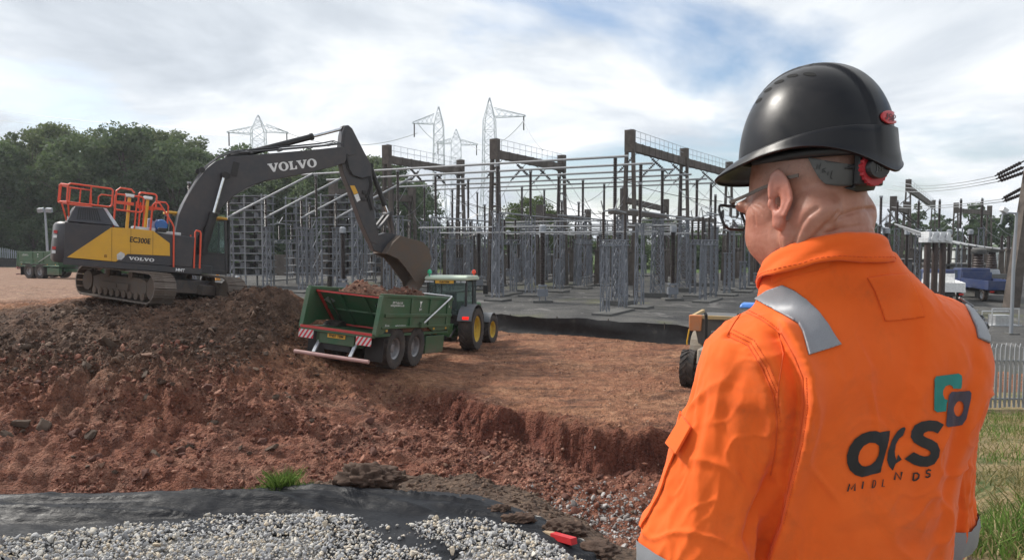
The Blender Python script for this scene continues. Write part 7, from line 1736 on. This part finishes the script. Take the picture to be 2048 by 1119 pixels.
seam(zw([(866, 306), (930, 301), (998, 292)]), .0012); seam(zw([(805, 162), (830, 205), (850, 260), (866, 306)]), .0007); seam(zw([(805, 162), (870, 152), (938, 149)]), .0007); stitches(zw([(862, 300), (930, 294), (992, 285)]), 4, 2.2)
INK = flat('black_print', (.014, .014, .016), .6); TEAL = flat('teal_print', (.012, .205, .175), .6); PLUM = flat('plum_print', (.055, .045, .068), .6)
# print on the back: two tiles, three letters, a line of small capitals
z8 = lambda pts: [(1660 + a / 3.859, 720 + b / 3.859) for a, b in pts]
def polar_ring(outer, inner, c, n=64):
    def hit(poly, a):
        dx, dy = math.cos(a), math.sin(a); best = None
        for (x0, y0), (x1, y1) in zip(poly, poly[1:] + poly[:1]):
            ex, ey = x1 - x0, y1 - y0; den = dx * ey - dy * ex
            if abs(den) < 1e-9: continue
            t = ((x0 - c[0]) * ey - (y0 - c[1]) * ex) / den; u = ((x0 - c[0]) * dy - (y0 - c[1]) * dx) / den
            if t > 0 and -1e-6 <= u <= 1 + 1e-6 and (best is None or t > best): best = t
        return (c[0] + dx * best, c[1] + dy * best)
    A = sorted([math.atan2(y - c[1], x - c[0]) for x, y in outer] + [math.pi * 2 * k / n - math.pi for k in range(n)]); A = [a for k, a in enumerate(A) if k == 0 or a - A[k - 1] > .004]
    O = [hit(outer, a) for a in A]; I = [hit(inner, a) for a in A]; m = len(A)
    return [[O[k], O[(k + 1) % m], I[(k + 1) % m], I[k]] for k in range(m)]
def oval_(cx, cy, rx, ry, sk=0, n=30): return [(cx + rx * math.cos(2 * math.pi * k / n) - sk * ry * math.sin(2 * math.pi * k / n), cy + ry * math.sin(2 * math.pi * k / n)) for k in range(n)]
teal = [(800, 150), (815, 122), (985, 100), (1012, 118), (1015, 150), (1005, 215), (948, 220), (940, 200), (915, 187), (885, 198), (866, 230), (864, 262), (878, 295), (905, 306), (896, 335), (892, 390), (820, 398), (797, 380)]
patch('logo_tile', z8(teal), .0018, TEAL, cov, 4)
plum = [(912, 270), (935, 243), (1070, 231), (1088, 250), (1085, 290), (1050, 450), (1020, 495), (905, 513), (890, 500)]
patch('logo_tile', [z8(q) for q in polar_ring(plum, oval_(987, 370, 38, 60, .1), (987, 370))], .0018, PLUM, cov, 4)
ao = [(405, 562), (404, 548), (458, 541), (440, 660), (385, 858), (345, 870), (290, 888), (240, 897), (190, 880), (150, 845), (128, 790), (125, 730), (145, 665), (185, 605), (240, 565), (300, 545), (355, 542)]
ai = [(300, 632), (345, 635), (375, 655), (377, 690), (370, 730), (345, 775), (310, 805), (270, 815), (240, 810), (215, 780), (212, 740), (225, 695), (255, 655)]
patch('logo_letter', [z8(q) for q in polar_ring(ao, ai, (295, 722))], .0018, INK, cov, 4)
patch('logo_letter', z8([(575, 512), (583, 525), (563, 578), (532, 603), (508, 645), (496, 695), (500, 738), (510, 768), (524, 724), (550, 763), (504, 792), (482, 846), (452, 812), (437, 765), (446, 695), (472, 615), (515, 548), (548, 522)]), .0018, INK, cov, 4)
patch('logo_letter', z8([(872, 493), (825, 562), (790, 545), (750, 543), (718, 558), (714, 578), (735, 592), (780, 610), (825, 640), (846, 690), (835, 745), (800, 795), (745, 818), (690, 815), (640, 800), (570, 757), (640, 703), (680, 725), (720, 738), (755, 735), (770, 718), (768, 700), (740, 682), (690, 660), (640, 630), (622, 590), (625, 545), (650, 500), (700, 470), (760, 460), (820, 465)]), .0018, INK, cov, 4)
def stroke(pts, w, closed=False):
    out = []; n = len(pts)
    def nrm(i):
        a = pts[(i - 1) % n] if closed or i > 0 else pts[i]; b = pts[(i + 1) % n] if closed or i < n - 1 else pts[i]; dx, dy = b[0] - a[0], b[1] - a[1]; l = math.hypot(dx, dy) or 1; return -dy / l, dx / l
    for i in range(n if closed else n - 1):
        j = (i + 1) % n; a, b = nrm(i), nrm(j); p, q = pts[i], pts[j]
        out.append([(p[0] + a[0] * w / 2, p[1] + a[1] * w / 2), (q[0] + b[0] * w / 2, q[1] + b[1] * w / 2), (q[0] - b[0] * w / 2, q[1] - b[1] * w / 2), (p[0] - a[0] * w / 2, p[1] - a[1] * w / 2)])
    return out
CAPS = {'M': [[(0, 1), (.12, 0), (.46, .75), (.88, 0), (1, 1)]], 'I': [[(.5, 1), (.5, 0)]], 'D': [[(.05, 1), (.05, 0), (.55, .02), (.95, .3), (.95, .7), (.55, .98), (.05, 1)]], 'L': [[(.1, 0), (.1, 1), (1, 1)]], 'N': [[(.05, 1), (.05, 0), (.95, 1), (.95, 0)]], 'S': [[(.95, .14), (.5, 0), (.1, .16), (.12, .40), (.88, .60), (.92, .84), (.5, 1), (.05, .86)]], 'J': [[(.8, 0), (.8, .8), (.5, 1), (.15, .9), (.1, .7)]], 'P': [[(.1, 1), (.1, 0), (.6, 0), (.95, .15), (.95, .40), (.6, .55), (.1, .55)]]}
def cap(ch, x0, y0, x1, y1, w, sl=.0, rise=0):
    return [q for l in CAPS[ch] for q in stroke([(x0 + (x1 - x0) * u + sl * (1 - v) * (y1 - y0), y0 + (y1 - y0) * v - rise * u) for u, v in l], w)]
for ch, x0, y0, x1, y1, w in (('M', 132, 950, 186, 1006, 12), ('I', 238, 932, 252, 990, 12), ('D', 318, 922, 342, 980, 8), ('L', 398, 914, 420, 972, 9), ('N', 492, 860, 542, 918, 14), ('D', 632, 866, 678, 922, 14), ('S', 728, 842, 766, 900, 13)): patch('logo_capital', [z8(q) for q in cap(ch, x0, y0, x1, y1, w, .16, 4)], .0017, INK, cov, 5)
# sleeve bands
def band(A, t0, t1, rad, name='reflective_band'):
    a = np.array(A[0]) ; b = np.array(A[1]); ax = (b - a) / np.linalg.norm(b - a); u = np.cross(ax, [0, 0, 1.]); u /= np.linalg.norm(u); v = np.cross(ax, u); V_ = []; n = 40
    for t in np.linspace(t0, t1, 5):
        c = a + (b - a) * t
        for k in range(n):
            dv = u * math.cos(2 * math.pi * k / n) + v * math.sin(2 * math.pi * k / n); o = T2W(c); dw = Vector(dv @ TR_.T); h = cbvh.ray_cast(Vector(o), dw, .13)
            V_.append(np.array(h[0] + dw * .0045) if h[0] is not None else T2W(c + dv * rad))
    plink(name, np.array(V_), np.array([(i * n + k, i * n + (k + 1) % n, (i + 1) * n + (k + 1) % n, (i + 1) * n + k) for i in range(4) for k in range(n)]), [TAPE], cov)
band(LA, 1.03, 1.18, .088); band(RA, .93, 1.10, .076)
# sleeve pocket on the left arm
def nearp(p, off): h = cbvh.find_nearest(Vector(T2W(p))); return h[0] + h[1] * off
pk = MB(); rows, cols = 12, 7; vs = []
for off in (.001, .0042):
    for i in range(rows):
        for j in range(cols):
            t = i / (rows - 1); s = j / (cols - 1) - .5; vs.append(nearp((-.30 - .055 * t - .0, .065 + s * .11 - .02, -.155 - .17 * t), off) - POFF)
n = rows * cols; f1 = [(i * cols + j, i * cols + j + 1, (i + 1) * cols + j + 1, (i + 1) * cols + j) for i in range(rows - 1) for j in range(cols - 1)]
rim_ = [j for j in range(cols)] + [i * cols + cols - 1 for i in range(1, rows)] + [(rows - 1) * cols + j for j in range(cols - 2, -1, -1)] + [i * cols for i in range(rows - 2, 0, -1)]
pk.add(vs, f1 + [tuple(q + n for q in reversed(f)) for f in f1] + [(rim_[k], rim_[(k + 1) % len(rim_)], rim_[(k + 1) % len(rim_)] + n, rim_[k] + n) for k in range(len(rim_))]); pk.build('sleeve_pocket', ORANGE, cov, smooth=50)
fl = MB(); a = nearp((-.30, .02, -.145), .002) - POFF; b = nearp((-.30, -.04, -.15), .002) - POFF; c2 = nearp((-.32, -.042, -.190), .011) - POFF; d2 = nearp((-.32, .02, -.188), .012) - POFF
up_ = Vector((-.004, -.002, .002)); fl.hexa([a, b, c2, d2, a + up_, b + up_, c2 + up_, d2 + up_]); fl.build('pocket_flap', ORANGE, cov, bevel=.0015)
# ---- collar
NC = np.array([.503, 1.167]); cph = np.linspace(R(-150), R(150), 72); prof = []
cV = []; ncp = 15
for ph in cph:
    dv = np.array([math.sin(ph), -math.cos(ph)]); cph_, s_ = math.cos(ph), math.sin(ph); dv = TR_[:2, :2] @ dv
    back = .5 + .5 * math.cos(ph); ztop = 4.382 + .080 * back ** .8; r0 = .0768 + .003 * back + .004 * abs(s_) + .006 * max(-s_, 0); fallh = .040 - .010 * (1 - back); flare = .006 + .009 * abs(s_) * back - .004 * (1 - back)
    zig = .003 * math.sin(ph * 5 + 1)
    pr = [(r0 + .004, ztop - .050), (r0 + .001, ztop - .03), (r0 - .001, ztop - .012), (r0 + .001, ztop - .003), (r0 + .0045, ztop), (r0 + .008, ztop - .003), (r0 + .011, ztop - .012)]
    for k in range(1, 6): t = k / 5; pr.append((r0 + .011 + flare * t ** 1.3 + .002 * math.sin(ph * 7 + k), ztop - .012 - (fallh - .012 + zig) * t))
    e = pr[-1]; pr += [(e[0] - .0015, e[1] - .0012), (e[0] - .004, e[1] + .0015), (e[0] - .010, e[1] + .012)]
    for r_, z_ in pr: cV.append((NC[0] + dv[0] * r_, NC[1] + dv[1] * r_ * 1.02, z_))
cV = np.array(cV); cQ = [(i * ncp + k, (i + 1) * ncp + k, (i + 1) * ncp + k + 1, i * ncp + k + 1) for i in range(71) for k in range(ncp - 1)]
nn = .0016 * fbm(cV[:, 0] * 28, cV[:, 1] * 28, cV[:, 2] * 28, 3); cV[:, 2] += nn; cV[:, 0] += nn * .6
col_ = plink('collar', cV, np.array(cQ), [ORANGE], cov); s = col_.modifiers.new('t', 'SOLIDIFY'); s.thickness = .0018; s.offset = 0
stl = MB()
for j in range(1, 71): p, q2 = Vector(cV[j * ncp + 10]), Vector(cV[(j + 1) * ncp + 10]); d_ = p.lerp(q2, .15), p.lerp(q2, .75); out_ = Vector((p.x - NC[0], p.y - NC[1], .02)).normalized() * .0015; stl.tube([d_[0] + out_ - POFF, d_[1] + out_ - POFF], .0006, 5)
tag(stl.build('stitching', THREAD, cov), kind='stuff')
# ---- hard hat
M = Mat('helmet_shell'); a = M.noise(9, 6, .65, .4); b = M.noise(70, 4, .7); M.set(color=M.mix(M.ramp(a, [(.4, 0.0), (.75, .5)]), (.006, .006, .0075), (.020, .018, .019)), rough=M.math('ADD', .25, M.math('MULTIPLY', M.ramp(a, [(.35, 0.0), (.7, 1.0)]), .25)), spec=.30, coat=.0); M.b.inputs['Coat Roughness'].default_value = .12; M.bump(b, .035, .002); SHELL = M.m
OHM = np.array([HO[0] + .007, HO[1] - .002, 4.570]); HHR = rotm(37, -1.5, 0); H2W = lambda p: np.asarray(p) @ HHR.T + OHM
NU = 144; rows = []
def dome_pt(u, th):
    c, s = math.cos(u), math.sin(u); ly = .123 if c > 0 else .117; lx = .106; h = .155
    rad = math.sin(th) ** .82; z = h * math.cos(th) ** .92 if th < math.pi / 2 - 1e-6 else 0.0
    x, y = lx * s * rad, ly * c * rad
    ridge = (1 - sstep(.025, .030, abs(x))) * sstep(-.03, .02, z - .045); k = 1 + .045 * float(ridge)
    fl = .010 * float(sstep(.55, .95, abs(s))) * float(sstep(.02, .09, z)) * float(sstep(.16, .09, z))
    return np.array([x * (k - fl), y * (k - fl), z * (1 + .022 * float(ridge))])
def zline(u): return .012 + .034 * float(sstep(1.0, -1.0, math.cos(u)) )
TH = np.linspace(.02, math.pi / 2, 46)
ring_pts = []
for t in TH: ring_pts.append([dome_pt(2 * math.pi * k / NU, t) for k in range(NU)])
D = np.array(ring_pts)                                             # crown to base
shell = []
for i, t in enumerate(TH): shell.append(D[i])
base = D[-1].copy(); us = 2 * math.pi * np.arange(NU) / NU; ZL = np.array([zline(u) for u in us])
for i in range(len(shell)):                                       # stop the dome at the band line
    shell[i] = shell[i].copy(); low = shell[i][:, 2] < ZL; 
    if low.any():
        for k in np.where(low)[0]:
            col = D[:, k, :]; j = np.searchsorted(-col[:, 2], -ZL[k]); j = min(max(j, 1), len(TH) - 1); a, b = col[j - 1], col[j]; f = (a[2] - ZL[k]) / max(a[2] - b[2], 1e-9); shell[i][k] = a + (b - a) * min(max(f, 0), 1)
last = shell[-1]; dirs = base[:, :2] / np.linalg.norm(base[:, :2], axis=1)[:, None]
def off_ring(ring, o, z=None):
    r_ = ring.copy(); r_[:, :2] += dirs * (o[:, None] if np.ndim(o) else o)
    if z is not None: r_[:, 2] = z
    return r_
frontw = np.clip((np.cos(us) - .18) / .82, 0, 1) ** 1.15
sm = np.full(NU, .0052); shell.append(off_ring(last, sm * .55, last[:, 2] - .0003)); shell.append(off_ring(last, sm, last[:, 2] - .0018))
zb = .004 * np.cos(us) - .016 * np.exp(-((us - np.pi) / .5) ** 2) + .020 * np.exp(-((np.abs(((us + np.pi) % (2 * np.pi)) - np.pi) - 1.95) / .72) ** 2)
for f in (.25, .5, .75, 1.0):
    z = last[:, 2] * (1 - f) + zb * f - .0018 * (1 - f); o = .0052 + .004 * f + frontw * (.035 * f ** 1.3); b2 = last.copy(); b2[:, :2] = last[:, :2] * (1 - f) + base[:, :2] * f
    shell.append(off_ring(b2, o, z - frontw * .020 * f ** 2))
e = shell[-1]; shell.append(off_ring(e, np.full(NU, .0015), e[:, 2] - .002)); shell.append(off_ring(e, np.full(NU, -.001), e[:, 2] - .0045))
HV = np.concatenate(shell); nr = len(shell); HQ = [(i * NU + k, (i + 1) * NU + k, (i + 1) * NU + (k + 1) % NU, i * NU + (k + 1) % NU) for i in range(nr - 1) for k in range(NU)]
top = HV[:NU].mean(0); HV = np.concatenate([HV, [top]]); HVw = H2W(HV)
HQt = np.array(HQ); me = bpy.data.meshes.new('helmet'); me.from_pydata([tuple(p - np.array(POFF)) for p in HVw], [], [tuple(q) for q in HQ] + [(len(HV) - 1, k, (k + 1) % NU) for k in range(NU)]); me.materials.append(SHELL)
bm = bmesh.new(); bm.from_mesh(me); bmesh.ops.recalc_face_normals(bm, faces=bm.faces[:]); bm.to_mesh(me); bm.free(); me.shade_smooth(); me.set_sharp_from_angle(angle=R(50)); hel = link('helmet', me, person); s = hel.modifiers.new('t', 'SOLIDIFY'); s.thickness = .0032; s.offset = -1
hbv = bvh_of(HVw, HQt)
VENT_SHADE = flat('vent_shadow', (.004, .004, .004), .9)  # dark discs on the uncut shell stand in for the shade inside vents
for (a, b) in ((485, 118), (400, 125), (335, 155), (280, 195), (236, 246)):
    h = cast(hbv, z6([(a, b)]))
    if not h: continue
    lp = (h[0][0] - OHM) @ HHR
    for mir_ in (1, -1):
        c0 = np.array([lp[0] * mir_, lp[1], lp[2]]); w = Vector(H2W(c0)); hh = hbv.find_nearest(w); n = hh[1]
        rd = Vector(H2W(c0 + np.array([0, 0, .01]))) - w; rd = (rd - n * rd.dot(n)).normalized(); fw = Vector((HHR @ np.array([0, 1, 0]))); fw = (fw - n * fw.dot(n)).normalized(); t1 = (fw * .9 + rd * .25).normalized(); t2 = n.cross(t1); m = MB()
        if n.dot(w - Vector(OHM)) < 0: n = -n
        rim = []
        for k in range(16): an = 2 * math.pi * k / 16; p = w + t1 * (.0115 * math.cos(an)) + t2 * (.0044 * math.sin(an)); q = hbv.find_nearest(p); rim.append(q[0] + n * .0005 - POFF)
        m.add([hh[0] + n * .0008 - POFF] + rim, [(0, k + 1, (k + 1) % 16 + 1) for k in range(16)]); m.build('vent_shade', VENT_SHADE, hel)
RED = flat('badge_red', (.52, .035, .040), .4); DKR = flat('badge_ink', (.10, .005, .008), .5)
def on_surface(bvh, px, py):
    h = cast(bvh, [(px, py)])[0]; return Vector(h[0]), Vector(h[1])
def badge(center, n, up, w, h, mat, parent, name, th=.0025, bend=None):
    t1 = up.cross(n).normalized(); t2 = n.cross(t1); m = MB(); N_ = 28; vs = []
    for zt, sc in ((-.004, 1), (th * .7, 1), (th, .93)):
        vs += [center + t1 * (w / 2 * sc * math.cos(2 * math.pi * k / N_)) + t2 * (h / 2 * sc * math.sin(2 * math.pi * k / N_)) + n * zt - POFF for k in range(N_)]
    m.add(vs, [(i * N_ + k, i * N_ + (k + 1) % N_, (i + 1) * N_ + (k + 1) % N_, (i + 1) * N_ + k) for i in range(2) for k in range(N_)] + [tuple(range(N_ - 1, -1, -1)), tuple(range(2 * N_, 3 * N_))]); return m.build(name, mat, parent, smooth=50), t1, t2
Fh = Vector(HHR @ np.array([0, 1, 0]))
bdg = patch('badge', z6(oval_(866, 330, 38, 32, -.25, 28)), .0032, RED, hel, 4, .003, hbv)
for ch, x0, x1, dy in (('J', 843, 853, -4), ('S', 858, 871, 0), ('P', 876, 888, 5)): patch('badge_letter', [z6(q) for q in cap(ch, x0, 316 + dy, x1, 344 + dy, 5)], .0042, DKR, hel, 12, None, hbv)
# band, strap and ratchet at the back of the head
PLST = flat('black_plastic', (.016, .016, .017), .45); GRYS = flat('grey_strap', (.085, .085, .082), .6); RPL = flat('ratchet_red', (.42, .025, .035), .45)
m = MB(); m.tube([Vector(H2W((.083 * math.sin(a), -.010 + .104 * math.cos(a), .010))) - POFF for a in np.linspace(0, 2 * math.pi, 48, endpoint=False)], .008, 8, closed=True); m.build('headband', PLST, hel, smooth=60)
strap = patch('harness_strap', z6([(480, 525), (560, 540), (640, 552), (700, 560), (692, 652), (640, 656), (562, 655), (530, 618), (505, 575)]), .0075, GRYS, hel, 6, .0016, hb)
def scribble(pts):
    c = cast(hb, z6(pts), .0086); 
    if len(c) > 1: MB().tube([Vector(p) - POFF for p, n in c], .0005, 5).build('handwriting', PLST, hel)
for st_ in ([(520, 578), (524, 556), (532, 580), (540, 552)], [(562, 575), (548, 580), (546, 594), (562, 592), (552, 584)], [(572, 590), (570, 606)], [(590, 585), (582, 615), (590, 622)]): scribble(st_)
patch('ratchet_arm', z6([(645, 575), (690, 553), (740, 552), (775, 556), (775, 670), (740, 676), (690, 682), (645, 665), (680, 655), (682, 580)]), .011, PLST, hel, 6, .006, hb)
_h = hb.find_nearest(Vector(np.array([-.014, -.13, .008]) @ HR.T + HO)); rc, rn = _h[0], _h[1]; rn = (rn * .35 - Fh * .55 + Vector((0, -.35, 0))).normalized(); rc = rc + rn * .016
m = MB(); tt1 = Vector((0, 0, 1)).cross(rn).normalized(); tt2 = rn.cross(tt1)
for zt0, zt1, rr0 in ((0, .008, .026),):
    N_ = 44; vs = []
    for z_ in (zt0, zt1): vs += [rc + (tt1 * math.cos(2 * math.pi * k / N_) + tt2 * math.sin(2 * math.pi * k / N_)) * (rr0 if k % 2 else rr0 * .93) + rn * z_ - POFF for k in range(N_)]
    m.add(vs, [(k, (k + 1) % N_, N_ + (k + 1) % N_, N_ + k) for k in range(N_)] + [tuple(range(N_ - 1, -1, -1)), tuple(range(N_, 2 * N_))])
m.build('ratchet_wheel', RPL, hel, smooth=20)
kb, t1, t2 = badge(rc + rn * .009, rn, Vector((0, 0, 1)), .042, .031, PLST, hel, 'ratchet_knob', .007); o = link('lettering', text_mesh('JSP', .013, GRYS, .0005, bold=.0002), hel); o.matrix_local = frame_m(rc + rn * .0162 - POFF, t1, t2)
m = MB(); c_ = rc - rn * .004; m.box(c_ - POFF, (.05, .012, .05), Matrix((tuple(tt1), tuple(rn), tuple(tt2))).transposed()); m.build('ratchet_housing', PLST, hel, bevel=.003)
# ---- spectacles
HW = lambda p: Vector(np.asarray(p) @ HR.T + HO) - POFF
FRM = flat('spectacle_frame', (.012, .012, .013), .35); TMP = flat('temple_bronze', (.11, .085, .07), .35, .5); M = Mat('lens'); M.set(color=(.93, .95, .95), rough=.02, trans=1.0, ior=1.12); LENS = M.m
gl = MB(); LW, LHh = .030, .0225
def lens_loop(cx, n=36, sc=1.0):
    out = []
    for k in range(n):
        a = 2 * math.pi * k / n; c, s = math.cos(a), math.sin(a); x = math.copysign(abs(c) ** .55, c) * LW * sc; z = math.copysign(abs(s) ** .6, s) * LHh * sc; out.append((cx + x, .129 - .10 * (abs(cx + x) ** 2) * 9 + .16 * z, .017 + z + (.002 if z > 0 else -.001) * abs(x) / LW))
    return out
for s in (-1, 1): gl.tube([HW(p) for p in lens_loop(s * .035)], .0025, 7, closed=True)
gl.tube([HW((-.008, .131, .025)), HW((0, .133, .028)), HW((.008, .131, .025))], .0017, 7)
gl.tube([HW((-.063, .095, .031)), HW((-.073, .092, .032))], .0032, 7); gl.tube([HW((.063, .095, .031)), HW((.073, .092, .032))], .002, 7); go_ = gl.build('glasses', FRM, person, smooth=60)
for s in (-1, 1):
    lo_ = lens_loop(s * .035, sc=.97); m = MB()
    for yo in (-.0006, .0006): pass
    vs = [HW((p[0], p[1] - .0007, p[2])) for p in lo_] + [HW((p[0], p[1] + .0007, p[2])) for p in lo_]; N_ = len(lo_); m.add(vs, [tuple(range(N_)), tuple(range(2 * N_ - 1, N_ - 1, -1))] + [(k, (k + 1) % N_, N_ + (k + 1) % N_, N_ + k) for k in range(N_)]); m.build('lens', LENS, go_, smooth=0)
    tp = [HW((s * .073, .092, .032)), HW((s * .077, .055, .031)), HW((s * .081, .020, .031)), HW((s * .0825, -.004, .030)), HW((s * .081, -.026, .031)), HW((s * .079, -.046, .028))]
    m = MB()
    for a, b in zip(tp[:-1], tp[1:]): m.bar(a, b + (b - a) * .06, .0018, .0052)
    m.build('temple', TMP, go_, smooth=60)
# ================================================================ AIR
hz = MB(); hz.bb((-720, -60, -5), (720, 830, 64)); M = bpy.data.materials.new('haze_air'); M.use_nodes = True; nt = M.node_tree; nt.nodes.clear()
pv_ = nt.nodes.new('ShaderNodeVolumePrincipled'); pv_.inputs['Color'].default_value = (.90, .94, 1.0, 1); pv_.inputs['Density'].default_value = .0003; pv_.inputs['Anisotropy'].default_value = .35
mo = nt.nodes.new('ShaderNodeOutputMaterial'); nt.links.new(pv_.outputs[0], mo.inputs['Volume'])
o = hz.build('haze', M, smooth=0); o['kind'] = 'stuff'
